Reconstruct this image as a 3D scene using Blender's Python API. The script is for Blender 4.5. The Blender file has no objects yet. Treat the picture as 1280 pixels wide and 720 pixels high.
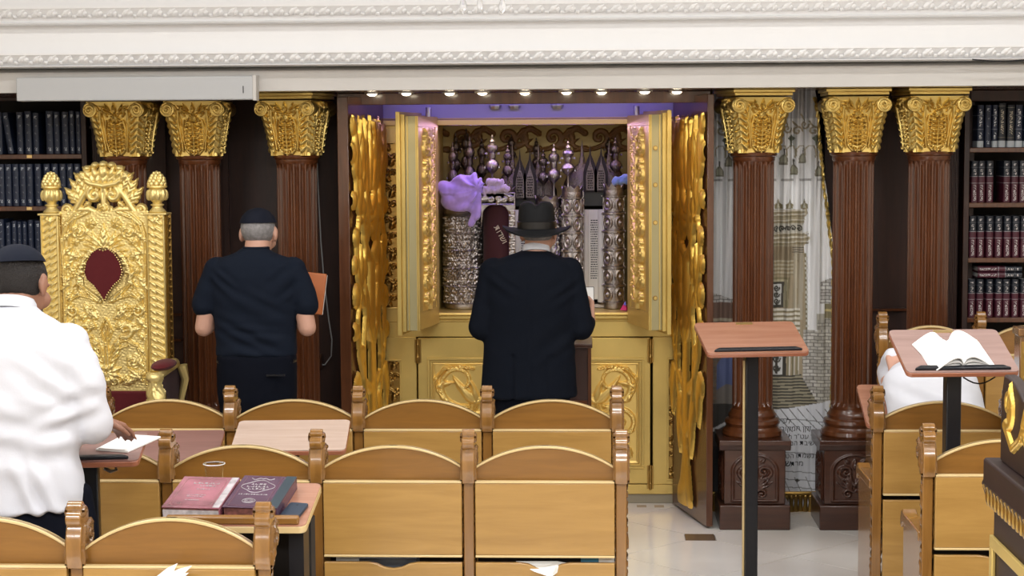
import bpy, bmesh, math, random
import numpy as np
from mathutils import Vector, Matrix, noise as mnoise
random.seed(7); np.random.seed(7)
PI = math.pi; R = math.radians
scn = bpy.context.scene; COL = scn.collection

# ------------------------------------------------------------------ camera
EYE = Vector((0.0, 0.0, 1.98)); FPX = 2200.0
CAMROT = Matrix.Rotation(R(2.6227), 3, 'Z') @ Matrix.Rotation(R(90 - 4.7909), 3, 'X') @ Matrix.Rotation(R(-0.35), 3, 'Z')
cd = bpy.data.cameras.new('camera'); cam = bpy.data.objects.new('camera', cd); COL.objects.link(cam)
cam.matrix_world = Matrix.Translation(EYE) @ CAMROT.to_4x4()
cd.sensor_width = 36; cd.lens = FPX / 1280 * 36; cd.clip_start = 0.05; cd.clip_end = 60
scn.camera = cam

# ------------------------------------------------------------------ world and light
w = bpy.data.worlds.new('world'); scn.world = w; w.use_nodes = True
w.node_tree.nodes['Background'].inputs[0].default_value = (0.9, 0.95, 1.0, 1); w.node_tree.nodes['Background'].inputs[1].default_value = 0.25
scn.view_settings.view_transform = 'Standard'; scn.view_settings.look = 'None'
scn.view_settings.exposure = 0.08; scn.view_settings.gamma = 1.0; scn.view_settings.use_curve_mapping = False
def area(name, loc, size, power, col=(1, 0.97, 0.92), rot=(0, 0, 0), sy=None, spread=180):
    l = bpy.data.lights.new(name, 'AREA'); l.energy = power; l.color = col; l.size = size; l.spread = R(spread)
    if sy: l.shape = 'RECTANGLE'; l.size_y = sy
    o = bpy.data.objects.new(name, l); COL.objects.link(o); o.location = loc; o.rotation_euler = rot; return o
def spot(name, loc, to, power, col, deg, blend=0.6, rad=0.02):
    l = bpy.data.lights.new(name, 'SPOT'); l.energy = power; l.color = col; l.spot_size = R(deg); l.spot_blend = blend; l.shadow_soft_size = rad
    o = bpy.data.objects.new(name, l); COL.objects.link(o); o.location = loc
    o.rotation_euler = (Vector(to) - Vector(loc)).to_track_quat('-Z', 'Y').to_euler(); return o
CEIL = 3.45
for i, y in enumerate((-0.5, 2.4, 5.2)):            # ceiling panel lights of the hall
    for x in (-2.6, 0.0, 2.6):
        area('hall_light', (x, y, CEIL - 0.03), 1.0, {-0.5: 100, 2.4: 66, 5.2: 40}[y], (0.98, 0.985, 1.0), sy=0.5)
for x in (-3.2, -1.2, 0.8, 2.6):                    # row of strip lights before the beam
    area('front_light', (x, 6.9, CEIL - 0.03), 1.4, 12, (1.0, 0.985, 0.96), sy=0.2)

# ------------------------------------------------------------------ helpers
def U(x, y, Y):                                     # a pixel at the distance Y from the camera wall
    d = CAMROT @ Vector(((x - 640) / FPX, (360 - y) / FPX, -1.0)); return EYE + d * (Y / d.y)
def ux(x, Y, y=400): return U(x, y, Y).x
def uz(y, Y, x=640): return U(x, y, Y).z

def nodes(m):
    m.use_nodes = True; nt = m.node_tree; return nt, nt.nodes['Principled BSDF']
def mat(name, col, rough=0.5, metal=0.0, bump=0.0, bscale=30, var=0.0, vscale=5, coat=0.0, spec=0.5, stretch=None, emit=None, estr=0, sheen=0, trans=0, ior=1.45, alpha=1, rvar=0, det=4):
    m = bpy.data.materials.new(name); nt, b = nodes(m); L = nt.links.new
    b.inputs['Base Color'].default_value = (*col, 1); b.inputs['Roughness'].default_value = rough; b.inputs['Metallic'].default_value = metal
    b.inputs['Specular IOR Level'].default_value = spec; b.inputs['Coat Weight'].default_value = coat; b.inputs['Coat Roughness'].default_value = 0.12
    b.inputs['Sheen Weight'].default_value = sheen; b.inputs['Transmission Weight'].default_value = trans; b.inputs['IOR'].default_value = ior; b.inputs['Alpha'].default_value = alpha
    if emit: b.inputs['Emission Color'].default_value = (*emit, 1); b.inputs['Emission Strength'].default_value = estr
    if bump or var or rvar:
        tc = nt.nodes.new('ShaderNodeTexCoord'); mp = nt.nodes.new('ShaderNodeMapping'); L(tc.outputs['Object'], mp.inputs[0])
        if stretch: mp.inputs['Scale'].default_value = stretch
    if var or rvar:
        n = nt.nodes.new('ShaderNodeTexNoise'); n.inputs['Scale'].default_value = vscale; n.inputs['Detail'].default_value = det; L(mp.outputs[0], n.inputs['Vector'])
        if var:
            cr = nt.nodes.new('ShaderNodeValToRGB'); cr.color_ramp.elements[0].position = 0.3; cr.color_ramp.elements[1].position = 0.7
            cr.color_ramp.elements[0].color = (*[c * (1 - var) for c in col], 1); cr.color_ramp.elements[1].color = (*[min(1, c * (1 + var)) for c in col], 1)
            L(n.outputs['Fac'], cr.inputs[0]); L(cr.outputs[0], b.inputs['Base Color'])
        if rvar:
            mr = nt.nodes.new('ShaderNodeMapRange'); mr.inputs['To Min'].default_value = max(0, rough - rvar); mr.inputs['To Max'].default_value = rough + rvar
            L(n.outputs['Fac'], mr.inputs['Value']); L(mr.outputs[0], b.inputs['Roughness'])
    if bump:
        n2 = nt.nodes.new('ShaderNodeTexNoise'); n2.inputs['Scale'].default_value = bscale; n2.inputs['Detail'].default_value = 3; L(mp.outputs[0], n2.inputs['Vector'])
        bp = nt.nodes.new('ShaderNodeBump'); bp.inputs['Strength'].default_value = bump; bp.inputs['Distance'].default_value = 0.01
        L(n2.outputs['Fac'], bp.inputs['Height']); L(bp.outputs[0], b.inputs['Normal'])
    return m
def wood(name, dark, light, axis='x', rough=0.3, coat=0.3, scale=1.0, bands=0.5):
    m = bpy.data.materials.new(name); nt, b = nodes(m); L = nt.links.new
    tc = nt.nodes.new('ShaderNodeTexCoord'); mp = nt.nodes.new('ShaderNodeMapping'); L(tc.outputs['Object'], mp.inputs[0])
    s = {'x': (1.2, 14, 14), 'z': (14, 14, 1.2), 'y': (14, 1.2, 14)}[axis]; mp.inputs['Scale'].default_value = [q * scale for q in s]
    n = nt.nodes.new('ShaderNodeTexNoise'); n.inputs['Scale'].default_value = 2.2; n.inputs['Detail'].default_value = 6; n.inputs['Roughness'].default_value = 0.62; n.inputs['Distortion'].default_value = 0.6
    L(mp.outputs[0], n.inputs['Vector'])
    cr = nt.nodes.new('ShaderNodeValToRGB'); e = cr.color_ramp.elements; e[0].position = 0.3; e[1].position = 0.72
    e[0].color = (*dark, 1); e[1].color = (*light, 1); L(n.outputs['Fac'], cr.inputs[0]); L(cr.outputs[0], b.inputs['Base Color'])
    b.inputs['Roughness'].default_value = rough; b.inputs['Coat Weight'].default_value = coat; b.inputs['Coat Roughness'].default_value = 0.1
    bp = nt.nodes.new('ShaderNodeBump'); bp.inputs['Strength'].default_value = 0.08; bp.inputs['Distance'].default_value = 0.004; L(n.outputs['Fac'], bp.inputs['Height']); L(bp.outputs[0], b.inputs['Normal'])
    return m
def attrmat(name, rough=0.7, metal=0.0, layer='paint'):
    m = bpy.data.materials.new(name); nt, b = nodes(m)
    a = nt.nodes.new('ShaderNodeVertexColor'); a.layer_name = layer; nt.links.new(a.outputs[0], b.inputs['Base Color'])
    b.inputs['Roughness'].default_value = rough; b.inputs['Metallic'].default_value = metal; return m

def worldloc(o):
    v = Vector((0, 0, 0))
    while o is not None: v += o.location; o = o.parent
    return v
class MB:
    def __init__(s): s.v = []; s.f = []; s.n = 0
    def add(s, vs, fs):
        k = s.n; s.v += [tuple(v) for v in vs]; s.f += [tuple(i + k for i in f) for f in fs]; s.n += len(vs); return s
    def box(s, x0, x1, y0, y1, z0, z1):
        v = [(x, y, z) for x in (x0, x1) for y in (y0, y1) for z in (z0, z1)]
        return s.add(v, [(0, 1, 3, 2), (4, 6, 7, 5), (0, 4, 5, 1), (2, 3, 7, 6), (0, 2, 6, 4), (1, 5, 7, 3)])
    def prism(s, poly, a, b, ax='y'):               # poly in the two other axes; ax the extrusion axis
        def P(p, t): return {'y': (p[0], t, p[1]), 'x': (t, p[0], p[1]), 'z': (p[0], p[1], t)}[ax]
        n = len(poly); v = [P(p, a) for p in poly] + [P(p, b) for p in poly]
        return s.add(v, [tuple(range(n)), tuple(range(2 * n - 1, n - 1, -1))] + [(i, i + n, (i + 1) % n + n, (i + 1) % n) for i in range(n)])
    def lathe(s, prof, n=24, c=(0, 0, 0), ax='z', squash=1.0):
        v = []
        for r, h in prof:
            for i in range(n):
                a = 2 * PI * i / n; p, q = r * math.cos(a), r * math.sin(a) * squash
                v.append({'z': (c[0] + p, c[1] + q, c[2] + h), 'y': (c[0] + p, c[1] + h, c[2] + q), 'x': (c[0] + h, c[1] + p, c[2] + q)}[ax])
        m = len(prof); f = [(j * n + i, j * n + (i + 1) % n, (j + 1) * n + (i + 1) % n, (j + 1) * n + i) for j in range(m - 1) for i in range(n)]
        f += [tuple(range(n))[::-1], tuple(range((m - 1) * n, m * n))]
        return s.add(v, f)
    def tube(s, pts, r, n=8):
        pts = [Vector(p) for p in pts]; m = len(pts); rr = r if hasattr(r, '__len__') else [r] * m; v = []; up = Vector((0.13, 0.21, 1)).normalized()
        for i, p in enumerate(pts):
            t = (pts[min(i + 1, m - 1)] - pts[max(i - 1, 0)]).normalized(); a = t.cross(up)
            if a.length < 0.05: a = t.cross(Vector((1, 0, 0)))
            a.normalize(); b = t.cross(a)
            for k in range(n): an = 2 * PI * k / n; v.append(p + (a * math.cos(an) + b * math.sin(an)) * rr[i])
        f = [(j * n + i, j * n + (i + 1) % n, (j + 1) * n + (i + 1) % n, (j + 1) * n + i) for j in range(m - 1) for i in range(n)]
        return s.add(v, f + [tuple(range(n))[::-1], tuple(range((m - 1) * n, m * n))])
    def ball(s, c, r, n=16, m=10):
        r = r if hasattr(r, '__len__') else (r, r, r); v = [(c[0], c[1], c[2] - r[2])]
        for j in range(1, m):
            a = PI * j / m
            for i in range(n): b = 2 * PI * i / n; v.append((c[0] + r[0] * math.sin(a) * math.cos(b), c[1] + r[1] * math.sin(a) * math.sin(b), c[2] - r[2] * math.cos(a)))
        v.append((c[0], c[1], c[2] + r[2])); e = len(v) - 1
        f = [(0, 1 + (i + 1) % n, 1 + i) for i in range(n)] + [(e, e - n + i, e - n + (i + 1) % n) for i in range(n)]
        f += [(1 + j * n + i, 1 + j * n + (i + 1) % n, 1 + (j + 1) * n + (i + 1) % n, 1 + (j + 1) * n + i) for j in range(m - 2) for i in range(n)]
        return s.add(v, f)
    def loft(s, rings, n=24, pw=2.0):               # rings: (centre, rx, ry[, tilt about x]) closed stack
        v = []
        for g in rings:
            c, rx, ry = Vector(g[0]), g[1], g[2]; tl = g[3] if len(g) > 3 else 0; tw = g[4] if len(g) > 4 else 0
            M = Matrix.Rotation(tw, 3, 'Z') @ Matrix.Rotation(tl, 3, 'X')
            for i in range(n):
                a = 2 * PI * i / n; ca, sa = math.cos(a), math.sin(a)
                v.append(c + M @ Vector((rx * math.copysign(abs(ca) ** (2 / pw), ca), ry * math.copysign(abs(sa) ** (2 / pw), sa), 0)))
        m = len(rings); f = [(j * n + i, j * n + (i + 1) % n, (j + 1) * n + (i + 1) % n, (j + 1) * n + i) for j in range(m - 1) for i in range(n)]
        return s.add(v, f + [tuple(range(n))[::-1], tuple(range((m - 1) * n, m * n))])
    def grid(s, fn, nu, nv, closed=False):
        v = [fn(i / (nu - 1), j / (nv - 1)) for j in range(nv) for i in range(nu)]
        f = [(j * nu + i, j * nu + i + 1, (j + 1) * nu + i + 1, (j + 1) * nu + i) for j in range(nv - 1) for i in range(nu - 1)]
        return s.add(v, f)
    def xf(s, M):
        s.v = [tuple(M @ Vector(v)) for v in s.v]; return s
    def build(s, name, m, parent=None, world=True, bev=0, smooth=35, fix=True, seg=2):
        me = bpy.data.meshes.new(name); vs = s.v
        if parent is not None and world:
            w = worldloc(parent); vs = [(a - w.x, b - w.y, c - w.z) for a, b, c in vs]
        me.from_pydata(vs, [], s.f)
        if fix:
            bm = bmesh.new(); bm.from_mesh(me); bmesh.ops.recalc_face_normals(bm, faces=bm.faces); bm.to_mesh(me); bm.free()
        return link(name, me, m, parent, bev, smooth, seg)
def link(name, me, m, parent=None, bev=0, smooth=35, seg=2):
    if m is not None: me.materials.append(m)
    if smooth:
        me.shade_smooth()
        if smooth < 180: me.set_sharp_from_angle(angle=R(smooth))
    o = bpy.data.objects.new(name, me); COL.objects.link(o); o.parent = parent
    if bev:
        b = o.modifiers.new('bevel', 'BEVEL'); b.width = bev; b.segments = seg; b.limit_method = 'ANGLE'; b.angle_limit = R(40)
    return o
def tag(o, label=None, cat=None, group=None, kind=None):
    if label: o['label'] = label
    if cat: o['category'] = cat
    if group: o['group'] = group
    if kind: o['kind'] = kind
    return o
def thing(name, label, cat, loc=(0, 0, 0), rz=0, group=None):
    o = bpy.data.objects.new(name, None); COL.objects.link(o); o.location = loc; o.rotation_euler = (0, 0, rz); o.empty_display_size = 0.1
    return tag(o, label, cat, group)
def struct(name, mb, m, bev=0, **k): return tag(mb.build(name, m, None, bev=bev, **k), kind='structure')
def kids(o): return [c for c in bpy.data.objects if c.parent == o]
def copy_tree(o, parent=None, cache=None):
    c = o.copy(); COL.objects.link(c); c.parent = parent
    for ch in kids(o): copy_tree(ch, c)
    return c

# carved relief: a height field filled with strokes, leaves and flowers
class Relief:
    def __init__(s, u0, u1, v0, v1, res):
        s.nu = max(2, int((u1 - u0) / res) + 1); s.nv = max(2, int((v1 - v0) / res) + 1)
        s.u, s.v = np.meshgrid(np.linspace(u0, u1, s.nu), np.linspace(v0, v1, s.nv)); s.h = np.zeros_like(s.u); s.b = (u0, u1, v0, v1); s.sym = False
    def _win(s, u0, u1, v0, v1):
        a, b, c, d = s.b; du = (b - a) / (s.nu - 1); dv = (d - c) / (s.nv - 1)
        i0 = max(0, int((u0 - a) / du)); i1 = min(s.nu, int((u1 - a) / du) + 2); j0 = max(0, int((v0 - c) / dv)); j1 = min(s.nv, int((v1 - c) / dv) + 2)
        return (slice(j0, j1), slice(i0, i1)) if i1 > i0 and j1 > j0 else None
    def _put(s, W, h): s.h[W] = np.maximum(s.h[W], h)
    def stroke(s, pts, r0, r1, ht, groove=False):
        for q in ((1, -1) if s.sym else (1,)):
            P = np.array(pts, float); P[:, 0] *= q; n = len(P); rr = np.linspace(r0, r1, n)
            for k in range(n - 1):
                r = max(rr[k], rr[k + 1]); a, b = P[k], P[k + 1]
                W = s._win(min(a[0], b[0]) - r, max(a[0], b[0]) + r, min(a[1], b[1]) - r, max(a[1], b[1]) + r)
                if W is None: continue
                x, y = s.u[W], s.v[W]; d = b - a; L = max(d @ d, 1e-12); t = np.clip(((x - a[0]) * d[0] + (y - a[1]) * d[1]) / L, 0, 1)
                D = np.hypot(x - a[0] - t * d[0], y - a[1] - t * d[1]) / (rr[k] + t * (rr[k + 1] - rr[k])); h = ht * np.sqrt(np.clip(1 - D * D, 0, 1))
                if groove: h = h * (1 - 0.55 * np.exp(-(D / 0.28) ** 2))
                s._put(W, h)
    def spiral(s, c, r, a0, turns, w0, w1, ht, groove=False, n=40, end=0.12):
        pts = []
        for i in range(n): t = i / (n - 1); rad = r * (1 - (1 - end) * t); a = a0 + turns * 2 * PI * t; pts.append((c[0] + rad * math.cos(a), c[1] + rad * math.sin(a)))
        s.stroke(pts, w0, w1, ht, groove); s.blob(pts[-1][0], pts[-1][1], w1 * 1.5, ht * 1.1)
    def blob(s, x, y, r, ht, ry=None):
        ry = ry or r
        for q in ((1, -1) if s.sym else (1,)):
            W = s._win(q * x - r, q * x + r, y - ry, y + ry)
            if W is None: continue
            D = ((s.u[W] - q * x) / r) ** 2 + ((s.v[W] - y) / ry) ** 2; s._put(W, ht * np.sqrt(np.clip(1 - D, 0, 1)))
    def leaf(s, x, y, ang, ln, wd, ht, lobes=4, bend=0.0, vein=True):
        for q in ((1, -1) if s.sym else (1,)):
            X, A, B = x * q, (ang if q == 1 else PI - ang), bend * q; R_ = ln * 1.25 + wd
            W = s._win(X - R_, X + R_, y - R_, y + R_)
            if W is None: continue
            dx, dy = s.u[W] - X, s.v[W] - y; ca, sa = math.cos(A), math.sin(A)
            t = (dx * ca + dy * sa) / ln; e = -dx * sa + dy * ca - B * ln * t * t; tt = np.clip(t, 0, 1)
            wv = wd * np.sin(PI * np.clip(tt ** 0.65, 0, 1)) * (0.72 + 0.28 * np.abs(np.cos(lobes * PI * tt))) + 1e-9
            D = np.abs(e) / wv; ok = (t > 0) & (t < 1) & (D < 1)
            h = np.sqrt(np.clip(1 - D * D, 0, 1)) * (0.6 + 0.4 * np.sin(PI * tt))
            if vein: h *= 0.74 + 0.26 * np.abs(np.cos(lobes * PI * (tt - 0.25 * D))); h = h + 0.22 * np.exp(-(D / 0.16) ** 2) * (1 - tt)
            s._put(W, np.where(ok, ht * h, 0))
    def flower(s, x, y, r, ht, n=5, rose=True):
        for q in ((1, -1) if s.sym else (1,)):
            W = s._win(q * x - r, q * x + r, y - r, y + r)
            if W is None: continue
            dx, dy = s.u[W] - q * x, s.v[W] - y; D = np.hypot(dx, dy) / r; A = np.arctan2(dy, dx)
            edge = 0.78 + 0.22 * np.abs(np.cos(n * A / 2)); h = np.clip(1 - (D / edge) ** 4, 0, 1) * 0.8
            if rose: h = h * (0.55 + 0.45 * np.abs(np.sin(D * 8 - A * 1.0))) + 0.35 * np.clip(1 - (D / 0.25) ** 2, 0, 1)
            else: h = h * (0.5 + 0.5 * np.abs(np.cos(n * A / 2))) + 0.5 * np.clip(1 - (D / 0.28) ** 2, 0, 1)
            s._put(W, ht * h)
    def scroll(s, c, r, a0, turns, wd, ht, leaves=5, lw=None, out=1):
        s.spiral(c, r, a0, turns, wd, wd * 0.5, ht, True)
        lw = lw or wd * 1.6
        for k in range(leaves):
            t = k / max(1, leaves) * 0.62; rad = r * (1 - 0.88 * t); a = a0 + turns * 2 * PI * t; d = math.copysign(1, turns)
            s.leaf(c[0] + rad * math.cos(a), c[1] + rad * math.sin(a), a + d * 0.9 if out > 0 else a + PI - d * 0.9, r * 0.62, lw, ht * 0.9, 3, 0.3 * d)
    def grapes(s, x, y, r, n, ht):
        for row in range(n):
            for k in range(n - row): s.blob(x + (k - (n - row - 1) / 2) * 1.8 * r, y - row * 1.65 * r, r, ht * (0.8 + 0.2 * ((row + k) % 2)))
    def build(s, name, m, parent, fn=None, cut=None, double=False, base=0.0, world=True, smooth=60, mask=None):
        u, v, h = s.u, s.v, s.h; keep = np.ones_like(h, bool)
        if cut is not None: keep &= h > cut
        if mask is not None: keep &= mask
        fk = keep[:-1, :-1] | keep[1:, :-1] | keep[:-1, 1:] | keep[1:, 1:] if cut is not None else keep[:-1, :-1] & keep[1:, :-1] & keep[:-1, 1:] & keep[1:, 1:]
        idx = np.arange(s.nu * s.nv).reshape(s.nv, s.nu); j, i = np.nonzero(fk)
        F = np.stack([idx[j, i], idx[j, i + 1], idx[j + 1, i + 1], idx[j + 1, i]], 1)
        fn = fn or (lambda a, b, c: (a, -c, b))
        V = np.stack([np.broadcast_to(q, h.shape) for q in fn(u, v, h + base)], -1).reshape(-1, 3)
        if double:
            V2 = np.stack([np.broadcast_to(q, h.shape) for q in fn(u, v, -(h + base))], -1).reshape(-1, 3)
            F = np.concatenate([F, F[:, ::-1] + len(V)]); V = np.concatenate([V, V2])
        used, inv = np.unique(F, return_inverse=True); V = V[used]; F = inv.reshape(F.shape)
        if parent is not None and world: V = V - np.array(worldloc(parent))
        return link(name, npmesh(name, V, F), m, parent, 0, smooth)
def npmesh(name, V, F):
    me = bpy.data.meshes.new(name); me.vertices.add(len(V)); me.vertices.foreach_set('co', np.ascontiguousarray(V, np.float32).ravel())
    k = F.shape[1]; me.loops.add(len(F) * k); me.loops.foreach_set('vertex_index', np.ascontiguousarray(F, np.int32).ravel())
    me.polygons.add(len(F)); me.polygons.foreach_set('loop_start', np.arange(0, len(F) * k, k, dtype=np.int32)); me.update(calc_edges=True); me.validate(); return me
def text_mesh(txt, size, depth=0.0, align='CENTER', bold=0.0):
    c = bpy.data.curves.new('t', 'FONT'); c.body = txt; c.size = size; c.extrude = depth; c.align_x = align; c.align_y = 'CENTER'; c.offset = bold; c.resolution_u = 2
    o = bpy.data.objects.new('t', c); COL.objects.link(o); dg = bpy.context.evaluated_depsgraph_get(); dg.update()
    me = bpy.data.meshes.new_from_object(o.evaluated_get(dg)); bpy.data.objects.remove(o); bpy.data.curves.remove(c); me.materials.clear(); return me
def place_mesh(name, me, M, m, parent, fn=None):
    w = worldloc(parent) if parent else Vector((0, 0, 0))
    for v in me.vertices:
        p = M @ v.co; p = Vector(fn(p)) if fn else p; v.co = p - w
    return link(name, me, m, parent, 0, 0)

# ------------------------------------------------------------------ materials
M = dict(
    white=mat('white_plaster', (0.88, 0.88, 0.885), 0.45, bump=0.05, bscale=20),
    band=mat('beige_band', (0.62, 0.60, 0.57), 0.5, var=0.03, vscale=3),
    duct=mat('grey_duct', (0.50, 0.51, 0.52), 0.35),
    ceil=mat('ceiling_paint', (0.8, 0.8, 0.79), 0.8),
    wallp=mat('hall_wall_paint', (0.62, 0.55, 0.45), 0.7, var=0.05),
    tile=mat('cream_tile', (0.86, 0.835, 0.79), 0.16, var=0.05, vscale=2.5, coat=0.2),
    tileb=mat('brown_tile', (0.16, 0.11, 0.07), 0.25),
    tilec=mat('tan_tile', (0.50, 0.40, 0.28), 0.25),
    grout=mat('grout', (0.33, 0.30, 0.27), 0.8),
    dwood=wood('dark_wall_wood', (0.022, 0.006, 0.003), (0.046, 0.013, 0.006), 'z', 0.5, 0.08),
    cwood=wood('column_wood', (0.068, 0.019, 0.006), (0.140, 0.044, 0.014), 'z', 0.28, 0.5),
    pwood=wood('pedestal_wood', (0.042, 0.014, 0.008), (0.075, 0.027, 0.014), 'x', 0.30, 0.5),
    door=wood('ark_panel_wood', (0.070, 0.024, 0.010), (0.120, 0.044, 0.018), 'z', 0.25, 0.5),
    honey=wood('honey_wood', (0.320, 0.172, 0.042), (0.410, 0.232, 0.062), 'x', 0.32, 0.2),
    amber=wood('amber_wood', (0.190, 0.082, 0.013), (0.262, 0.120, 0.021), 'x', 0.34, 0.2),
    hpost=wood('honey_post_wood', (0.190, 0.085, 0.018), (0.290, 0.140, 0.034), 'z', 0.20, 0.7),
    carve=wood('carved_end_wood', (0.120, 0.052, 0.014), (0.240, 0.115, 0.034), 'z', 0.22, 0.7),
    redwood=wood('reddish_board', (0.300, 0.105, 0.055), (0.390, 0.150, 0.082), 'x', 0.30, 0.25),
    redtop=wood('cherry_laminate', (0.340, 0.150, 0.090), (0.450, 0.220, 0.140), 'x', 0.22, 0.5),
    mauve=wood('mauve_laminate', (0.300, 0.190, 0.165), (0.380, 0.250, 0.220), 'x', 0.25, 0.5),
    mauved=wood('dark_mauve_laminate', (0.200, 0.095, 0.080), (0.260, 0.130, 0.110), 'x', 0.3, 0.4),
    paletop=wood('pale_laminate', (0.460, 0.330, 0.260), (0.560, 0.420, 0.340), 'x', 0.20, 0.6),
    edge=mat('light_edge', (0.62, 0.46, 0.22), 0.3, coat=0.3),
    gold=mat('carved_gold', (0.94, 0.63, 0.14), 0.31, 0.88, bump=0.08, bscale=60, rvar=0.06),
    capgold=mat('capital_gold', (0.80, 0.60, 0.20), 0.33, 0.85, bump=0.06, bscale=80),
    thrgold=mat('throne_gold', (0.85, 0.68, 0.28), 0.38, 0.65, bump=0.06, bscale=90),
    arkgold=mat('brass_paint', (0.66, 0.485, 0.155), 0.40, 0.55, var=0.12, vscale=3, rvar=0.05),
    vinegold=mat('vine_gold', (0.86, 0.62, 0.20), 0.36, 0.65, bump=0.05, bscale=60),
    arkpale=mat('pale_brass_edge', (0.42, 0.37, 0.20), 0.45, 0.35),
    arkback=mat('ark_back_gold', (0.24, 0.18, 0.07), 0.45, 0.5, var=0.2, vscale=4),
    arkscroll=mat('painted_scroll', (0.16, 0.075, 0.02), 0.5),
    darkgold=mat('aged_gold', (0.40, 0.25, 0.07), 0.32, 0.9, bump=0.1, bscale=70),
    silver=mat('chased_silver', (0.34, 0.31, 0.30), 0.32, 1.0, bump=0.3, bscale=160, rvar=0.1),
    dsilver=mat('tarnished_silver', (0.13, 0.11, 0.105), 0.36, 1.0, bump=0.5, bscale=130),
    velvet=mat('crimson_velvet', (0.095, 0.002, 0.005), 0.8, sheen=0.08, bump=0.1, bscale=40),
    maroon=mat('maroon_velvet', (0.030, 0.002, 0.005), 0.85, sheen=0.05),
    black=mat('black_metal', (0.008, 0.008, 0.010), 0.35), blackp=mat('black_plastic', (0.012, 0.013, 0.017), 0.28),
    steel=mat('steel', (0.45, 0.45, 0.46), 0.3, 1.0), darkvoid=mat('dark_interior', (0.012, 0.009, 0.007), 0.8),
    paper=mat('white_paper', (0.86, 0.86, 0.84), 0.7), parch=mat('parchment', (0.62, 0.60, 0.55), 0.7, var=0.05), ink=mat('black_ink', (0.03, 0.03, 0.035), 0.8),
    brass=mat('brass_plate', (0.75, 0.55, 0.25), 0.35, 1.0))

# ------------------------------------------------------------------ setting
XL, XR, YB, YF = -4.6, 3.9, -3.0, 10.15
struct('floor', MB().box(XL, XR, YB, YF, -0.08, -0.006), M['grout'])
floor = bpy.data.objects['floor']
T = 0.58; hc = T * math.sqrt(0.5)
sq = U(875, 676, 8.69); X0, Y0 = sq.x, 8.69 ; C = 0.075
def corner(ix, iy): return (ix + iy) % 2 == 0     # every other crossing carries a small square
tile_me = {}
def tile_poly(cx, cy, cuts):
    g = 0.0022; pts = []
    for k, (dx, dy) in enumerate(((1, 0), (0, 1), (-1, 0), (0, -1))):
        if cuts[k]:
            px, py = -dy, dx; d = hc - C - g
            pts += [(cx + dx * d - px * (C - g), cy + dy * d - py * (C - g)), (cx + dx * d + px * (C - g), cy + dy * d + py * (C - g))]
        else: pts.append((cx + dx * (hc - 1.5 * g), cy + dy * (hc - 1.5 * g)))
    return pts
for i in range(-16, 17):
    for j in range(-22, 6):
        if (i + j) % 2 == 0: continue
        cx, cy = X0 + i * hc, Y0 + j * hc
        if not (-2.9 < cx < 3.3 and 3.2 < cy < 9.7): continue
        cuts = tuple(((i + a) % 4 == 0 and (j + b) % 4 == 0) if abs(i) < 99 else False for a, b in ((1, 0), (0, 1), (-1, 0), (0, -1)))
        key = cuts
        if key not in tile_me:
            o = MB().prism(tile_poly(0, 0, cuts), -0.006, 0.0, 'z').build('floor_tile', M['tile'], floor, smooth=0); tile_me[key] = o.data
        else: o = bpy.data.objects.new('floor_tile', tile_me[key]); COL.objects.link(o); o.parent = floor
        o.location = (cx, cy, 0)
inset_me = None
for i in range(-16, 17):
    for j in range(-22, 6):
        if i % 4 == 0 and j % 4 == 0:
            cx, cy = X0 + i * hc, Y0 + j * hc
            if not (-2.9 < cx < 3.3 and 3.2 < cy < 9.4): continue
            if inset_me is None: o = MB().box(-C + .002, C - .002, -C + .002, C - .002, -0.006, 0.0).build('inset_tile', M['tileb'], floor, smooth=0); inset_me = o.data
            else: o = bpy.data.objects.new('inset_tile', inset_me); COL.objects.link(o); o.parent = floor
            o.location = (cx, cy, 0)
struct('ceiling', MB().box(XL, XR, YB, YF, CEIL, CEIL + 0.1), M['ceil'])
struct('wall_left', MB().box(XL - 0.1, XL, YB, YF, 0, CEIL), M['wallp'])
struct('wall_right', MB().box(XR, XR + 0.1, YB, YF, 0, CEIL), M['wallp'])
struct('wall_rear', MB().box(XL, XR, YB - 0.1, YB, 0, CEIL), M['wallp'])
struct('wall_front', MB().box(XL, XR, YF, YF + 0.1, 0, CEIL), M['dwood'])
zs = 2.226
D1 = 8.60
struct('wall_beam', MB().box(XL, XR, D1 + 0.06, YF, uz(79, D1), CEIL), M['white'])
def mould(name, ytop, ybot, D, prof):
    zt, zb = uz(ytop, D), uz(ybot, D); h = zt - zb
    return struct(name, MB().prism([(D - d, zb + t * h) for d, t in prof] + [(D + 0.12, zt), (D + 0.12, zb)], XL, XR, 'x'), M['white'])
cprof = [(0.0, 0.0), (0.03, 0.0), (0.036, 0.06), (0.03, 0.12), (0.012, 0.16), (0.02, 0.3), (0.035, 0.55), (0.045, 0.75), (0.05, 0.8), (0.055, 0.86), (0.055, 1.0), (0.0, 1.0)]
mould('trim_1', 62, 80, D1 - 0.04, cprof); mould('trim_2', 3, 26, D1 - 0.04, cprof)
struct('trim_3', MB().box(XL, XR, D1 + 0.0, D1 + 0.1, uz(26, D1), uz(62, D1)), M['white'])
struct('trim_4', MB().box(XL, XR, D1 - 0.0, D1 + 0.1, uz(3, D1), CEIL), M['white'])
zbb = uz(111.5, D1 + 0.02)
zsf = zbb
struct('trim_5', MB().prism([(D1 + 0.08, uz(80, D1)), (D1 + 0.02, uz(86, D1)), (D1 + 0.02, zbb), (D1 + 0.12, zbb), (D1 + 0.12, uz(80, D1))], XL, XR, 'x'), M['band'])
struct('trim_6', MB().box(XL, XR, D1 + 0.12, YF, zbb, zbb + 0.05), M['door'])
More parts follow.
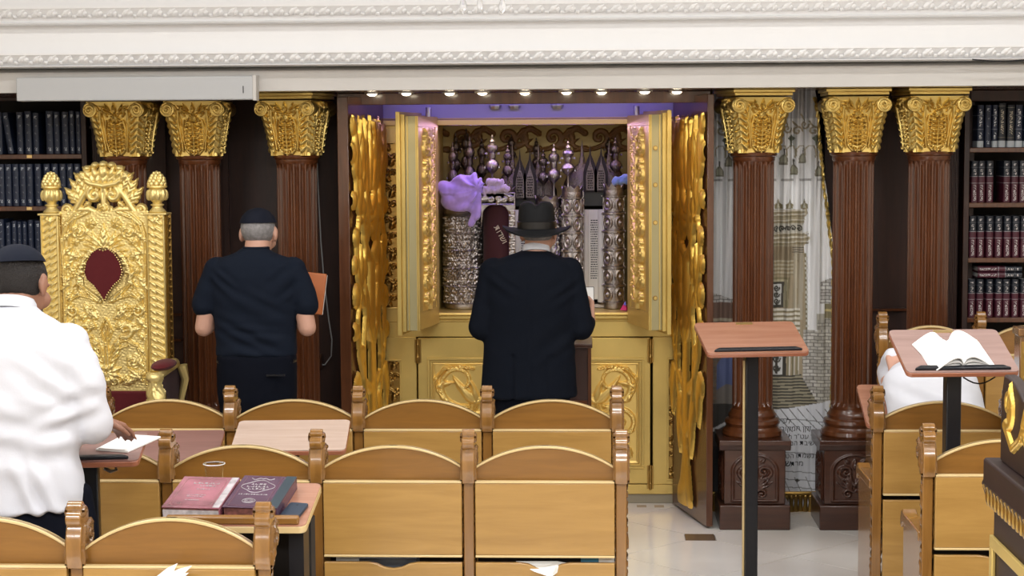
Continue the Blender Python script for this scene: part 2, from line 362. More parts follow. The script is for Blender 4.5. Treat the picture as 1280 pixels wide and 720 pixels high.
# running leaf ornament along both mouldings (pieces a few pixels each)
for nm, yc, hh in (('trim_1', 71.5, 0.028), ('trim_2', 13.5, 0.034)):
    rl = Relief(-3.5, 3.0, -0.03, 0.03, 0.0042)
    for k in range(88):
        x = -3.46 + k * 0.074; rl.leaf(x, -0.004, 0.35, 0.058, 0.013, 0.011, 3, 0.3); rl.leaf(x + 0.05, 0.010, PI + 0.5, 0.03, 0.010, 0.010, 2, 0.2); rl.blob(x + 0.062, -0.008, 0.008, 0.010)
    z = uz(yc, D1 - 0.08)
    o = rl.build('leaf_ornament', M['white'], bpy.data.objects[nm], fn=lambda a, b, c: (a, D1 - 0.066 - 0.012 + (b * -0.35) - c, z + b), cut=0.0015); tag(o, kind='stuff')
# grey boxed duct under the beam on the left
dz = U(20, 97, D1 - 0.05).z; de = U(319, 121.5, D1 - 0.05)
duct = thing('cable_duct', 'long grey boxed duct fixed under the white beam at the upper left', 'duct', (U(20, 110, D1 - 0.05).x, D1, de.z))
x0 = U(20, 110, D1 - 0.05).x
MB().box(x0, de.x, D1 - 0.05, D1 + 0.02, de.z - 0.012, dz).build('cover', M['duct'], duct, bev=0.006)
MB().box(de.x - 0.012, de.x + 0.006, D1 - 0.054, D1 + 0.02, de.z - 0.016, dz + 0.004).build('end_cap', M['band'], duct, bev=0.003)
MB().box(de.x - 0.06, de.x - 0.056, D1 - 0.052, D1 - 0.049, de.z + 0.02, de.z + 0.055).build('screw_slot', M['black'], duct)
tag(MB().tube([(U(1215 + k * 9, 74 + 3 * math.sin(k * PI / 9), D1 - 0.1).x, D1 - 0.105, U(1215 + k * 9, 74.5 + 2.2 * math.sin(k * PI / 8), D1 - 0.1).z) for k in range(10)], 0.004, 6).build('cable', M['black'], None), 'short black cable sagging from the white beam moulding', 'cable')
# ------------------------------------------------------------------ fluted columns
ZC = uz(121, 8.93)                                   # top of the gold capitals
def capital_part(parent, px, py, phi):
    ca, sa = math.cos(phi), math.sin(phi)
    def rot(x, y, z): return (px + x * ca - y * sa, py + x * sa + y * ca, z)
    z0, z1 = uz(193, 8.93), ZC; H = z1 - z0
    def hw(v): return 0.098 + 0.050 * v ** 1.6
    cap = None
    for side in range(4):
        rl = Relief(-1, 1, 0, 1, 0.0090 if side in (0, 1, 3) else .03); rl.sym = True
        rl.u = rl.u * 0.13; rl.v = rl.v * 0.3; rl.b = (-0.13, 0.13, 0, 0.3)
        rl.stroke([(0.108, 0.0), (0.100, 0.05), (0.078, 0.12), (0.072, 0.20), (0.09, 0.27)], 0.010, 0.012, 0.016, True)
        rl.stroke([(0.0, 0.0), (0, 0.18)], 0.007, 0.005, 0.026)
        for k in range(7):
            rl.leaf(0.002, 0.022 + k * 0.023, R(52 - k * 2), 0.062 - k * 0.0035, 0.0125, 0.028, 1, -0.9); rl.blob(0.050 - k * .003, 0.058 + k * 0.023, 0.009, 0.026); rl.blob(0.028 - k * .002, 0.045 + k * 0.024, 0.007, 0.030)
        rl.stroke([(0.004, 0.012), (0.030, 0.012), (0.056, 0.035), (0.066, 0.085), (0.063, 0.15), (0.048, 0.196)], 0.008, 0.006, 0.018); rl.spiral((0.020, 0.024), 0.017, PI, -1.2, 0.006, 0.004, 0.026)
        for k in range(6): rl.leaf(0.096 - .002 * k, 0.012 + k * 0.034, R(70), 0.066, 0.015, 0.030, 1, -0.5); rl.leaf(0.104, 0.02 + k * 0.034, R(112), 0.045, 0.012, 0.026, 1, 0.4)
        rl.stroke([(0.074, 0.03), (0.078, 0.10), (0.082, 0.18), (0.070, 0.25)], 0.007, 0.009, 0.024)
        for a_ in (-60, -25, 8, 40, 75): rl.leaf(0.0, 0.205, R(a_), 0.030, 0.010, 0.026, 1, 0)
        rl.blob(0, 0.205, 0.010, 0.032)
        for x_, y_, a_, l_ in ((0.012, 0.232, 12, .060), (0.020, 0.248, 40, .045), (0.0, 0.235, 70, .055), (0.050, 0.255, -30, .04), (0.04, 0.215, 55, .06), (0.065, 0.235, 100, .045), (0.03, 0.268, -10, .045)): rl.leaf(x_, y_, R(a_), l_, 0.009, 0.022, 2, 0.4)
        a = side * PI / 2; c2, s2 = math.cos(a), math.sin(a)
        def fn(u, v, h, c2=c2, s2=s2):
            t = v / 0.3; w_ = 0.098 + 0.050 * t ** 1.6; x = u / 0.13 * w_; y = -(w_ + h * np.clip(1 - np.abs(u / 0.13) ** 8, 0, 1)); X = x * c2 - y * s2; Y = x * s2 + y * c2
            return (px + X * ca - Y * sa, py + X * sa + Y * ca, z0 + t * H * 0.96)
        if cap is None: cap = rl.build('capital', M['capgold'], parent, fn=fn)
        else: rl.build('capital_face', M['capgold'], cap, fn=fn)
    for sx in (-1, 1):                               # rolled volutes
        mb = MB(); n = 26; c = (sx * 0.128, z1 - 0.052)
        mb.lathe([(0.020, -0.156), (0.036, -0.152), (0.039, -0.146), (0.030, -0.08), (0.026, 0), (0.030, 0.08), (0.039, 0.146), (0.036, 0.152), (0.02, 0.156)], n, (c[0], 0, c[1]), 'y')
        pts = []
        for k in range(30): t = k / 29; r_ = 0.033 * (1 - 0.8 * t); an = PI / 2 - sx * t * 2.1 * 2 * PI; pts.append((c[0] + r_ * math.cos(an), -0.155, c[1] + r_ * math.sin(an)))
        mb.tube(pts, 0.0052, 6); mb.ball((c[0], -0.157, c[1]), 0.009, 10, 6)
        mb.v = [rot(*v) for v in mb.v]; mb.build('volute', M['capgold'], cap)
    mb = MB(); mb.box(-0.152, 0.152, -0.152, 0.152, z1 - 0.004, z1 + 0.012); mb.box(-0.162, 0.162, -0.162, 0.162, z1 + 0.012, zsf - 0.001)
    mb.v = [rot(*v) for v in mb.v]; mb.build('abacus', M['capgold'], cap, bev=0.003)
def ped_relief(parent, fn, m):
    rl = Relief(-0.15, 0.15, 0, 0.31, 0.004)
    arch = [(-0.112, 0.015)] + [(-0.112, 0.19)] + [(-0.112 * math.cos(a), 0.19 + 0.095 * math.sin(a)) for a in np.linspace(0, PI, 18)] + [(0.112, 0.015), (-0.112, 0.015)]
    rl.stroke(arch, 0.008, 0.008, 0.010); rl.sym = True
    rl.spiral((0.046, 0.185), 0.044, R(-120), 1.5, 0.010, 0.007, 0.016, True); rl.stroke([(0.0, 0.105), (0.012, 0.13), (0.026, 0.148)], 0.009, 0.010, 0.014)
    rl.spiral((0.034, 0.055), 0.028, R(150), -1.3, 0.008, 0.006, 0.014, True)
    for k in range(5): rl.leaf(0.012, 0.085 + k * 0.008, R(8 + 14 * k), 0.085 - 0.004 * k, 0.013, 0.015, 1, 0.35, False)
    rl.leaf(0.0, 0.20, R(90), 0.065, 0.018, 0.016, 3); rl.leaf(0.03, 0.235, R(50), 0.04, 0.012, 0.012, 3)
    rl.build('carved_panel', m, parent, fn=fn)
def column(px, py, phi, label, pedestal=True):
    t = thing('fluted_column', label, 'column', (px, py, 0), 0, None)
    zt, zb = uz(203, 8.93), uz(514, 8.93); nf = 20; NT = nf * 8; rad = 0.1035; V = []; zsamp = [zb, zb + 0.02, zb + 0.035, zb + 0.05] + list(np.linspace(zb + 0.07, zt - 0.07, 4)) + [zt - 0.04, zt - 0.025, zt - 0.012, zt]
    for z in zsamp:
        e = min(1, max(0, min(z - zb - 0.02, zt - 0.010 - z) / 0.022)); e = math.sqrt(max(0, 1 - (1 - e) ** 2))
        for i in range(NT):
            a = 2 * PI * i / NT; f = (i % 8) / 8; fl = max(0, math.sin(PI * (f - 0.12) / 0.76)) if 0.12 < f < 0.88 else 0
            r_ = rad - 0.017 * e * fl ** 0.6; V.append((px + r_ * math.cos(a), py + r_ * math.sin(a), z))
    m_ = len(zsamp); mb = MB().add(V, [(j * NT + i, j * NT + (i + 1) % NT, (j + 1) * NT + (i + 1) % NT, (j + 1) * NT + i) for j in range(m_ - 1) for i in range(NT)])
    mb.build('shaft', M['cwood'], t, smooth=40)
    zk = uz(193, 8.93); k = zk - zt
    MB().lathe([(0.103, zt - 0.004), (0.108, zt + 0.004), (0.109, zt + k * 0.5), (0.117, zt + k * 0.62), (0.120, zt + k * 0.8), (0.115, zk + 0.002), (0.09, zk + 0.006)], 40, (px, py, 0)).build('collar', M['cwood'], t)
    z1 = uz(547, 8.93)
    MB().lathe([(0.150, z1), (0.156, z1 + 0.012), (0.152, z1 + 0.030), (0.140, z1 + 0.040), (0.134, z1 + 0.052), (0.142, z1 + 0.070), (0.138, z1 + 0.086), (0.122, z1 + 0.095), (0.124, z1 + 0.110), (0.112, z1 + 0.125), (0.108, zb + 0.004)], 44, (px, py, 0)).build('base', M['cwood'], t)
    capital_part(t, px, py, phi)
    p = None; a = 0.155; zp0, zp1, zp2 = 0.0, uz(631, 8.85), uz(561, 8.85)
    p = MB().box(px - a, px + a, py - a, py + a, zp1, zp2).build('pedestal', M['pwood'], t, bev=0.006)
    MB().box(px - a - 0.024, px + a + 0.024, py - a - 0.024, py + a + 0.024, 0, zp1).build('plinth', M['pwood'], p, bev=0.006)
    q = a + 0.026
    MB().prism([(py - a - 0.002, zp2 - 0.012), (py - a - 0.012, zp2), (py - a - 0.018, zp2 + 0.012), (py - q, zp2 + 0.02), (py - q, z1), (py + q, z1), (py + q, zp2 + 0.02), (py + a, zp2 - 0.012)], px - q, px + q, 'x').build('cap', M['pwood'], p, bev=0.004)
    if pedestal:
        sc_ = (zp2 - zp1 - 0.02) / 0.31
        ped_relief(p, lambda u, v, h: (px + u, py - a - 0.001 - h, zp1 + 0.008 + v * sc_), M['pwood'])
        ped_relief(p, lambda u, v, h: (px - a - 0.001 - h, py - u, zp1 + 0.008 + v * sc_), M['pwood'])
    return t
CY = 9.03
for x, phi, lb, pd in ((160, 8, 'fluted dark column with gold capital behind the golden throne', False), (251.5, 0, 'fluted brown column with gold capital left of the man in the T-shirt', False),
                       (372.5, 14, 'fluted brown column with gold capital between the T-shirt man and the ark', False), (941.5, -14, 'fluted brown column right beside the ark, behind the black-poled lectern', True),
                       (1066, 0, 'fluted brown column right of the printed curtain', True), (1160, -8, 'fluted brown column nearest the right bookcase', True)):
    P = U(x, 300, CY); column(P.x, CY, R(-phi), lb, pd)

# ------------------------------------------------------------------ dark wall panelling and bookcases
BW = 9.52
def wallpanel(x0, x1, name='wall_panel', D=BW, ya=112):
    a, b = U(x0, 300, D).x, U(x1, 300, D).x
    return struct(name, MB().box(a, b, D, D + 0.03, 0, zsf), M['dwood'])
wallpanel(105, 424, 'wall_panel_left'); wallpanel(1030, 1216, 'wall_panel_right')
for x0, x1, yy in ((212, 226, 392), (212, 226, 424), (1090, 1134, 386)):
    a, b = U(x0, yy, BW - .05), U(x1, yy, BW - .05)
    struct('trim_rail', MB().box(a.x, b.x, BW - 0.05, BW, a.z - 0.012, a.z), M['cwood'])
for x in (206, 283):                                # vertical battens behind the columns
    a = ux(x, BW); struct('trim_batten', MB().box(a, a + 0.03, BW - 0.02, BW, 0, zsf), M['dwood'])
BK = 9.42
def pilaster(x0, x1, side):
    a, b = U(x0, 300, BK).x, U(x1, 300, BK).x
    t = thing('pilaster', 'narrow dark fluted pilaster beside the %s bookcase' % side, 'pilaster', ((a + b) / 2, BK, 0))
    zt = uz(158, BK); n = 5; mb = MB(); poly = [(a, BK + 0.06), (a, BK)]
    for k in range(n):
        c = a + (b - a) * (k + 0.5) / n; r_ = (b - a) / n * 0.36; poly += [(c + r_ * math.cos(t_), BK + r_ * math.sin(t_)) for t_ in np.linspace(PI, 0, 6)]
    poly += [(b, BK), (b, BK + 0.06)]
    mb.prism(poly, 0.0, zt, 'z'); mb.build('shaft', M['dwood'], t)
    mb = MB(); zc = zsf - 0.002; mb.box(a - 0.01, b + 0.01, BK - 0.012, BK + 0.06, zt, zt + 0.018); mb.prism([(a, zt + 0.018), (b, zt + 0.018), (b + 0.012, zc - 0.03), (a - 0.012, zc - 0.03)], BK - 0.02, BK + 0.06); mb.box(a - 0.016, b + 0.016, BK - 0.03, BK + 0.06, zc - 0.03, zc)
    for s_ in (-1, 1): mb.lathe([(0.018, -0.03), (0.018, 0.04)], 16, ((a + b) / 2 + s_ * (b - a) / 4, BK, zc - 0.06), 'y')
    mb.build('capital', M['dwood'], t, bev=0.002)
pilaster(118, 130, 'left'); pilaster(1184, 1197, 'right')

def spine_mat(name, c, c2, ink, bands, k1=0.0):
    m = bpy.data.materials.new(name); nt, b = nodes(m); L = nt.links.new
    tc = nt.nodes.new('ShaderNodeTexCoord'); sp = nt.nodes.new('ShaderNodeSeparateXYZ'); L(tc.outputs['Generated'], sp.inputs[0])
    cr = nt.nodes.new('ShaderNodeValToRGB'); cr.color_ramp.interpolation = 'CONSTANT'; e = cr.color_ramp.elements
    e[0].position = 0; e[0].color = (*bands[0][1], 1); e[1].position = bands[1][0]; e[1].color = (*bands[1][1], 1)
    for p, q in bands[2:]: x = e.new(p); x.color = (*q, 1)
    L(sp.outputs[2], cr.inputs[0])
    n = nt.nodes.new('ShaderNodeTexNoise'); mp = nt.nodes.new('ShaderNodeMapping'); mp.inputs['Scale'].default_value = (120, 120, 170); oi = nt.nodes.new('ShaderNodeObjectInfo')
    L(tc.outputs['Object'], mp.inputs[0]); L(mp.outputs[0], n.inputs['Vector']); n.inputs['Scale'].default_value = 1.0; n.inputs['Detail'].default_value = 1
    th = nt.nodes.new('ShaderNodeMath'); th.operation = 'GREATER_THAN'; th.inputs[1].default_value = 0.52; L(n.outputs['Fac'], th.inputs[0])
    cx = nt.nodes.new('ShaderNodeMath'); cx.operation = 'COMPARE'; cx.inputs[1].default_value = 0.5; cx.inputs[2].default_value = 0.20; L(sp.outputs[0], cx.inputs[0])
    fy = nt.nodes.new('ShaderNodeMath'); fy.operation = 'LESS_THAN'; fy.inputs[1].default_value = 0.05; L(sp.outputs[1], fy.inputs[0])
    # which heights carry lettering
    c3 = nt.nodes.new('ShaderNodeValToRGB'); c3.color_ramp.interpolation = 'CONSTANT'; e = c3.color_ramp.elements; e[0].position = 0; e[0].color = (0, 0, 0, 1); e[1].position = ink[0][0]; e[1].color = (ink[0][1],) * 3 + (1,)
    for p, q in ink[1:]: x = e.new(p); x.color = (q, q, q, 1)
    L(sp.outputs[2], c3.inputs[0])
    def mul(a, b_): q = nt.nodes.new('ShaderNodeMath'); q.operation = 'MULTIPLY'; L(a, q.inputs[0]); L(b_, q.inputs[1]); return q.outputs[0]
    f = mul(mul(th.outputs[0], cx.outputs[0]), mul(fy.outputs[0], c3.outputs[0]))
    mx = nt.nodes.new('ShaderNodeMix'); mx.data_type = 'RGBA'; L(f, mx.inputs[0]); L(cr.outputs[0], mx.inputs[6]); mx.inputs[7].default_value = (*c2, 1)
    L(mx.outputs[2], b.inputs['Base Color']); b.inputs['Roughness'].default_value = 0.4; return m
nv, nv2 = (0.016, 0.026, 0.060), (0.024, 0.038, 0.080); bl = (0.012, 0.016, 0.026); rd = (0.075, 0.010, 0.024); gs = (0.42, 0.42, 0.44)
SP = dict(
    navy=spine_mat('navy_spine', nv, (0.50, 0.55, 0.62), [(0.07, 1), (0.16, 0), (0.3, 0.25), (0.34, 0), (0.48, 0.3), (0.52, 0), (0.66, 0.3), (0.70, 0), (0.84, 1), (0.92, 0)], [(0, nv), (0.18, nv2), (0.19, nv), (0.8, nv2), (0.81, nv)]),
    red=spine_mat('black_red_spine', bl, (0.6, 0.56, 0.55), [(0.04, 1), (0.42, 0), (0.66, 1), (0.72, 0), (0.74, 1), (0.80, 0), (0.88, 1), (0.93, 0)], [(0, rd), (0.46, gs), (0.47, rd), (0.62, gs), (0.63, bl), (0.84, gs), (0.845, bl)]),
    lab=spine_mat('banded_blue_spine', nv, (0.75, 0.78, 0.8), [(0.2, 1), (0.35, 0), (0.5, 1), (0.72, 0), (0.78, 1), (0.9, 0)], [(0, (0.6, 0.66, 0.7)), (0.15, nv), (0.42, (0.3, 0.32, 0.38)), (0.43, nv), (0.75, (0.3, 0.32, 0.38)), (0.76, nv)]),
    blk=spine_mat('black_gilt_spine', bl, (0.55, 0.50, 0.38), [(0.3, 1), (0.85, 0)], [(0, (0.55, 0.6, 0.64)), (0.15, bl), (0.22, (0.3, 0.27, 0.2)), (0.23, bl), (0.93, (0.35, 0.33, 0.28)), (0.94, bl)]))
book_cache = {}
def book(xc, D, z, w_, h, sp_, label, group, lean=0, cat='book', flat=False):
    key = (round(w_, 3), round(h, 3), sp_)
    if key not in book_cache:
        t = thing('book', label, cat, (xc, D, z))
        n = 7; poly = [(-w_ / 2, 0.16)] + [(w_ / 2 * math.sin(a), -0.010 * math.cos(a)) for a in np.linspace(-PI / 2, PI / 2, n)] + [(w_ / 2, 0.16), (w_ / 2 - 0.003, 0.16), (w_ / 2 - 0.003, 0.002), (-w_ / 2 + 0.003, 0.002), (-w_ / 2 + 0.003, 0.16)]
        MB().prism(poly, 0, h, 'z').build('cover', SP[sp_], t, world=False, smooth=30)
        MB().box(-w_ / 2 + 0.0035, w_ / 2 - 0.0035, 0.003, 0.155, 0.004, h - 0.004).build('page_block', M['paper'], t, world=False)
        book_cache[key] = t
    else:
        t = copy_tree(book_cache[key]); t.location = (xc, D, z); tag(t, label, cat)
    t['group'] = group; t.rotation_euler = (0, 0, 0)
    if flat: t.rotation_euler = (0, PI / 2, 0)
    elif lean: t.rotation_euler = (0, lean, 0)
    return t
ORD = ['first', 'second', 'third', 'fourth', 'fifth', 'sixth', 'seventh', 'eighth', 'ninth', 'tenth', 'eleventh', 'twelfth', 'thirteenth']
def bookcase(x0, x1, ys, name, label, D=9.38):
    a, b = U(x0, 300, D).x, U(x1, 300, D).x
    t = thing('bookcase', label, 'bookcase', ((a + b) / 2, D, 0)); yb = D + 0.3
    for x, w_ in ((a, 0.03), (b - 0.03, 0.03)): MB().box(x, x + w_, D - 0.01, yb, 0, zsf).build('side_panel', M['dwood'], t, bev=0.003)
    MB().box(a + 0.03, b - 0.03, yb - 0.02, yb, 0, zsf).build('back_panel', M['darkvoid'], t)
    zz = []
    for k, y in enumerate(ys):
        z = uz(y, D, (x0 + x1) / 2); zz.append(z)
        MB().box(a + 0.03, b - 0.03, D, yb - 0.02, z - 0.026, z).build('shelf', M['cwood'], t, bev=0.003)
    MB().box(a + 0.03, b - 0.03, D - 0.008, D + 0.02, uz(126, D, (x0 + x1) / 2), zsf).build('cornice', M['dwood'], t, bev=0.004)
    MB().box(a + 0.03, b - 0.03, D, yb - 0.02, 0, zz[-1] - 0.35).build('cupboard', M['dwood'], t, bev=0.004)
    return t, zz
tl, zl = bookcase(-90, 112, [193, 258, 324, 390], 'l', 'tall dark bookcase of navy volumes at the left edge')
for k, z in enumerate(zl[:2]):                        # small brass shelf labels
    p = U(37, 193 + 65 * k, 9.38); MB().box(p.x - 0.014, p.x + 0.014, 9.374, 9.381, z - 0.02, z - 0.004).build('label_plate', M['brass'], tl)
tr, zr = bookcase(1203, 1420, [184, 253, 322, 397], 'r', 'tall dark bookcase of red and black volumes at the right edge')
S9 = 2200 / 9.4
def row(xs, zi, hpx, wpx, kind, side, shelf, word, D=9.42, lean=None):
    for k, x in enumerate(xs):
        ln = (lean or {}).get(k, 0); w_ = (wpx[k] if hasattr(wpx, '__len__') else wpx) / S9; kd = kind[k] if isinstance(kind, (list, tuple)) else kind
        h_ = (hpx[k] if hasattr(hpx, '__len__') else hpx) / S9
        book(U(x, 300, D).x, D, zi + 0.0008 + abs(ln) * w_ * 0.55, w_, h_, kd, '%s %s volume from the left on the %s shelf of the %s bookcase' % (ORD[k], word, shelf, side), '%s volumes on the %s shelf of the %s bookcase' % (word, shelf, side), ln)
row([3, 17.5, 29, 39.5, 49, 66, 75, 85.5, 94, 102], zl[0], [53, 52, 53, 54, 52, 54, 53, 53, 54, 53], [9, 8, 8.5, 9, 8, 9.5, 8, 9, 7, 7], 'navy', 'left', 'top', 'navy', lean={1: -0.13})
row([4, 13, 22, 31, 39.5, 50, 61, 71, 81, 90, 99], zl[1], 53, 8.4, 'navy', 'left', 'second', 'navy')
row([2, 11, 18.5, 25, 31.5, 39, 48], zl[2], [50, 46, 48, 47, 47, 49, 48], [8, 6.5, 6.5, 6, 6, 7, 8], 'navy', 'left', 'third', 'navy')
row([1223, 1232.5, 1241, 1250, 1261, 1271, 1281], zr[0], [52, 52, 52, 54, 52, 52, 50], [8.5, 8, 7, 9, 9.5, 9, 8], ['lab', 'navy', 'lab', 'blk', 'blk', 'lab', 'lab'], 'right', 'top', 'dark blue')
row([1217, 1225.5, 1236, 1257, 1267, 1277], zr[1], 51, 8.6, 'red', 'right', 'second', 'red and black')
row([1215.5, 1225.5, 1237, 1248, 1259, 1269.5, 1280], zr[2], 51, 8.8, 'red', 'right', 'third', 'red and black')
row([1215.5, 1226, 1238, 1249.5, 1259, 1270, 1281], zr[3], 47, 8.6, 'red', 'right', 'fourth', 'red and black')
for k, (zz_, lb) in enumerate(((zr[3] + 48.5 / S9, 'lower'), (zr[3] + 56 / S9, 'upper'))):
    p = U(1222, 340, 9.42); book(p.x, 9.42, zz_ + 3.5 / S9 + .001, 7 / S9, 54 / S9, 'red', '%s of the two volumes lying flat on the books of the fourth shelf' % lb, 'volumes lying flat in the right bookcase', flat=True)
# ------------------------------------------------------------------ rows of seats (all face the ark, we see their backs)
def post_profile(s=1.0):                            # side outline (y, z) of a scrolled post, y towards the camera negative
    def arc(cy, cz, r, a0, a1, n=7): return [(cy + r * math.cos(R(a)), cz + r * math.sin(R(a))) for a in np.linspace(a0, a1, n)]
    p = [(-0.030, 0.820), (-0.040, 0.850), (-0.041, 0.880), (-0.034, 0.915), (-0.022, 0.936)]
    p += arc(-0.018, 0.957, 0.021, 250, 110, 6) + arc(-0.006, 0.987, 0.017, 215, 60, 7)
    p += [(0.012, 0.985)] + arc(0.026, 0.962, 0.020, 100, -30, 6) + [(0.050, 0.945)] + arc(0.062, 0.915, 0.030, 70, -60, 7) + [(0.070, 0.875), (0.055, 0.845), (0.035, 0.820)]
    return p
PW = 0.021
post_me = {}
def bench(xs, D, label, name='seat_row', first=0, arms=True, ends=(True, True), cut=True, arch_z=0.945, group='rows of wooden seats', thick=True):
    zt = 0.0; X0_ = (xs[0] + xs[-1]) / 2
    t = thing(name, label, 'bench', (X0_, D, 0), 0, group)
    poly = post_profile()
    for k, x in enumerate(xs):
        if 'p' not in post_me:
            mb = MB().prism(poly, -PW, PW, 'x'); p = mb.build('post', M['hpost'], t, world=False, bev=0.004); post_me['p'] = p.data
            rl = Relief(-0.045, 0.095, 0.82, 1.01, 0.0035)
            rl.spiral((0.045, 0.90), 0.036, R(60), 1.5, 0.008, 0.005, 0.010, True); rl.spiral((-0.004, 0.972), 0.018, R(0), 1.2, 0.006, 0.004, 0.008)
            rl.stroke([(-0.025, 0.83), (-0.022, 0.88), (0.0, 0.93)], 0.008, 0.008, 0.009, True); rl.leaf(0.0, 0.835, R(50), 0.07, 0.018, 0.009, 3, 0.3)
            inside = np.zeros_like(rl.u, bool); py_, pz_ = np.array(poly).T; n_ = len(poly); jx = n_ - 1
            for ix in range(n_):
                c_ = ((pz_[ix] > rl.v) != (pz_[jx] > rl.v)) & (rl.u < (py_[jx] - py_[ix]) * (rl.v - pz_[ix]) / (pz_[jx] - pz_[ix] + 1e-12) + py_[ix]); inside ^= c_; jx = ix
            r1 = rl.build('scroll_carving', M['carve'], p, fn=lambda u, v, h: (PW - 0.0005 + h, u, v), world=False, mask=inside); post_me['r'] = r1.data
            r2 = rl.build('scroll_carving', M['carve'], p, fn=lambda u, v, h: (-PW + 0.0005 - h, u, v), world=False, mask=inside); post_me['l'] = r2.data
            a = MB()
            a.prism([(0.02, 0.62), (0.30, 0.62), (0.335, 0.632), (0.355, 0.625), (0.372, 0.60), (0.372, 0.572), (0.355, 0.56), (0.345, 0.572), (0.33, 0.585), (0.02, 0.585)], -0.026, 0.026, 'x')
            post_me['a'] = a.build('armrest', M['hpost'], t, world=False, bev=0.004).data
            a = MB().prism([(0.01, 0.585), (0.335, 0.585), (0.35, 0.56), (0.34, 0.03), (0.36, 0.0), (-0.012, 0.0), (-0.012, 0.822), (0.012, 0.822)], -0.018, 0.018, 'x')
            post_me['s'] = a.build('side_panel', M['hpost'], t, world=False, bev=0.003).data
            rl = Relief(-0.014, 0.014, 0.03, 0.82, 0.0035)
            for q in range(13): rl.spiral((0.0, 0.06 + q * 0.060), 0.011, R(-90 + 180 * (q % 2)), 1.2 * (1 if q % 2 else -1), 0.0045, 0.003, 0.005); rl.leaf(0.0, 0.075 + q * 0.060, R(60 if q % 2 else 120), 0.035, 0.008, 0.005, 2, 0)
            post_me['c'] = rl.build('edge_carving', M['carve'], t, fn=lambda u, v, h: (-0.0185 - h, u + 0.004, v), world=False).data
            post_me['d'] = rl.build('edge_carving', M['carve'], t, fn=lambda u, v, h: (0.0185 + h, u + 0.004, v), world=False).data
            for o in list(kids(t)):
                for q in kids(o): bpy.data.objects.remove(q)
                bpy.data.objects.remove(o)
        def put(nm, key, par, bv=0):
            me = post_me[key]
            o = bpy.data.objects.new(nm, me); COL.objects.link(o); o.parent = par
            if bv: b = o.modifiers.new('bevel', 'BEVEL'); b.width = bv; b.segments = 2; b.limit_method = 'ANGLE'; b.angle_limit = R(40)
            return o
        p = put('post', 'p', t, 0.004); p.location = (x - X0_, 0, 0); put('scroll_carving', 'r', p); put('scroll_carving', 'l', p)
        for nm, key, bv in (('side_panel', 's', 0.003), ('armrest', 'a', 0.004), ('edge_carving', 'c', 0), ('edge_carving', 'd', 0)):
            o = put(nm, key, t, bv); o.location = (x - X0_, 0, 0)
    for k in range(len(xs) - 1):
        a, b = xs[k] + 0.019, xs[k + 1] - 0.019; w_ = (b - a) / 2; c = (a + b) / 2; h0, h1 = 0.872, arch_z; n = 20
        s_ = h1 - h0; rr = (w_ * w_ + s_ * s_) / (2 * s_); th = math.asin(w_ / rr)
        arc = [(c + rr * math.sin(q), h1 - rr + rr * math.cos(q)) for q in np.linspace(-th, th, n)]
        MB().prism([(a, 0.60)] + arc + [(b, 0.60)], D + 0.004, D + 0.022, 'y').build('arched_back', M['amber'], t, bev=0.002)
        rim = arc + [(x, z - 0.0085) for x, z in reversed(arc)]
        MB().prism(rim, D - 0.001, D + 0.026, 'y').build('arch_rim', M['edge'], t, bev=0.002)
        MB().box(a + 0.004, b - 0.004, D - 0.030, D - 0.008, 0.574, 0.822).build('back_panel', M['honey'], t, bev=0.003)
        MB().box(a + 0.004, b - 0.004, D - 0.031, D - 0.006, 0.822, 0.829).build('panel_edge', M['edge'], t, bev=0.002)
        MB().box(a + 0.004, b - 0.004, D - 0.031, D - 0.007, 0.566, 0.574).build('panel_edge', M['edge'], t, bev=0.002)
        cu = [(a + 0.004, 0.548), (c - 0.085, 0.548), (c - 0.055, 0.543), (c - 0.030, 0.531), (c, 0.526), (c + 0.030, 0.531), (c + 0.055, 0.543), (c + 0.085, 0.548), (b - 0.004, 0.548)]
        MB().prism([(a + 0.004, 0.16)] + cu + [(b - 0.004, 0.16)], D - 0.030, D - 0.010, 'y').build('lower_board', M['honey'], t, bev=0.003)
        MB().box(a, b, D + 0.004, D + 0.16, 0.40, 0.415).box(a, b, D + 0.145, D + 0.16, 0.415, 0.60).build('book_box', M['darkvoid'], t)
        MB().box(a, b, D + 0.02, D + 0.40, 0.42, 0.445).build('seat', M['honey'], t, bev=0.006)
    return t
DR0, DR1, DR2 = 4.70, 5.91, 6.98
def posts(px, D, y): return [U(x, y, D).x for x in px]
sp_ = 0.5185
p0 = U(330, 640, DR0).x; bench([p0 - 2 * sp_, p0 - sp_, p0], DR0, 'nearest row of seats, cut off by the lower left corner', arch_z=0.955)
p1 = U(776.5, 545, DR1).x; bench([p1 - k * sp_ for k in range(5, -1, -1)], DR1, 'middle row of honey wood seats behind the desk with two books')
p2 = U(771, 490, DR2).x; bench([p2 - k * sp_ for k in range(6, -1, -1)], DR2, 'left block row of seats nearest the ark')
DA, DB, DC = 6.98, 6.05, 8.40
pa = U(1097, 480, DA).x; bench([pa, pa + sp_, pa + 2 * sp_], DA, 'right block row of seats holding the slumped person', arch_z=0.94)
pb = U(1160, 535, DB).x; bench([pb, pb + sp_, pb + 2 * sp_], DB, 'right block row of seats nearest the camera, beside the carved dark platform')
pc = U(1103, 395, DC).x; t_ = bench([pc, pc + 0.462, pc + 0.924], DC, 'rearmost row of seats in front of the right wall, behind the open book lectern'); t_.scale = (1, 1, 1.155)

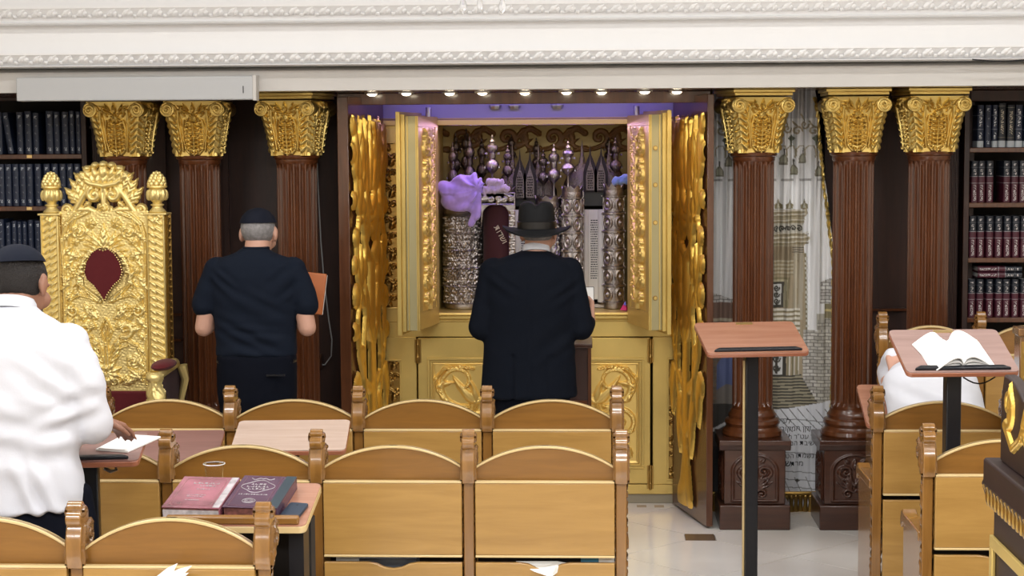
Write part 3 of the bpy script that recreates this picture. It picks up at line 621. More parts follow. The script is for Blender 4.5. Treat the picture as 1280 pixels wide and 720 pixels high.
# ------------------------------------------------------------------ desks and lecterns
def rounded(x0, x1, y0, y1, r, n=5):
    pts = []
    for cx, cy, a0 in ((x1 - r, y1 - r, 0), (x0 + r, y1 - r, 90), (x0 + r, y0 + r, 180), (x1 - r, y0 + r, 270)):
        pts += [(cx + r * math.cos(R(a0 + 90 * k / n)), cy + r * math.sin(R(a0 + 90 * k / n))) for k in range(n + 1)]
    return pts
def board_desk(name, label, cat, corners_px, Dn, zn, w_, dp, tilt, top, edge, lip, pole, thick=0.022, plate=False, group=None, dx=0, lipmat=None, polebase=True, yaw=0, poley=0.5):
    """corners_px: pixel of the near edge's middle; Dn its distance; the board rises away from us by tilt."""
    c = U(corners_px[0], corners_px[1], Dn); c.x += dx
    t = thing(name, label, cat, (c.x, Dn + dp / 2, 0), yaw, group)
    Mx = Matrix.Translation((0, -dp / 2, c.z)) @ Matrix.Rotation(tilt, 4, 'X')
    MB().prism(rounded(-w_ / 2, w_ / 2, 0, dp, 0.022), -thick, -0.0035, 'z').xf(Mx).build('board_edge', edge, t, world=False, bev=0.003)
    b = MB().prism(rounded(-w_ / 2 + .001, w_ / 2 - .001, 0.001, dp - .001, 0.022), -0.0035, 0.0, 'z').xf(Mx).build('board', top, t, world=False)
    if lip == 'black':
        MB().prism([(-w_ / 2 + 0.03, 0.012), (w_ / 2 - 0.03, 0.012), (w_ / 2 - 0.055, 0.034), (-w_ / 2 + 0.055, 0.034)], 0, 0.012, 'z').xf(Mx).build('book_rest', M['blackp'], t, world=False, bev=0.003)
    elif lip == 'wood':
        MB().box(-w_ / 2 + 0.015, w_ / 2 - 0.02, 0.004, 0.026, 0, 0.026).xf(Mx).build('book_rest', lipmat or M['amber'], t, world=False, bev=0.006)
    if plate:
        MB().prism(rounded(-0.038, 0.038, dp - 0.028, dp - 0.006, 0.004), 0, 0.0015, 'z').xf(Mx).build('name_plate', M['brass'], t, world=False)
    yc = -dp / 2 + dp * poley * math.cos(tilt); zc = c.z + dp * poley * math.sin(tilt) - thick
    if pole:
        MB().box(-pole / 2, pole / 2, yc - pole / 2, yc + pole / 2, 0.03, zc - 0.012).build('pole', M['black'], t, world=False, bev=0.004)
        MB().box(-0.09, 0.09, yc - 0.07, yc + 0.07, -0.008, 0.0).xf(Matrix.Translation((0, yc, zc)) @ Matrix.Rotation(tilt, 4, 'X') @ Matrix.Translation((0, -yc, 0))).build('bracket', M['black'], t, world=False)
        for s_ in (-1, 1):
            MB().tube([(s_ * 0.085, yc - 0.05, zc - 0.008), (s_ * 0.088, yc - 0.055, zc - 0.035), (s_ * 0.070, yc - 0.055, zc - 0.040), (s_ * 0.050, yc - 0.05, zc - 0.030)], 0.006, 8).build('clamp_lever', M['steel'], t, world=False)
        if polebase:
            for s_ in (-1, 1): MB().box(s_ * 0.02, s_ * 0.22, yc - 0.03, yc + 0.03, 0, 0.03).build('foot', M['black'], t, world=False, bev=0.006)
            MB().box(-0.03, 0.03, yc - 0.16, yc + 0.16, 0.0, 0.03).build('base_bar', M['black'], t, world=False, bev=0.006)
    return t, Mx, c
# black-poled lectern left of the printed curtain
lec, LM, lc = board_desk('lectern', 'slim black-poled lectern with an empty reddish board in the right aisle', 'lectern', (942, 441), 7.45, 0, 131 * 7.45 / 2200, 0.30, R(20), M['redtop'], M['redwood'], 'black', 0.056, plate=True, yaw=R(9))
MB().box(-0.036, -0.0285, -0.02, -0.01, 0.03, lc.z - 0.05).build('cable_channel', M['edge'], lec, world=False)
# lectern with the open book
lec2, LM2, lc2 = board_desk('lectern', 'black-poled lectern holding the open white book at the right', 'lectern', (1201, 465), 6.45, 0, 142 * 6.45 / 2200, 0.33, R(22), M['mauve'], M['redwood'], 'black', 0.056, plate=True, yaw=R(4))
MB().tube([(0.03 + 0.02 * k, -0.05, lc2.z - 0.035 - 0.025 * math.sin(PI * k / 6)) for k in range(7)], 0.003, 6).build('cable', M['black'], lec2, world=False)
# lectern before the white-shirted man, and the two empty boards behind the middle row
lec3, LM3, lc3 = board_desk('lectern', 'reddish lectern board in front of the white-shirted man at the left', 'lectern', (98, 577), 5.42, 0, 0.33, 0.30, R(8), M['mauved'], M['redwood'], 'black', 0.05, yaw=R(8), poley=0.4)
board_desk('desk', 'empty reddish desk board between the left seats, right of the man\'s lectern', 'desk', (200, 588), 6.42, 0, 0.36, 0.40, R(12.5), M['mauved'], M['redwood'], None, 0.05, poley=0.6, yaw=R(5))
board_desk('desk', 'empty pale pinkish desk board behind the middle row, below the man in the T-shirt', 'desk', (356, 563), 6.42, 0, 0.43, 0.30, R(13), M['paletop'], M['redwood'], None, 0.05, poley=0.6, yaw=R(4))
desk4, DM, dc = board_desk('desk', 'desk with two dark religious books and a phone on its reddish top', 'desk', (291, 657), 5.12, 0, 0.435, 0.335, R(11), M['redtop'], M['edge'], 'wood', 0.0, thick=0.026)
MB().box(-0.20, 0.20, 0.04, 0.12, 0.0, dc.z - 0.03).build('pedestal', M['darkvoid'], desk4, world=False)
MB().box(0.155, 0.20, -0.1, 0.0, 0.0, dc.z - 0.02).build('leg', M['black'], desk4, world=False)
desk5, DM5, dc5 = board_desk('desk', 'orange-brown desk under the slumped person at the right', 'desk', (1145, 531), 7.42, 0, 0.41, 0.34, R(22), M['redtop'], M['redwood'], None, 0.045, poley=0.5)
# ------------------------------------------------------------------ the ark
FP = 9.50
def organ(name, mb, m, parent, voxel=0.01, it=3, disp=None, world=True, smooth=180):
    me = bpy.data.meshes.new('tmp'); me.from_pydata(mb.v, [], mb.f); bm = bmesh.new(); bm.from_mesh(me); bmesh.ops.recalc_face_normals(bm, faces=bm.faces); bm.to_mesh(me); bm.free()
    o = bpy.data.objects.new('tmp', me); COL.objects.link(o)
    r = o.modifiers.new('r', 'REMESH'); r.mode = 'VOXEL'; r.voxel_size = voxel
    if it: q = o.modifiers.new('s', 'SMOOTH'); q.iterations = it; q.factor = 0.6
    dg = bpy.context.evaluated_depsgraph_get(); dg.update(); out = bpy.data.meshes.new_from_object(o.evaluated_get(dg)); bpy.data.objects.remove(o); out.name = name
    n = len(out.vertices); co = np.empty(n * 3, np.float32); out.vertices.foreach_get('co', co); co = co.reshape(-1, 3)
    if disp is not None:
        no = np.empty(n * 3, np.float32); out.vertices.foreach_get('normal', no); no = no.reshape(-1, 3); co = co + no * disp(co, no)[:, None]
    if parent is not None and world: co = co - np.array(worldloc(parent), np.float32)
    out.vertices.foreach_set('co', co.astype(np.float32).ravel()); out.materials.clear(); out.update()
    return link(name, out, m, parent, 0, smooth)
def npnoise(co, sc, seed=0):                        # cheap smooth noise: sums of rotated sines
    rs = np.random.RandomState(seed); h = np.zeros(len(co))
    for k in range(6):
        d = rs.normal(size=3); d /= np.linalg.norm(d); q = np.array(sc) * d; h += np.sin(co @ q * (1 + 0.35 * k) + rs.uniform(0, 6.28) + 1.5 * np.sin(co @ (q[::-1] * 0.7) + k))
    return h / 6
px = lambda x, D=FP: U(x, 300, D).x
ark = thing('torah_ark', 'gold and brass ark cabinet with open thick doors holding silver scroll cases', 'ark', (px(664), FP, 0))
zsh = uz(390, FP); ztop = uz(156, FP); zt0 = uz(147, FP)
oL, oR = px(546), px(787); aL, aR = px(470), px(852)
mb = MB(); mb.box(aL, oL, FP, FP + 0.5, uz(402, FP), ztop); mb.box(oR, aR, FP, FP + 0.5, uz(402, FP), ztop)
mb.box(oL - .002, oR + .002, FP + 0.48, FP + 0.5, uz(402, FP), ztop); mb.build('cabinet_frame', M['arkgold'], ark, bev=0.002)
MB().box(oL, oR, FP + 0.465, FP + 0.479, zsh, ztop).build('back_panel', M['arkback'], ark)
mb = MB(); zz = uz(148, FP)
mb.prism([(FP - 0.022, ztop), (FP - 0.022, ztop + 0.028), (FP - 0.010, ztop + 0.034), (FP - 0.010, zt0), (FP + 0.5, zt0), (FP + 0.5, ztop)], aL, aR, 'x'); mb.build('top_rail', M['arkgold'], ark, bev=0.002)
MB().box(aL, aR, FP + 0.02, FP + 0.04, zt0, zsf - 0.01).build('fascia', mat('grey_fascia', (0.36, 0.35, 0.36), 0.4), ark)
mb = MB(); y0 = FP
mb.prism([(y0 + 0.5, zsh), (y0 - 0.030, zsh), (y0 - 0.036, zsh - 0.012), (y0 - 0.022, zsh - 0.020), (y0 - 0.022, zsh - 0.034), (y0 - 0.008, zsh - 0.042), (y0 - 0.004, uz(402, FP)), (y0 + 0.5, uz(402, FP))], oL - 0.12, oR + 0.12, 'x'); mb.build('sill', M['arkgold'], ark, bev=0.002)
zd1, zd0, zb0 = uz(421, FP), uz(605, FP), 0.0
MB().box(aL, aR, FP + 0.002, FP + 0.5, zd1, uz(402, FP)).build('apron', M['arkgold'], ark, bev=0.002)
MB().box(aL, px(519), FP, FP + 0.5, zd0, zd1).build('side_stile', M['arkgold'], ark, bev=0.003)
MB().box(px(816), aR, FP, FP + 0.5, zd0, zd1).build('side_stile', M['arkgold'], ark, bev=0.003)
MB().box(aL, aR, FP - 0.004, FP + 0.5, uz(617, FP), zd0).build('base_rail', M['arkgold'], ark, bev=0.003)
MB().box(aL, aR, FP + 0.01, FP + 0.5, 0.0, uz(617, FP)).build('base', mat('stone_base', (0.33, 0.29, 0.21), 0.3), ark, bev=0.003)
def frame(mb, x0, x1, z0, z1, y, w_=0.03, d=0.014):
    for a, b, c, e in ((x0, x1, z1 - w_, z1), (x0, x1, z0, z0 + w_), (x0, x0 + w_, z0 + w_, z1 - w_), (x1 - w_, x1, z0 + w_, z1 - w_)): mb.box(a, b, y - d, y, c, e)
def vine(w_, h_, flip):
    rl = Relief(0, w_, 0, h_, 0.0035); f = (lambda x: w_ - x) if flip else (lambda x: x)
    def st(p, a, b, h=0.02): rl.stroke([(f(x * w_), y * h_) for x, y in p], a, b, h, True)
    def sp(c, r, a0, t, h=0.02): rl.spiral((f(c[0] * w_), c[1] * h_), r * w_, R(180 - a0 if flip else a0), -t if flip else t, 0.013, 0.007, h, True)
    def lf(x, y, a, ln, wd, n=3, b=0.0): rl.leaf(f(x * w_), y * h_, R(180 - a if flip else a), ln, wd, 0.024, n, -b if flip else b)
    st([(0.05, 0.03), (0.12, 0.15), (0.28, 0.26), (0.42, 0.36), (0.50, 0.50), (0.46, 0.62)], 0.016, 0.012, 0.024)
    sp((0.22, 0.84), 0.20, -60, -1.5); sp((0.66, 0.80), 0.30, -110, 1.1); sp((0.78, 0.40), 0.19, 120, -1.4); sp((0.20, 0.44), 0.16, -30, 1.4); sp((0.70, 0.15), 0.20, 160, -1.3); sp((0.20, 0.12), 0.12, 0, 1.2)
    st([(0.50, 0.50), (0.62, 0.54), (0.80, 0.62), (0.93, 0.72), (0.96, 0.84), (0.85, 0.94), (0.66, 0.965), (0.5, 0.94)], 0.012, 0.008)
    st([(0.42, 0.36), (0.56, 0.28), (0.75, 0.26), (0.92, 0.33)], 0.012, 0.008); st([(0.1, 0.12), (0.35, 0.06), (0.6, 0.04), (0.9, 0.08)], 0.012, 0.008)
    lf(0.46, 0.60, 38, 0.20, 0.030, 1, 0.2); lf(0.46, 0.60, 85, 0.14, 0.026, 1, -0.2); lf(0.46, 0.60, 140, 0.13, 0.026, 1, 0.1)
    for x, y, a, l in ((0.28, 0.26, 100, 0.12), (0.28, 0.26, 60, 0.10), (0.12, 0.15, 95, 0.12), (0.56, 0.28, -40, 0.09), (0.35, 0.06, 70, 0.10), (0.80, 0.62, 20, 0.07), (0.95, 0.76, 150, 0.10), (0.75, 0.26, 80, 0.07), (0.5, 0.5, 170, 0.11), (0.06, 0.70, 80, 0.10), (0.9, 0.08, 110, 0.08)): lf(x, y, a, l, 0.020, 2, 0.3)
    rl.stroke([(0.006, 0.006), (w_ - .006, 0.006), (w_ - .006, h_ - .006), (0.006, h_ - .006), (0.006, 0.006)], 0.006, 0.006, 0.006)
    return rl
xm = px(664)
for sgn, x0, x1 in ((-1, px(521), xm - 0.003), (1, xm + 0.003, px(813))):
    d = MB().box(x0, x1, FP - 0.006, FP + 0.03, zd0 + 0.005, zd1 - 0.005).build('lower_door', M['arkgold'], ark, bev=0.003)
    fz1, fz0 = uz(447, FP), uz(585, FP); fx0, fx1 = (px(533), px(648)) if sgn < 0 else (px(692), px(805))
    fm = MB(); frame(fm, fx0, fx1, fz0, fz1, FP - 0.006, 0.012, 0.012); frame(fm, fx0 + .014, fx1 - .014, fz0 + .014, fz1 - .014, FP - 0.006, 0.008, 0.008); fm.build('panel_frame', M['arkgold'], d, bev=0.002)
    gx0, gx1, gz0, gz1 = fx0 + 0.026, fx1 - 0.026, fz0 + 0.026, fz1 - 0.026; rl = vine(gx1 - gx0, gz1 - gz0, sgn > 0 and False)
    if sgn > 0: rl = vine(gx1 - gx0, gz1 - gz0, False)
    else: rl = vine(gx1 - gx0, gz1 - gz0, True)
    rl.build('vine_carving', M['vinegold'], d, fn=lambda u, v, h, gx0=gx0, gz0=gz0: (gx0 + u, FP - 0.0065 - h, gz0 + v))
for x in (521, 813):
    for ya, yb_ in ((423, 454), (580, 611)):
        za, zb_ = uz(yb_, FP), uz(ya, FP); X = px(x)
        MB().lathe([(0.004, za), (0.009, za + .004), (0.009, za + .03), (0.011, za + .034), (0.009, za + .04), (0.009, zb_ - .034), (0.011, zb_ - .03), (0.009, zb_ - .02), (0.009, zb_ - .003), (0.004, zb_)], 12, (X, FP - 0.016, 0)).box(X - 0.018, X + 0.018, FP - 0.010, FP - 0.006, za + .004, zb_ - .004).build('hinge', M['darkgold'], ark, bev=0.001)
# dark ornament strips beside the doors
for x0, x1, ya, yb_ in ((477, 500, 176, 386), (477, 500, 449, 600), (834, 851, 447, 600), (838, 851, 176, 386)):
    a, b, c, e = px(x0), px(x1), uz(yb_, FP), uz(ya, FP)
    fm = MB(); frame(fm, a, b, c, e, FP - 0.001, 0.010, 0.010); o = fm.build('strip_frame', M['arkgold'], ark, bev=0.002)
    rl = Relief(0, b - a - 0.02, 0, e - c - 0.02, 0.0035); n = int((e - c) / 0.085); W_ = b - a - 0.02
    for k in range(n + 1):
        z = k * 0.085; rl.leaf(W_ * .5, z, R(60 if k % 2 else 120), 0.07, 0.018, 0.014, 3, 0.3); rl.spiral((W_ * (.3 if k % 2 else .7), z + 0.05), 0.018, 0, 1.2, 0.006, 0.004, 0.012)
        for q in range(4): rl.blob(W_ * (.72 if k % 2 else .28) + (q % 2 - .5) * .016, z + 0.025 + q * 0.012, 0.009, 0.014)
    rl.build('strip_carving', M['darkgold'], o, fn=lambda u, v, h, a=a, c=c: (a + .01 + u, FP - 0.002 - h, c + .01 + v))
# painted running scroll on the inside back
rl = Relief(oL, oR, 0, 0.20, 0.0032); n = 4; wv = (oR - oL) / n
for k in range(-1, n + 1):
    x = oL + (k + 0.35) * wv
    rl.spiral((x + .01, 0.115), 0.052, R(-60), 1.15, 0.019, 0.008, 0.010, True)
    rl.stroke([(x - 0.17, 0.115), (x - 0.13, 0.065), (x - 0.07, 0.045), (x - .01, 0.055), (x + 0.035, 0.075), (x + 0.065, 0.115), (x + 0.10, 0.155), (x + 0.15, 0.165), (x + 0.19, 0.14)], 0.010, 0.016, 0.010, True)
    rl.leaf(x + 0.02, 0.07, R(-10), 0.13, 0.026, 0.010, 1, 0.5); rl.leaf(x + 0.07, 0.12, R(20), 0.13, 0.024, 0.010, 1, 0.6); rl.leaf(x - 0.05, 0.05, R(165), 0.09, 0.020, 0.010, 1, 0.5); rl.leaf(x + 0.10, 0.15, R(-50), 0.10, 0.020, 0.010, 1, -0.5)
rl.build('painted_scrollwork', M['arkscroll'], ark, fn=lambda u, v, h: (u, FP + 0.463 - h * 1.2, uz(198, FP + .46) + v), cut=0.0012)

# thick open safe doors
def ark_door(sgn, hx, L=0.42, dxn=0.10):
    X_ = px(hx); e1 = Vector((sgn * dxn, -0.40, 0)).normalized(); e2 = Vector((sgn * -e1.y * sgn, 0, 0))
    e2 = Vector((-e1.y, e1.x, 0)) * 1.0
    if e2.x * sgn < 0: e2 = -e2
    o3 = Vector((X_, FP - 0.03, 0))
    def W(p): return o3 + e1 * p[0] + e2 * p[1] + Vector((0, 0, p[2]))
    def mk(mb, name, m, par, bv=0.002):
        mb.v = [tuple(W(v)) for v in mb.v]; return mb.build(name, m, par, bev=bv)
    zp1, zp0 = 1.98 + 31 / 241.8, 1.98 - 237.5 / 241.8; t = 0.066
    d = mk(MB().box(0, L, 0.004, t, zp0, zp1), 'safe_door', M['arkpale'], ark, 0.003)
    mb = MB().box(-0.01, L + 0.012, t, t + 0.02, zp0 - 0.006, zp1 + 0.008).box(-0.01, L + 0.03, t + 0.02, t + 0.042, zp0 - 0.022, zp1 + 0.022); mk(mb, 'outer_plate', M['arkgold'], d)
    mb = MB(); mb.box(0, L, -0.004, 0.004, zp1 - 0.055, zp1); mb.box(0, L, -0.004, 0.004, zp0, zp0 + 0.09); mb.box(L - 0.06, L, -0.004, 0.004, zp0 + .09, zp1 - .055); mb.box(0, 0.05, -0.004, 0.004, zp0 + .09, zp1 - .055)
    mb.box(0.05, L - 0.06, 0.001, 0.004, zp0 + .09, zp1 - .055); mk(mb, 'inner_frame', M['arkgold'], d)
    rl = Relief(0.055, L - 0.065, zp0 + 0.095, zp1 - 0.06, 0.0045); uc = L / 2
    rl.stroke([(uc, zp0 + .1), (uc - .01, 1.3), (uc + .01, 1.6), (uc, 2.0)], 0.016, 0.010, 0.022, True)
    for k in range(13):
        z = zp0 + 0.13 + k * 0.07; s_ = 1 if k % 2 else -1
        rl.spiral((uc + s_ * 0.07, z + 0.05), 0.045, R(-90), 1.3 * s_, 0.010, 0.006, 0.02, True); rl.leaf(uc, z, R(90 - s_ * 55), 0.13, 0.026, 0.022, 3, 0.2 * s_); rl.leaf(uc, z, R(90 + s_ * 60), 0.11, 0.022, 0.022, 3, -0.3 * s_)
        for q in range(5): rl.blob(uc - s_ * (0.075 + 0.016 * (q % 2)), z + 0.012 * q, 0.011, 0.024)
    def fn(u, v, h):
        p = [o3[i] + e1[i] * u + e2[i] * (-h) for i in range(2)]; return p[0], p[1], v
    rl.build('vine_carving', M['vinegold'], d, fn=fn)
    if sgn > 0:
        for k, y in enumerate((185, 231, 278, 372)):
            z = uz(y, 9.1, 819); mb = MB(); mb.tube([(L - 0.002, 0.030, z), (L + 0.006, 0.030, z)], 0.0085, 14); mk(mb, 'bolt', M['arkgold'], d, 0)
            mb = MB(); mb.tube([(L, 0.030, z), (L + 0.003, 0.030, z)], 0.0125, 18); mk(mb, 'bolt_ring', M['darkgold'], d, 0)
    mb = MB().box(L, L + 0.004, 0.004, 0.010, zp0, zp1).box(L, L + 0.004, t - 0.016, t - 0.010, zp0, zp1); mk(mb, 'edge_seal', M['arkgold'], d, 0)
    c = W((0.06, 0.03, 0)); MB().lathe([(0.016, zp1), (0.016, zp1 + 0.05)], 14, (c.x, c.y, 0)).build('pivot', M['steel'], d)
ark_door(1, 785, 0.42, 0.10); ark_door(-1, 548, 0.42, 0.062)

# tall splayed wooden outer doors with the carved golden tree
def tree_relief(L):
    rl = Relief(0, L, 0.06, 2.12, 0.0062); c = L * 0.50; q = lambda p: [(c + x, z) for x, z in p]
    rl.stroke(q([(-0.06, 0.10), (-0.03, 0.16), (0, 0.30), (0, 0.42)]), 0.10, 0.05, 0.034); rl.stroke(q([(0.06, 0.10), (0.0, 0.34)]), 0.05, 0.05, 0.030)
    rl.stroke(q([(0, 0.40), (0.0, 0.6), (0.0, 0.80), (0.01, 1.0)]), 0.060, 0.050, 0.042); rl.stroke(q([(0.01, 1.0), (0, 1.2), (0, 1.36)]), 0.055, 0.045, 0.044)
    rl.blob(c, 0.46, 0.07, 0.048, 0.05)
    for s_ in (-1, 1):
        for z0, ln, off, hh in ((0.42, 0.72, 0.14, .034), (0.66, 0.60, 0.22, .030), (0.92, 0.62, 0.13, .040), (1.06, 0.60, 0.23, .032), (1.36, 0.55, 0.15, .040), (1.52, 0.50, 0.23, .032), (1.62, 0.46, 0.09, .040)):
            rl.stroke(q([(s_ * 0.01, z0), (s_ * off * .6, z0 + ln * .14), (s_ * off, z0 + ln * .38), (s_ * off * 1.05, z0 + ln * .68), (s_ * off * .72, z0 + ln)]), 0.029, 0.015, hh)
        for z, u, r_, ry, hh in ((0.70, .26, .045, .06, .036), (0.86, .17, .05, .05, .040), (0.99, .27, .04, .05, .036), (1.10, .10, .035, .05, .044), (1.17, .25, .05, .065, .040), (1.30, .13, .05, .07, .048), (1.33, .27, .035, .05, .034), (1.47, .24, .045, .05, .040), (1.62, .14, .05, .06, .046), (1.66, .27, .04, .05, .036), (1.80, .19, .045, .05, .040), (1.90, .27, .045, .06, .036), (1.93, .08, .045, .06, .044), (2.04, .26, .04, .055, .034)):
            rl.blob(c + s_ * u, z + 0.02 * s_, r_, hh, ry)
        for z, u, a, l, wd in ((0.66, .12, -94, .34, .06), (0.80, .24, -92, .30, .055), (1.02, .08, 84, .24, .05), (1.22, .20, 96, .24, .05), (1.46, .05, 82, .30, .06), (1.60, .20, 94, .26, .05), (1.56, .10, -88, .26, .05), (1.78, .24, 88, .30, .05), (1.80, .13, 86, .30, .05)):
            rl.leaf(c + s_ * u, z, R(a if s_ > 0 else 180 - a), l, wd, 0.042, 1, 0, False)
    for k in range(7):
        x = (k - 3) * 0.075; rl.leaf(c + x * .7, 1.70 + 0.02 * (k % 2), R(90 - (k - 3) * 5), 0.40, 0.034, 0.044, 1, 0, False)
    rl.stroke(q([(-0.2, 1.585), (0.2, 1.575)]), 0.022, 0.022, 0.036)
    return rl
def outer_door(sgn, xb, xf, thick):
    pb = Vector((px(xb, 9.47), 9.47, 0)); pf = Vector((px(xf, 8.87), 8.87, 0)); L = (pf - pb).length; e1 = (pf - pb).normalized(); e2 = Vector((-e1.y, e1.x, 0))
    if e2.x * sgn > 0: e2 = -e2                     # towards the middle
    mb = MB().box(0, L, -thick, 0, 0.012, 2.205); mb.v = [tuple(pb + e1 * v[0] + e2 * v[1] + Vector((0, 0, v[2]))) for v in mb.v]
    d = mb.build('outer_door', M['door'], ark, bev=0.003)
    rl = tree_relief(L)
    def fn(u, v, h): k = 0.58 * h + 0.010; return pb.x + e1.x * u + e2.x * k, pb.y + e1.y * u + e2.y * k, v
    rl.build('golden_tree_carving', M['gold'], d, fn=fn, cut=0.007)
outer_door(1, 841, 884, 0.034); outer_door(-1, 481, 437, 0.058)
# canopy with downlights
hz = uz(130, 9.12)
MB().box(px(424, 9.1), px(888, 9.1), 9.10, 9.14, hz, zsf - 0.001).build('canopy_board', M['door'], ark, bev=0.003)
for k, x in enumerate((465, 508, 562, 603, 656, 708, 752, 806, 846)):
    z = zsf; D = 8.98 - (0.05 if k % 2 else 0); X = U(x, 116, D).x
    t = thing('downlight', 'small recessed spotlight over the ark, %s from the left' % ORD[k], 'light', (X, D, z - 0.006), 0, 'recessed spotlights over the ark')
    MB().lathe([(0.026, -0.001), (0.038, -0.004), (0.040, 0.0), (0.040, 0.004), (0.026, 0.004)], 20, (X, D, z - 0.006)).build('rim', M['steel'], t)
    MB().lathe([(0.001, -0.012), (0.014, -0.010), (0.023, -0.004), (0.026, 0.002), (0.001, 0.003)], 16, (X, D, z - 0.0085)).build('lamp', mat('lamp_glow', (1, 1, 1), emit=(1.0, 0.85, 0.62), estr=14), t)
    spot('downlight_beam', (X, D, z - 0.015), (X * 1.0, D + (0.30 if 0 < k < 8 else 0.25), 0.6), 7, (1.0, 0.78, 0.48), 80, 0.8)
for x, y in ((469, 8.95), (858, 8.95)):
    X = px(x if x > 600 else x, y); spot('panel_spot', (X + (-0.10 if x > 600 else 0.10), y + .18, zsf - 0.02), (X + (0.02 if x > 600 else -0.02), 9.15, 0.9), 30, (1.0, 0.76, 0.42), 60, 0.7)
area('blue_strip', (px(664), 9.30, zsf - 0.012), px(838) - px(484), 2.3, (0.28, 0.20, 1.0), (R(28), 0, 0), sy=0.02)
area('blue_strip_inside', (px(664), FP + 0.06, ztop - 0.01), 0.9, 1.7, (0.34, 0.16, 1.0), (R(-20), 0, 0), sy=0.02)
area('ark_inside_light', (px(664), FP + 0.1, ztop - 0.012), 0.9, 1.3, (1.0, 0.80, 0.55), (R(-12), 0, 0), sy=0.03)
for x, w_ in ((620, 1), (644, 1), (697, 1)):
    X = px(x); MB().lathe([(0.028, 0), (0.034, 0.012), (0.034, 0.02)], 8, (X, FP + 0.005, uz(136, FP))).build('cable_clip', M['steel'], ark)
# ------------------------------------------------------------------ scroll cases inside the ark
def lathe_n(t, name, prof, n, c, m, **k): return MB().lathe(prof, n, c).build(name, m, t, **k)
def finial(par, x, D, z0, z1, m, s=1.0, name='finial'):
    """stacked silver bulbs with little bells from z0 (stem foot) to z1 (tip)."""
    h = z1 - z0; P = [(0.010, 0), (0.008, h * .02), (0.006, h * .30), (0.012, h * .34), (0.020, h * .36), (0.034, h * .42), (0.037, h * .47), (0.030, h * .53), (0.014, h * .57), (0.018, h * .60), (0.017, h * .68), (0.026, h * .71), (0.031, h * .76), (0.027, h * .81), (0.012, h * .85), (0.016, h * .88), (0.012, h * .91), (0.004, h * .94), (0.007, h * .965), (0.002, h)]
    o = MB().lathe([(r * s, z0 + q) for r, q in P], 18, (x, D, 0)).build(name, m, par)
    b = MB()
    for lv in (0.50, 0.74):
        for k in range(6): a = k * PI / 3 + lv; r_ = (0.043 if lv < .6 else 0.037) * s; b.lathe([(0.001, .012), (0.004, .010), (0.006, 0.0), (0.001, -.001)], 6, (x + r_ * math.cos(a), D + r_ * math.sin(a), z0 + h * lv - 0.026))
    tag(b.build('bells', m, o), kind='stuff'); return o
def chased_panel(par, x0, x1, z0, z1, D, m, rows, fnc=None, name='chased_relief', cols=1, style=0, depth=0.010):
    rl = Relief(x0, x1, z0, z1, 0.0038); dz = (z1 - z0) / rows; dx = (x1 - x0) / cols
    for j in range(rows):
        for i in range(cols):
            cx, cz = x0 + (i + .5) * dx, z0 + (j + .5) * dz
            if style == 0:
                rl.spiral((cx - dx * .22, cz), dz * .30, R(90), 1.0, 0.006, 0.004, depth, True); rl.spiral((cx + dx * .22, cz), dz * .30, R(90), -1.0, 0.006, 0.004, depth, True); rl.blob(cx, cz, 0.012, depth * 1.2, dz * .3)
            else:
                a = random.uniform(0, 6); rl.spiral((cx, cz), min(dx, dz) * .45, a, 1.3 * random.choice((-1, 1)), 0.006, 0.003, depth, True); rl.leaf(cx, cz, a, dz * .8, dx * .2, depth, 3, 0.3); rl.blob(cx + dx * .3 * math.cos(a), cz + dz * .3 * math.sin(a), 0.008, depth)
        rl.stroke([(x0, z0 + j * dz), (x1, z0 + j * dz)], 0.005, 0.005, depth)
    return rl.build(name, m, par, fn=fnc or (lambda u, v, h: (u, D - h, v)))
def crown(par, x, D, z, r, m, n=9, h=0.04):
    mb = MB(); N = n * 4; v = []; 
    for i in range(N):
        a = 2 * PI * i / N; k = (i % 4); zz_ = z + h * (0.45, 0.8, 1.0, 0.8)[k]; rr = r * (1.0 + 0.10 * (zz_ - z) / h)
        for q, w_ in ((r, z), (rr, zz_), (rr - 0.006, zz_), (r - 0.006, z)): v.append((x + q * math.cos(a), D + q * math.sin(a), w_))
    f = [(4 * i + j, 4 * ((i + 1) % N) + j, 4 * ((i + 1) % N) + (j + 1) % 4, 4 * i + (j + 1) % 4) for i in range(N) for j in range(4)]
    mb.add(v, f); return mb.build('crown', m, par)
GR = 'torah scroll cases standing in the ark'
def T_(name, label, x, D): return thing(name, label, 'scroll case', (px(x, D), D, zsh), 0, GR)
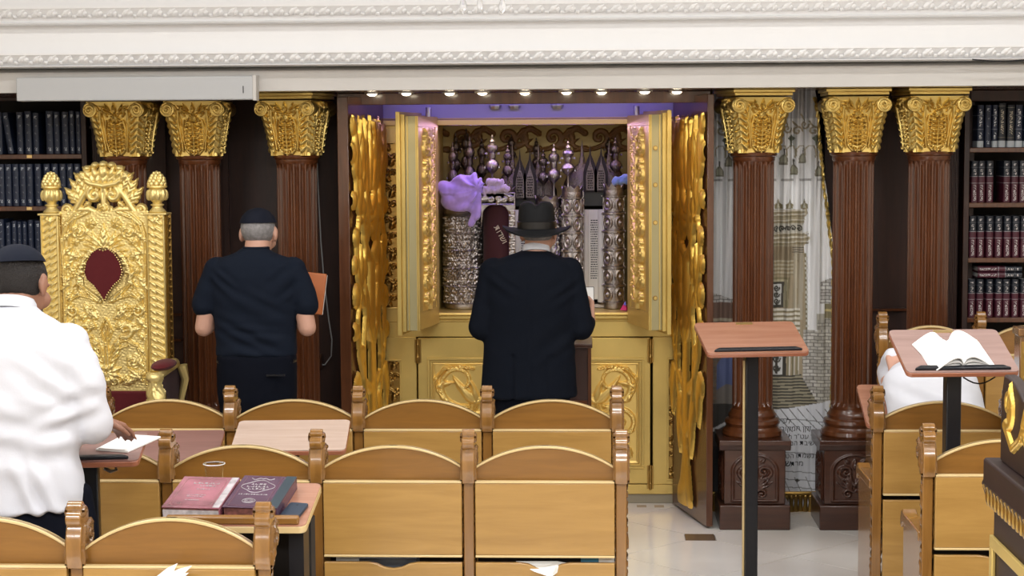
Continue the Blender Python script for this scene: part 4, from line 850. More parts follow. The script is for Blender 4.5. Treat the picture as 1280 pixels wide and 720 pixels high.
def band_case(label, x, r, D, yt, m, rows=6, n=8, style=0, cols=4, fin=True):
    t = T_('torah_case', label, x, D); X = px(x, D); zt = uz(yt, D); z0 = zsh
    lathe_n(t, 'body', [(r, z0 + .001), (r * 1.04, z0 + 0.015), (r, z0 + 0.03), (r, zt - 0.03), (r * 1.06, zt - 0.015), (r * 1.02, zt)], 32, (X, D, 0), m)
    def fnc(u, v, h):
        rr = r + 0.001 + h; return X + rr * np.sin(u), D - rr * np.cos(u), v
    rl = Relief(-1.5, 1.5, z0 + .03, zt - .03, 0.004); rl.u, rl.v = np.meshgrid(np.linspace(-1.5, 1.5, 90), np.linspace(z0 + .03, zt - .03, int((zt - z0) / .0035))); rl.nv, rl.nu = rl.u.shape; rl.h = np.zeros_like(rl.u)
    cell = (zt - z0 - .06) / rows; U_ = rl.u * cols / 3.0 + 10; V_ = (rl.v - z0 - .03) / cell; fu = np.abs((U_ % 1) - .5) * 2; fv = np.abs((V_ % 1) - .5) * 2
    if style == 0: h = 0.010 * np.clip(np.sqrt(np.clip(1 - (np.hypot(fu * 1.1, fv * 1.25)) ** 2, 0, 1)) * (0.5 + 0.5 * np.cos(np.hypot(fu, fv) * 9)), 0, 1) + 0.009 * (fv > 0.86) + 0.006 * (fu > .9)
    else:
        wv = np.sin(U_ * 7 + 3 * np.sin(V_ * 5.1)) * np.sin(V_ * 9.3 + 2.6 * np.sin(U_ * 6.2)); h = 0.008 * np.clip(wv * 1.6, 0, 1) + 0.005 * np.clip(np.sin(U_ * 23 + V_ * 3) * np.sin(V_ * 21), 0, 1) + 0.008 * (fv > .94)
    rl.h = h; rl.build('chased_relief', m, t, fn=fnc)
    crown(t, X, D, zt - 0.005, r * 1.0, m)
    lathe_n(t, 'cap', [(r * .95, zt - 0.002), (r * .75, zt + 0.02), (r * .2, zt + 0.035)], 24, (X, D, 0), m)
    return t, X, zt
def tablet(mb, xc, w_, z0, z1, D, dep=0.012):
    h = z1 - z0; mb.prism([(xc - w_ / 2, z0), (xc + w_ / 2, z0), (xc + w_ / 2, z0 + h * .42), (xc + w_ * .34, z0 + h * .60), (xc + w_ * .08, z0 + h * .78), (xc, z1), (xc - w_ * .08, z0 + h * .78), (xc - w_ * .34, z0 + h * .60), (xc - w_ / 2, z0 + h * .42)], D, D + dep, 'y')
def lettering(par, x0, x1, z0, z1, D, rows, m=None, seed=1, hh=0.45, name='lettering'):
    mb = MB(); rs = random.Random(seed); dz = (z1 - z0) / rows
    for j in range(rows):
        x = x0 + rs.random() * .003; z = z1 - (j + 1) * dz
        while x < x1 - 0.004:
            w_ = rs.uniform(0.004, 0.012); w_ = min(w_, x1 - x)
            mb.box(x, x + w_, D - 0.0006, D, z, z + dz * hh); x += w_ + rs.uniform(0.0015, 0.003)
    return tag(mb.build(name, m or M['ink'], par, smooth=0), kind='stuff')
def open_case(label, x, D, wl, wr, ytop, ydome, ybody, parch=True, dome_m=None):
    """a round-shouldered case whose two halves stand open around the written scroll"""
    t = T_('open_torah_case', label, x, D); X = px(x, D); z0 = zsh; zb, zd, zt = uz(ybody, D), uz(ydome, D), uz(ytop, D); hl = zt - zd; ms = dome_m or M['silver']
    prof = [(0.10, 0), (0.115, .03), (0.112, .14), (0.095, .26), (0.065, .40), (0.036, .54), (0.020, .68), (0.013, .82), (0.010, .9), (0.002, 1.0)]
    for s_, w_ in ((-1, wl), (1, wr)):
        cx = X + s_ * w_ * .55
        MB().lathe([(r_ * .90 * (1 if q < .5 else .6), zd + q * hl) for r_, q in prof], 26, (cx + s_ * .040, D + 0.03, 0), squash=0.5).build('dome_half', M['dsilver'], t)
        mb = MB(); tablet(mb, cx - s_ * 0.005, 0.075, zd - 0.01, zd + hl * .92, D - 0.055, 0.01); q = mb.build('dome_lining', M['darkvoid'], t)
        mb = MB(); tablet(mb, cx - s_ * 0.005, 0.046, zd, zd + hl * .70, D - 0.058, 0.004); tb = mb.build('blessing_tablet', M['dsilver'], q)
        lettering(tb, cx - s_ * .005 - .016, cx - s_ * .005 + .016, zd + .01, zd + hl * .42, D - 0.0585, 8, M['darkvoid'], 3, .5)
    MB().box(X - wl - .02, X + wr + .02, D + 0.05, D + 0.11, z0, zd).build('case_back', M['darkvoid'], t)
    MB().box(X - wl - .012, X + wr + .012, D - 0.05, D + 0.05, z0 + .001, z0 + 0.02).build('case_floor', ms, t)
    MB().box(X - wl, X + wr, D - 0.03, D - 0.02, zb + 0.02, zd - 0.01).build('inner_band', M['black'], t)
    if parch:
        c1 = X - wl * .15; mb = MB(); mb.box(X - wl + .012, X + wr * .25, D - 0.036, D - 0.030, z0 + 0.045, zb); p = mb.build('parchment', M['parch'], t)
        lettering(p, X - wl + .035, X + wr * .18, z0 + 0.16, zb - 0.05, D - 0.0365, 26, M['ink'], 5)
        MB().lathe([(0.026, z0 + 0.03), (0.026, zb)], 16, (X + wr * .55, D - 0.030, 0)).build('scroll_roll', M['parch'], t)
        MB().lathe([(0.016, z0 + 0.045), (0.016, zb)], 14, (X - wl * .85, D - 0.032, 0)).build('scroll_roll', M['parch'], t)
        MB().lathe([(0.03, z0 + 0.018), (0.034, z0 + .03), (0.01, z0 + .03)], 16, (X + wr * .55, D - 0.03, 0)).build('roller_disc', M['dsilver'], t)
    for s_, w_ in ((-1, wl), (1, wr)):
        MB().box(X + s_ * (w_ + .004) - .006, X + s_ * (w_ + .004) + .006, D - 0.05, D + 0.06, z0 + .02, zd).build('case_wall', ms, t, bev=0.003)
    return t, X, zd
zsh += 0.003
SV, DS = M['silver'], M['dsilver']
t1, X1, z1_ = band_case('broad chased silver scroll case under the purple tulle, at the left of the ark', 578, 0.099, 9.72, 262, SV, 5, style=1, cols=6)
finial(t1, X1 - .05, 9.72, z1_ + .02, uz(177, 9.72), DS, .8); finial(t1, X1 + .045, 9.72, z1_ + .02, uz(170, 9.72), DS, .9)
t2, X2, z2_ = band_case('dark narrow silver scroll case standing behind, right of the purple tulle', 603, 0.05, 9.86, 250, DS, 8, style=1, cols=4)
finial(t2, X2, 9.86, z2_ + .01, uz(172, 9.86), DS, .85)
mb = MB()
for k in range(9):
    x = px(597 + 1.9 * k, 9.80); mb.tube([(x, 9.80, uz(262 + (k % 3) * 4, 9.8)), (x + .002, 9.80, uz(300 + (k * 7) % 30, 9.8))], 0.0022, 5); mb.ball((x + .002, 9.80, uz(302 + (k * 7) % 30, 9.8)), 0.005, 6, 4)
tag(mb.build('hanging_chains', SV, t2), kind='stuff')
# maroon velvet case with silver frame
D3 = 9.66; t3 = T_('velvet_torah_case', 'maroon velvet scroll case with gilt letters in a silver frame, left of the black hat', 625, D3); X3 = px(624, D3); zt3 = uz(240, D3); w3 = 0.088
MB().lathe([(w3, zsh + .001), (w3, zt3 - 0.07)], 28, (X3, D3, 0)).build('velvet_mantle', M['maroon'], t3)
mb = MB(); n = 12; out = [(X3 - w3 - .004, uz(285, D3)), (X3 - w3 - .004, zt3), (X3 + w3 + .006, zt3), (X3 + w3 + .006, zsh + .002), (X3 + w3 - .030, zsh + .002)] + [(X3 - .012 + (w3 - .018) * math.cos(a), uz(285, D3) + .055 * math.sin(a) + .08) for a in np.linspace(0, PI * .95, n)]
mb.prism(out, D3 - w3 - .022, D3 - w3 - .006, 'y'); fr = mb.build('silver_frame', SV, t3, bev=0.003)
chased_panel(fr, X3 + w3 - .028, X3 + w3 + .004, zsh + .01, uz(262, D3), D3 - w3 - .022, SV, 18, style=1, depth=.007); chased_panel(fr, X3 - w3, X3 + w3, uz(255, D3), zt3 - .004, D3 - w3 - .022, SV, 1, style=1, cols=5, depth=.007)
crown(t3, X3, D3, zt3 - .004, w3, SV, 11, 0.035)
tm = text_mesh('תודשו', 0.045, 0.001); place_mesh('gilt_letters', tm, Matrix.Translation((X3 + .012, D3 - w3 - .003, uz(292, D3))) @ Matrix.Rotation(R(90), 4, 'X') @ Matrix.Rotation(R(-62), 4, 'Z'), mat('cream_thread', (.42, .34, .28), .7), t3)
finial(t3, X3 - .035, D3, zt3, uz(168, D3), SV, 1.05); finial(t3, X3 + .05, D3, zt3, uz(182, D3), DS, .8)
t4, X4, z4_ = open_case('open scroll case with onion dome behind the crown of the black hat', 657, 9.80, 0.060, 0.060, 180, 247, 262)
t5, X5, z5_ = band_case('crowned silver scroll case right behind the black hat', 686, 0.070, 9.70, 252, SV, 6, style=1, cols=3)
finial(t5, X5 + .03, 9.70, z5_, uz(180, 9.7), SV, 1.0); finial(t5, X5 - .03, 9.74, z5_, uz(187, 9.7), DS, .9)
t6, X6, z6_ = band_case('slim silver scroll case with medallion rings, left of the open parchment', 715.5, 0.055, 9.66, 240, SV, 6, style=0, cols=3)
finial(t6, X6 - .022, 9.66, z6_, uz(177, 9.66), SV, 1.05)
t7, X7, z7_ = open_case('open scroll case showing the full column of written parchment', 745, 9.76, 0.066, 0.062, 176, 238, 262)
t8, X8, z8_ = band_case('silver scroll case with medallion rings beside the right ark door', 767, 0.052, 9.68, 238, SV, 6, style=0, cols=2)
finial(t8, X8 + .012, 9.68, z8_, uz(172, 9.7), DS, .9)
t9, X9, z9_ = band_case('tarnished dark scroll case at the far back left of the ark', 570, 0.043, 9.86, 240, DS, 7, style=1); finial(t9, X9, 9.89, z9_, uz(165, 9.89), DS, .8); finial(t9, X9 + .06, 9.89, z9_, uz(160, 9.89), DS, .9)
for k, (x, yt, yb, D, s, lb) in enumerate(((640, 168, 215, 9.905, .7, 'tall thin dark finial left of the domed case'), (671, 172, 230, 9.905, .7, 'dark finial right above the black hat'), (761, 172, 214, 9.905, .7, 'dark finial behind the right dome'))):
    t = thing('rimon', lb, 'finial', (px(x, D), D, zsh)); mb = MB().lathe([(0.035, zsh + .002), (0.035, uz(yb, D))], 14, (px(x, D), D, 0)); mb.build('stem', DS, t); finial(t, px(x, D), D, uz(yb, D), uz(yt, D), DS, s, 'bulb')
# tulle and cloths
def tulle_disp(a, f, seed): return lambda co, no: a * npnoise(co, (f, f, f * .7), seed) + a * .5 * np.abs(npnoise(co, (f * 2.3,) * 3, seed + 1))
def tulle_fold(co, no):
    k = U(598, 234, 9.52); dx, dz = co[:, 0] - k.x, co[:, 2] - k.z; an = np.arctan2(dz, dx); rr = np.hypot(dx, dz)
    f_ = np.clip(rr / .05, 0, 1); return f_ * (0.011 * (1 - 1.6 * np.abs(np.sin(4.5 * an + 9 * rr + co[:, 1] * 20))) + .004 * np.sin(13 * an + 30 * rr)) - .004 * (1 - f_)
tul = mat('purple_tulle', (0.40, 0.27, 0.72), 0.85, var=0.15, vscale=18, sheen=0.6); tul2 = mat('mauve_tulle', (0.42, 0.33, 0.46), 0.85, var=0.15, vscale=30, sheen=0.5)
mb = MB(); D = 9.58
def cap_(p, q, r0, r1, n=5):
    for k in range(n + 1): t_ = k / n; mb.ball([p[i] + (q[i] - p[i]) * t_ for i in range(3)], r0 + (r1 - r0) * t_, 12, 8)
pp = lambda x, y, d=D: tuple(U(x, y, d))
cap_(pp(558, 238), pp(594, 232), 0.048, 0.050); cap_(pp(561, 250), pp(588, 258), 0.048, 0.040); cap_(pp(575, 246), pp(590, 244), 0.05, 0.05); cap_(pp(592, 238), pp(597, 268), 0.040, 0.028); cap_(pp(594, 262), pp(589, 279), 0.026, 0.010); cap_(pp(568, 228), pp(590, 224), 0.030, 0.030); cap_(pp(600, 240), pp(606, 252), 0.025, 0.015)
o = organ('purple_tulle_scarf', mb, tul, None, 0.0055, 3, tulle_fold); tag(o, 'bunched purple tulle scarf draped over the left silver scroll cases', 'scarf')
mb = MB(); D = 9.56; cap_(pp(608, 238, D), pp(632, 236, D), 0.022, 0.022); cap_(pp(612, 228, D), pp(626, 228, D), 0.020, 0.018); cap_(pp(606, 242, D), pp(603, 252, D), 0.014, 0.008)
o = organ('tulle_ruffle', mb, tul2, None, 0.005, 2, tulle_disp(0.010, 110, 9)); tag(o, 'crumpled mauve tulle ruffle on top of the maroon velvet case', 'scarf')
mb = MB(); D = 9.60; cap_(pp(770, 226, D), pp(784, 224, D), 0.022, 0.024)
o = organ('blue_cloth', mb, mat('blue_cloth', (0.16, 0.25, 0.55), 0.8, sheen=.4), None, 0.005, 2, tulle_disp(0.010, 90, 12)); tag(o, 'small crumpled blue cloth on the right silver scroll case', 'cloth')
D = 9.56; mb = MB(); a = U(775, 386, D); mb.add([(a.x, D, zsh + .001), (a.x + .035, D - .03, zsh + .001), (a.x + .045, D + .02, zsh + .001), (a.x + .028, D, zsh + .05)], [(0, 1, 2), (0, 1, 3), (1, 2, 3), (0, 2, 3)])
tp = thing('pink_packet', 'small pink and blue packet lying at the right end of the ark shelf', 'packet', (a.x, D, zsh)); mb.build('wrapper', mat('pink_wrap', (0.6, 0.04, 0.16), 0.5), tp)
MB().add([(a.x + .018, D - .012, zsh + .03), (a.x + .033, D - .026, zsh + .028), (a.x + .0282, D - .004, zsh + .0505)], [(0, 1, 2)]).build('blue_corner', mat('blue_wrap', (0.1, 0.14, 0.5), 0.5), tp)
# ------------------------------------------------------------------ golden throne
TD = 8.5; tx = lambda x, D=TD: U(x, 350, D).x; tz = lambda y, D=TD: uz(y, D, 130)
tc = tx(130.5); G_ = M['thrgold']
thr = thing('throne', 'tall carved golden throne with crimson velvet medallion against the left wall', 'throne', (tc, TD, 0))
zA, zB = tz(487), tz(264); HW = 0.222
MB().box(tc - HW, tc + HW, TD + 0.012, TD + 0.07, zA - 0.02, zB - 0.02).build('back_board', G_, thr, bev=0.004)
rl = Relief(-HW, HW, 0, zB - zA, 0.0027); rl.sym = True; Hh = zB - zA; py = lambda y: (487 - y) / 223 * Hh; pxu = lambda x: (x - 130.5) / 258.8
st = lambda pts, a, b, h=.016, g=True: rl.stroke([(pxu(x), py(y)) for x, y in pts], a, b, h, g)
lf = lambda x, y, a, l, w, n=3, b=0.0, h=.016: rl.leaf(pxu(x), py(y), R(a), l, w, h, n, b)
st([(182, 480), (183, 420), (182, 350), (184, 300), (178, 280), (165, 268), (150, 264)], .010, .014); st([(150, 265), (166, 272), (176, 290), (175, 310)], .010, .006)
for k, y in enumerate(range(300, 480, 18)): lf(181, y, 120, .06, .016, 3, .3)
rl.flower(pxu(162), py(290), .046, .024, 5); rl.flower(pxu(147), py(279), .030, .022, 5, False); rl.flower(pxu(167), py(302), .022, .018, 5, False)
lf(130.5, 312, 90, .13, .030, 4, 0, .022); lf(131, 312, 65, .11, .020, 3, -.4); lf(133, 310, 35, .09, .020, 3, .5)
for k in range(9): a = 150 - k * 26; x = 131 + 29 * math.cos(R(a - 60)); lf(134 + k * 3.6, 308 + k * k * .9, 78 - k * 10, .062 - k * .002, .014, 1, -.8, .020)
for k in range(6): st([(134 + 4 * k, 309 + 1.6 * k), (148 + 3 * k, 312 + 5 * k), (160 + 1.2 * k, 326 + 7 * k)], .0055, .004, .017, False)
for k, (x, y, r_) in enumerate(((171, 338, .024), (160, 396, .026), (149, 386, .022), (165, 452, .042), (176, 372, .020), (145, 430, .018), (174, 468, .022), (152, 474, .024))): rl.flower(pxu(x), py(y), r_, .020, 5, k in (0, 3))
rl.sym = False; rl.grapes(pxu(95), py(334), .0085, 5, .020); rl.grapes(pxu(163), py(384), .0085, 4, .020); rl.flower(pxu(93), py(320), .028, .018, 6, False); rl.flower(pxu(169), py(320), .028, .018, 6, False); rl.sym = True
st([(137, 376), (150, 371), (163, 368), (175, 374), (181, 388)], .011, .007, .018); st([(140, 374), (152, 364), (166, 352)], .016, .008, .022)
for x, y, a, l, w, n, b in ((140, 398, 30, .10, .024, 4, .4), (145, 404, -20, .10, .022, 3, .3), (150, 398, 80, .08, .022, 3, -.3), (170, 396, -60, .09, .020, 3, .3), (176, 410, 200, .09, .018, 3, -.3), (175, 350, -60, .08, .020, 3, .3), (158, 356, 60, .09, .018, 3, 0), (176, 330, 110, .08, .018, 3, 0), (178, 316, 200, .07, .018, 3, 0)): lf(x, y, a, l, w, n, b)
rl.spiral((pxu(156), py(412)), .040, R(-120), 1.2, .012, .007, .022, True); rl.spiral((pxu(172), py(388)), .028, R(20), -1.2, .008, .005, .018, True); lf(150, 412, 100, .05, .030, 5, 0, .024)
st([(134, 445), (142, 428), (156, 424), (170, 432), (180, 450)], .008, .010, .018); st([(136, 452), (146, 436), (158, 432)], .005, .005, .015); 
for k in range(5): lf(136 + k * 1.5, 452 - k * 5, 20 + k * 8, .055, .009, 2, .3)
st([(130.5, 460), (130.5, 430), (130.5, 408)], .018, .008, .026, True); st([(133, 425), (138, 414), (133, 402), (130.5, 398)], .008, .006, .020)
for a in (-90, -55, -20, 15, 50): lf(131, 466, a, .075, .022, 2, .1, .022)
rl.blob(0, py(460), .014, .03)
lf(150, 480, 10, .11, .020, 4, .3); lf(158, 468, -30, .08, .020, 3, .3); lf(176, 478, 120, .10, .020, 4, .3); rl.spiral((pxu(140), py(478)), .022, 0, 1.2, .007, .005, .018, True)
rl.h = rl.h + 0.0018 * npnoise(np.stack([rl.u.ravel(), rl.v.ravel(), 0 * rl.u.ravel()], 1), (260, 260, 260), 2).reshape(rl.u.shape)
bell = lambda u: np.clip((HW - np.abs(u)) / .03, 0, 1)
topz = lambda u: zB - zA - 0.03 - 0.02 * (np.abs(u) < .06) + 0.0 * u
rl.build('back_carving', G_, thr, fn=lambda u, v, h: (tc + u, TD + 0.011 - h, zA + v))
med = [(131, 377), (126, 368), (118, 357), (109, 349), (106, 340), (109, 327), (116, 316), (123, 311), (131, 313)]
mp_ = [(tc + pxu(x), tz(y)) for x, y in med]; mp_ += [(2 * tc - x, z) for x, z in reversed(mp_[1:-1])]
MB().prism(mp_, TD - 0.020, TD + 0.01, 'y').build('velvet_medallion', M['velvet'], thr, bev=0.006)
mb = MB()
for i in range(len(mp_)):
    a, b = Vector(mp_[i]), Vector(mp_[(i + 1) % len(mp_)]); n = max(2, int((b - a).length / .011))
    for k in range(n): c = a.lerp(b, k / n); mb.ball((c.x, TD - 0.021, c.y), .0042, 6, 4)
tag(mb.build('studs', G_, thr), kind='stuff')
for s_ in (-1, 1):                                   # posts with scroll carving, and their finials
    c = tc + s_ * 0.262; w_ = 0.042
    p = MB().box(c - w_, c + w_, TD - 0.012, TD + 0.10, 0, tz(269)).build('back_post', G_, thr, bev=0.004)
    rl = Relief(-w_, w_, 0, 0.92, 0.003)
    for k in range(26):
        z = k * .036; rl.leaf(-.028, z, R(62), .062, .010, .012, 1, -.5, False); rl.leaf(.002, z + .01, R(66), .045, .011, .012, 1, -.5, False)
    rl.flower(0, .89, .024, .014, 5, False); rl.stroke([(-w_ + .003, 0), (-w_ + .003, .92)], .005, .005, .012); rl.stroke([(w_ - .003, 0), (w_ - .003, .92)], .005, .005, .012)
    rl.build('post_carving', G_, p, fn=lambda u, v, h, c=c, s_=s_: (c - s_ * u, TD - 0.0125 - h, zA - .02 + v * ((tz(269) - zA + .02) / .92)))
    rl.build('post_side_carving', M['darkgold'], p, fn=lambda u, v, h, c=c, s_=s_: (c + w_ + 0.0005 + h, TD + .045 + u, zA - .02 + v * ((tz(269) - zA + .02) / .92)))
    z0 = tz(269); q = (tz(214) - z0)
    f = MB().box(c - .056, c + .056, TD - .02, TD + .09, z0, z0 + .010).build('finial_cap', G_, thr, bev=.003)
    pr = [(.040, .05), (.043, .07), (.036, .11), (.026, .16), (.024, .19), (.033, .215), (.033, .235), (.022, .26), (.024, .29), (.042, .36), (.050, .44), (.051, .50), (.044, .57), (.036, .60), (.046, .615), (.050, .63), (.048, .655), (.034, .67), (.036, .72), (.030, .84), (.018, .93), (.004, 1.0)]
    v = MB().lathe([(r_, z0 + k * q) for r_, k in pr], 28, (c, TD + .035, 0)).build('urn_finial', G_, f)
    mb = MB()
    for lv, rr, nn, br in ((.70, .036, 9, .013), (.76, .034, 8, .013), (.82, .030, 7, .012), (.88, .024, 6, .011), (.94, .014, 4, .009)):
        for k in range(nn): a = 2 * PI * k / nn + lv * 9; mb.ball((c + rr * math.cos(a), TD + .035 + rr * math.sin(a), z0 + lv * q), (br, br, br * 1.1), 7, 5)
    for k in range(10): a = 2 * PI * k / 10; mb.ball((c + .042 * math.cos(a), TD + .035 + .042 * math.sin(a), z0 + .45 * q), (.014, .014, .028), 8, 6)
    tag(mb.build('urn_leaves', G_, f), kind='stuff')
# pierced crest
rl = Relief(-.215, .215, 0, 0.34, .0028); rl.sym = True; cy_ = lambda y: (278 - y) / 258.8
st = lambda pts, a, b, h=.022, g=False: rl.stroke([(pxu(x), cy_(y)) for x, y in pts], a, b, h, g)
lf = lambda x, y, a, l, w, n=3, b=0.0, h=.022: rl.leaf(pxu(x), cy_(y), R(a), l, w, h, n, b)
st([(133, 270), (150, 262), (168, 262), (180, 267)], .018, .016, .016); 
for y_, hh in ((268, .03), (272, .03)): st([(130, y_), (186, y_ + 4)], .02, .02, .014)
rl.spiral((pxu(177), cy_(262)), .026, R(-60), 1.2, .012, .008, .024); st([(170, 266), (160, 250), (152, 238), (150, 228)], .018, .012)
lf(163, 256, 62, .11, .030, 4, -.2); lf(160, 247, 70, .11, .026, 4, -.2); lf(155, 238, 75, .10, .024, 4, -.3); lf(158, 250, 20, .09, .022, 3, .3)
st([(144, 229), (152, 222), (161, 222), (166, 232)], .012, .008); st([(148, 222), (158, 216), (164, 225)], .012, .008)
rl.spiral((pxu(142), cy_(243)), .034, R(60), -1.1, .017, .012, .030); lf(136, 248, 60, .07, .020, 3, .3); lf(148, 252, -40, .05, .016, 3)
rl.flower(0, cy_(262), .043, .034, 5); st([(131, 256), (133, 240), (131, 232)], .014, .010)
st([(131, 232), (147, 229), (152, 226)], .017, .014, .032, False)
for x, y, a, l, w in ((131, 229, 90, .105, .030), (137, 229, 76, .100, .026), (143, 228, 60, .096, .026), (149, 227, 40, .075, .024)): lf(x, y, a, l, w, 2, -.1, .030)
rl.blob(pxu(131), cy_(205), .020, .034, .016); rl.blob(pxu(141), cy_(206), .020, .032, .015); rl.blob(pxu(151), cy_(210), .020, .030, .015); rl.blob(pxu(158), cy_(217), .016, .028, .014)
rl.build('crown_crest', G_, thr, fn=lambda u, v, h: (tc + u, TD + .035 - h, tz(278) + v), cut=.002, double=True)
rl = Relief(-.215, .215, 0, 0.34, .0028)
# lower back, seat, arms and legs
MB().box(tc - HW, tc + HW, TD - .0, TD + .06, tz(560), tz(489)).build('lower_back_velvet', M['velvet'], thr, bev=.01)
MB().box(tc - HW - .08, tc + HW + .08, TD - .50, TD - .02, .42, .50).build('seat_rail', G_, thr, bev=.01); MB().box(tc - HW - .06, tc + HW + .06, TD - .50, TD - .02, .50, .60).build('seat_cushion', M['velvet'], thr, bev=.03)
for sx in (-1, 1):
    for y in (TD - .46, TD - .03): MB().lathe([(.02, 0), (.035, .02), (.028, .10), (.045, .30), (.040, .42)], 14, (tc + sx * (HW + .04), y, 0)).build('leg', G_, thr)
    X = tc + sx * .362; za = tz(459, 8.1)
    arm = MB().tube([(tc + sx * .27, TD - .0, za - .05), (X, TD - .10, za - .02), (X, TD - .38, za - .028), (X - sx * .01, TD - .50, za - .05)], [.022, .026, .028, .018], 12).build('arm_rail', G_, thr)
    MB().loft([((X, TD - .45, za - .012), .030, .012), ((X, TD - .30, za + .002), .034, .02), ((X, TD - .12, za), .02, .02)], 4) if False else None
    mb = MB(); mb.ball((X, TD - .31, za), (.052, .14, .024), 18, 10); mb.build('arm_pad', M['velvet'], thr)
    rl = Relief(-.05, .05, 0, .34, .004); rl.leaf(-.01, .33, R(-84), .30, .045, .045, 3, .15); rl.leaf(.02, .30, R(-100), .26, .035, .040, 3, -.2); rl.blob(0, .315, .04, .05, .03); rl.stroke([(0, 0), (.0, .12), (-.006, .2)], .022, .026, .035); rl.blob(0, .13, .034, .05, .02); rl.blob(0.0, .035, .034, .05, .02)
    rl.build('arm_support', G_, thr, fn=lambda u, v, h, X=X, za=za: (X + u, TD - .49 - h, za - .35 + v), cut=.002, double=True)
    mb = MB(); mb.tube([(X + sx * .035, TD - .09, za - .03), (X + sx * .045, TD - .08, za - .10), (X + sx * .025, TD - .08, za - .20), (X + sx * .04, TD - .08, za - .36)], [.026, .020, .015, .022], 10); mb.build('rear_arm_support', G_, thr)
    MB().box(X - .012, X + .012, TD - .44, TD - .06, .50, za - .03).build('side_velvet', M['maroon'], thr, bev=.004)

# ------------------------------------------------------------------ printed curtain
CD = 9.32; NX, NY = 200, 560
gx = np.linspace(886, 1044, NX); gy = np.linspace(108, 640, NY); GX, GY = np.meshgrid(gx, gy)
left = np.full_like(gy, 888.0); right = np.interp(gy, [108, 150, 330, 450, 640], [1012, 1019, 1041, 1043, 1041])
tt = (GX - 886) / 158; XP = left[:, None] + tt * (right - left)[:, None]
col = np.ones((NY, NX, 3)) * np.array([0.80, 0.80, 0.83])
def put(mask, c): col[mask] = np.array(c)
def rect(x0, y0, x1, y1, c, sk=0): put((XP >= x0) & (XP <= x1) & (GY >= y0 + sk * (XP - x0)) & (GY <= y1 + sk * (XP - x0)), c)
def poly_(pts, c):
    ins = np.zeros(XP.shape, bool); n = len(pts); j = n - 1
    for i in range(n):
        xi, yi = pts[i]; xj, yj = pts[j]; ins ^= ((yi > GY) != (yj > GY)) & (XP < (xj - xi) * (GY - yi) / (yj - yi + 1e-9) + xi); j = i
    put(ins, c)
def line(pts, w_, c):
    m_ = np.zeros(XP.shape, bool)
    for (x0, y0), (x1, y1) in zip(pts, pts[1:]):
        L2 = (x1 - x0) ** 2 + (y1 - y0) ** 2 + 1e-9; t_ = np.clip(((XP - x0) * (x1 - x0) + (GY - y0) * (y1 - y0)) / L2, 0, 1); m_ |= np.hypot(XP - x0 - t_ * (x1 - x0), GY - y0 - t_ * (y1 - y0)) < w_
    put(m_, c)
def spi(cx, cy, r, a0, tn, w_, c): line([(cx + r * (1 - .85 * k / 14) * math.cos(a0 + tn * 6.28 * k / 14), cy + r * (1 - .85 * k / 14) * math.sin(a0 + tn * 6.28 * k / 14)) for k in range(15)], w_, c)
cream, tan, olive, dk, gb = (.60, .57, .50), (.34, .29, .20), (.22, .19, .11), (.05, .045, .035), (.40, .38, .34)
put((GY < 226) & (XP > 888), (.68, .68, .68)); put((GY < 150), (.52, .52, .53))
put((np.abs(GY - 226) < 1.1) & ((XP % 22) > 6), (.35, .34, .33))
for x, y in ((898, 216), (908.7, 203), (976.5, 201), (989.5, 214), (1000, 200), (1019.5, 216)):
    poly_([(x - 5, y + 6), (x - 4.6, y - 2), (x - 2, y - 6), (x, y - 7), (x + 2, y - 6), (x + 4.6, y - 2), (x + 5, y + 6)], (.20, .19, .14)); poly_([(x - 3.4, y + 4), (x - 3, y - 2), (x, y - 5), (x + 3, y - 2), (x + 3.4, y + 4)], (.36, .35, .27)); line([(x, y - 7), (x, y - 13)], .8, dk)
for x in (897, 909, 972, 984, 996, 1008, 1020): line([(x - 4, 196), (x - 4, 188), (x, 184), (x + 5, 184), (x + 7, 190), (x + 7, 198)], .7, tan)
for x, y, s_ in ((980, 163, 1), (993, 166, -1), (1002, 158, 1), (1013, 166, -1), (900, 165, 1), (912, 160, -1)): spi(x, y, 6, 0, 1.2 * s_, 1.1, tan); line([(x - 5, y - 12), (x, y - 5)], 1.0, tan)
for x, y in ((986, 178), (1016, 178), (905, 180)): poly_([(x - 5, y - 3), (x, y - 8), (x + 5, y - 3), (x + 2, y), (x, y + 12), (x - 2, y)], (.12, .13, .09))
# the printed tower
for x in (971, 984.5, 1003, 958): poly_([(x - 5, 262), (x - 5, 256), (x - 2, 255), (x, 249), (x + 2, 255), (x + 5, 256), (x + 5, 262)], olive); poly_([(x - 2.5, 261), (x, 253), (x + 2.5, 261)], (.5, .48, .40))
poly_([(930, 264), (1007, 262), (1008, 268), (1004, 272), (1003, 279), (1000, 283), (1001, 291), (1010, 296), (1012, 299), (1006, 304), (1003, 308), (930, 308)], tan)
for y, h_ in ((265, 1.5), (270, 1.2), (277, 1.0), (293, 1.0), (298, 1.6), (304, 1.0)): rect(930, y, 1010 if y > 290 else 1005, y + h_, cream, -.03); rect(930, y + h_ + 1, 1010 if y > 290 else 1003, y + h_ + 2.4, olive, -.03)
rect(930, 280, 1001, 291, (.46, .44, .38))
for x in range(934, 1000, 7): spi(x, 286, 3.6, x, 1.2, .9, dk)
poly_([(930, 308), (1003, 308), (1007, 345), (1008, 425), (1004, 520), (930, 520)], (.33, .27, .18))
rect(930, 308, 1000, 326, (.25, .20, .13)); rect(991, 306, 1002, 318, (.40, .36, .28)); 
for y in range(309, 318, 3): rect(989, y, 1003, y + 1, dk)
rect(997, 318, 1003, 400, (.38, .34, .26)); rect(991, 318, 996, 400, (.44, .40, .31))
for y in range(325, 345, 5): rect(930, y, 991, y + 2, (.42, .38, .28)); rect(930, y + 3, 991, y + 4, olive)
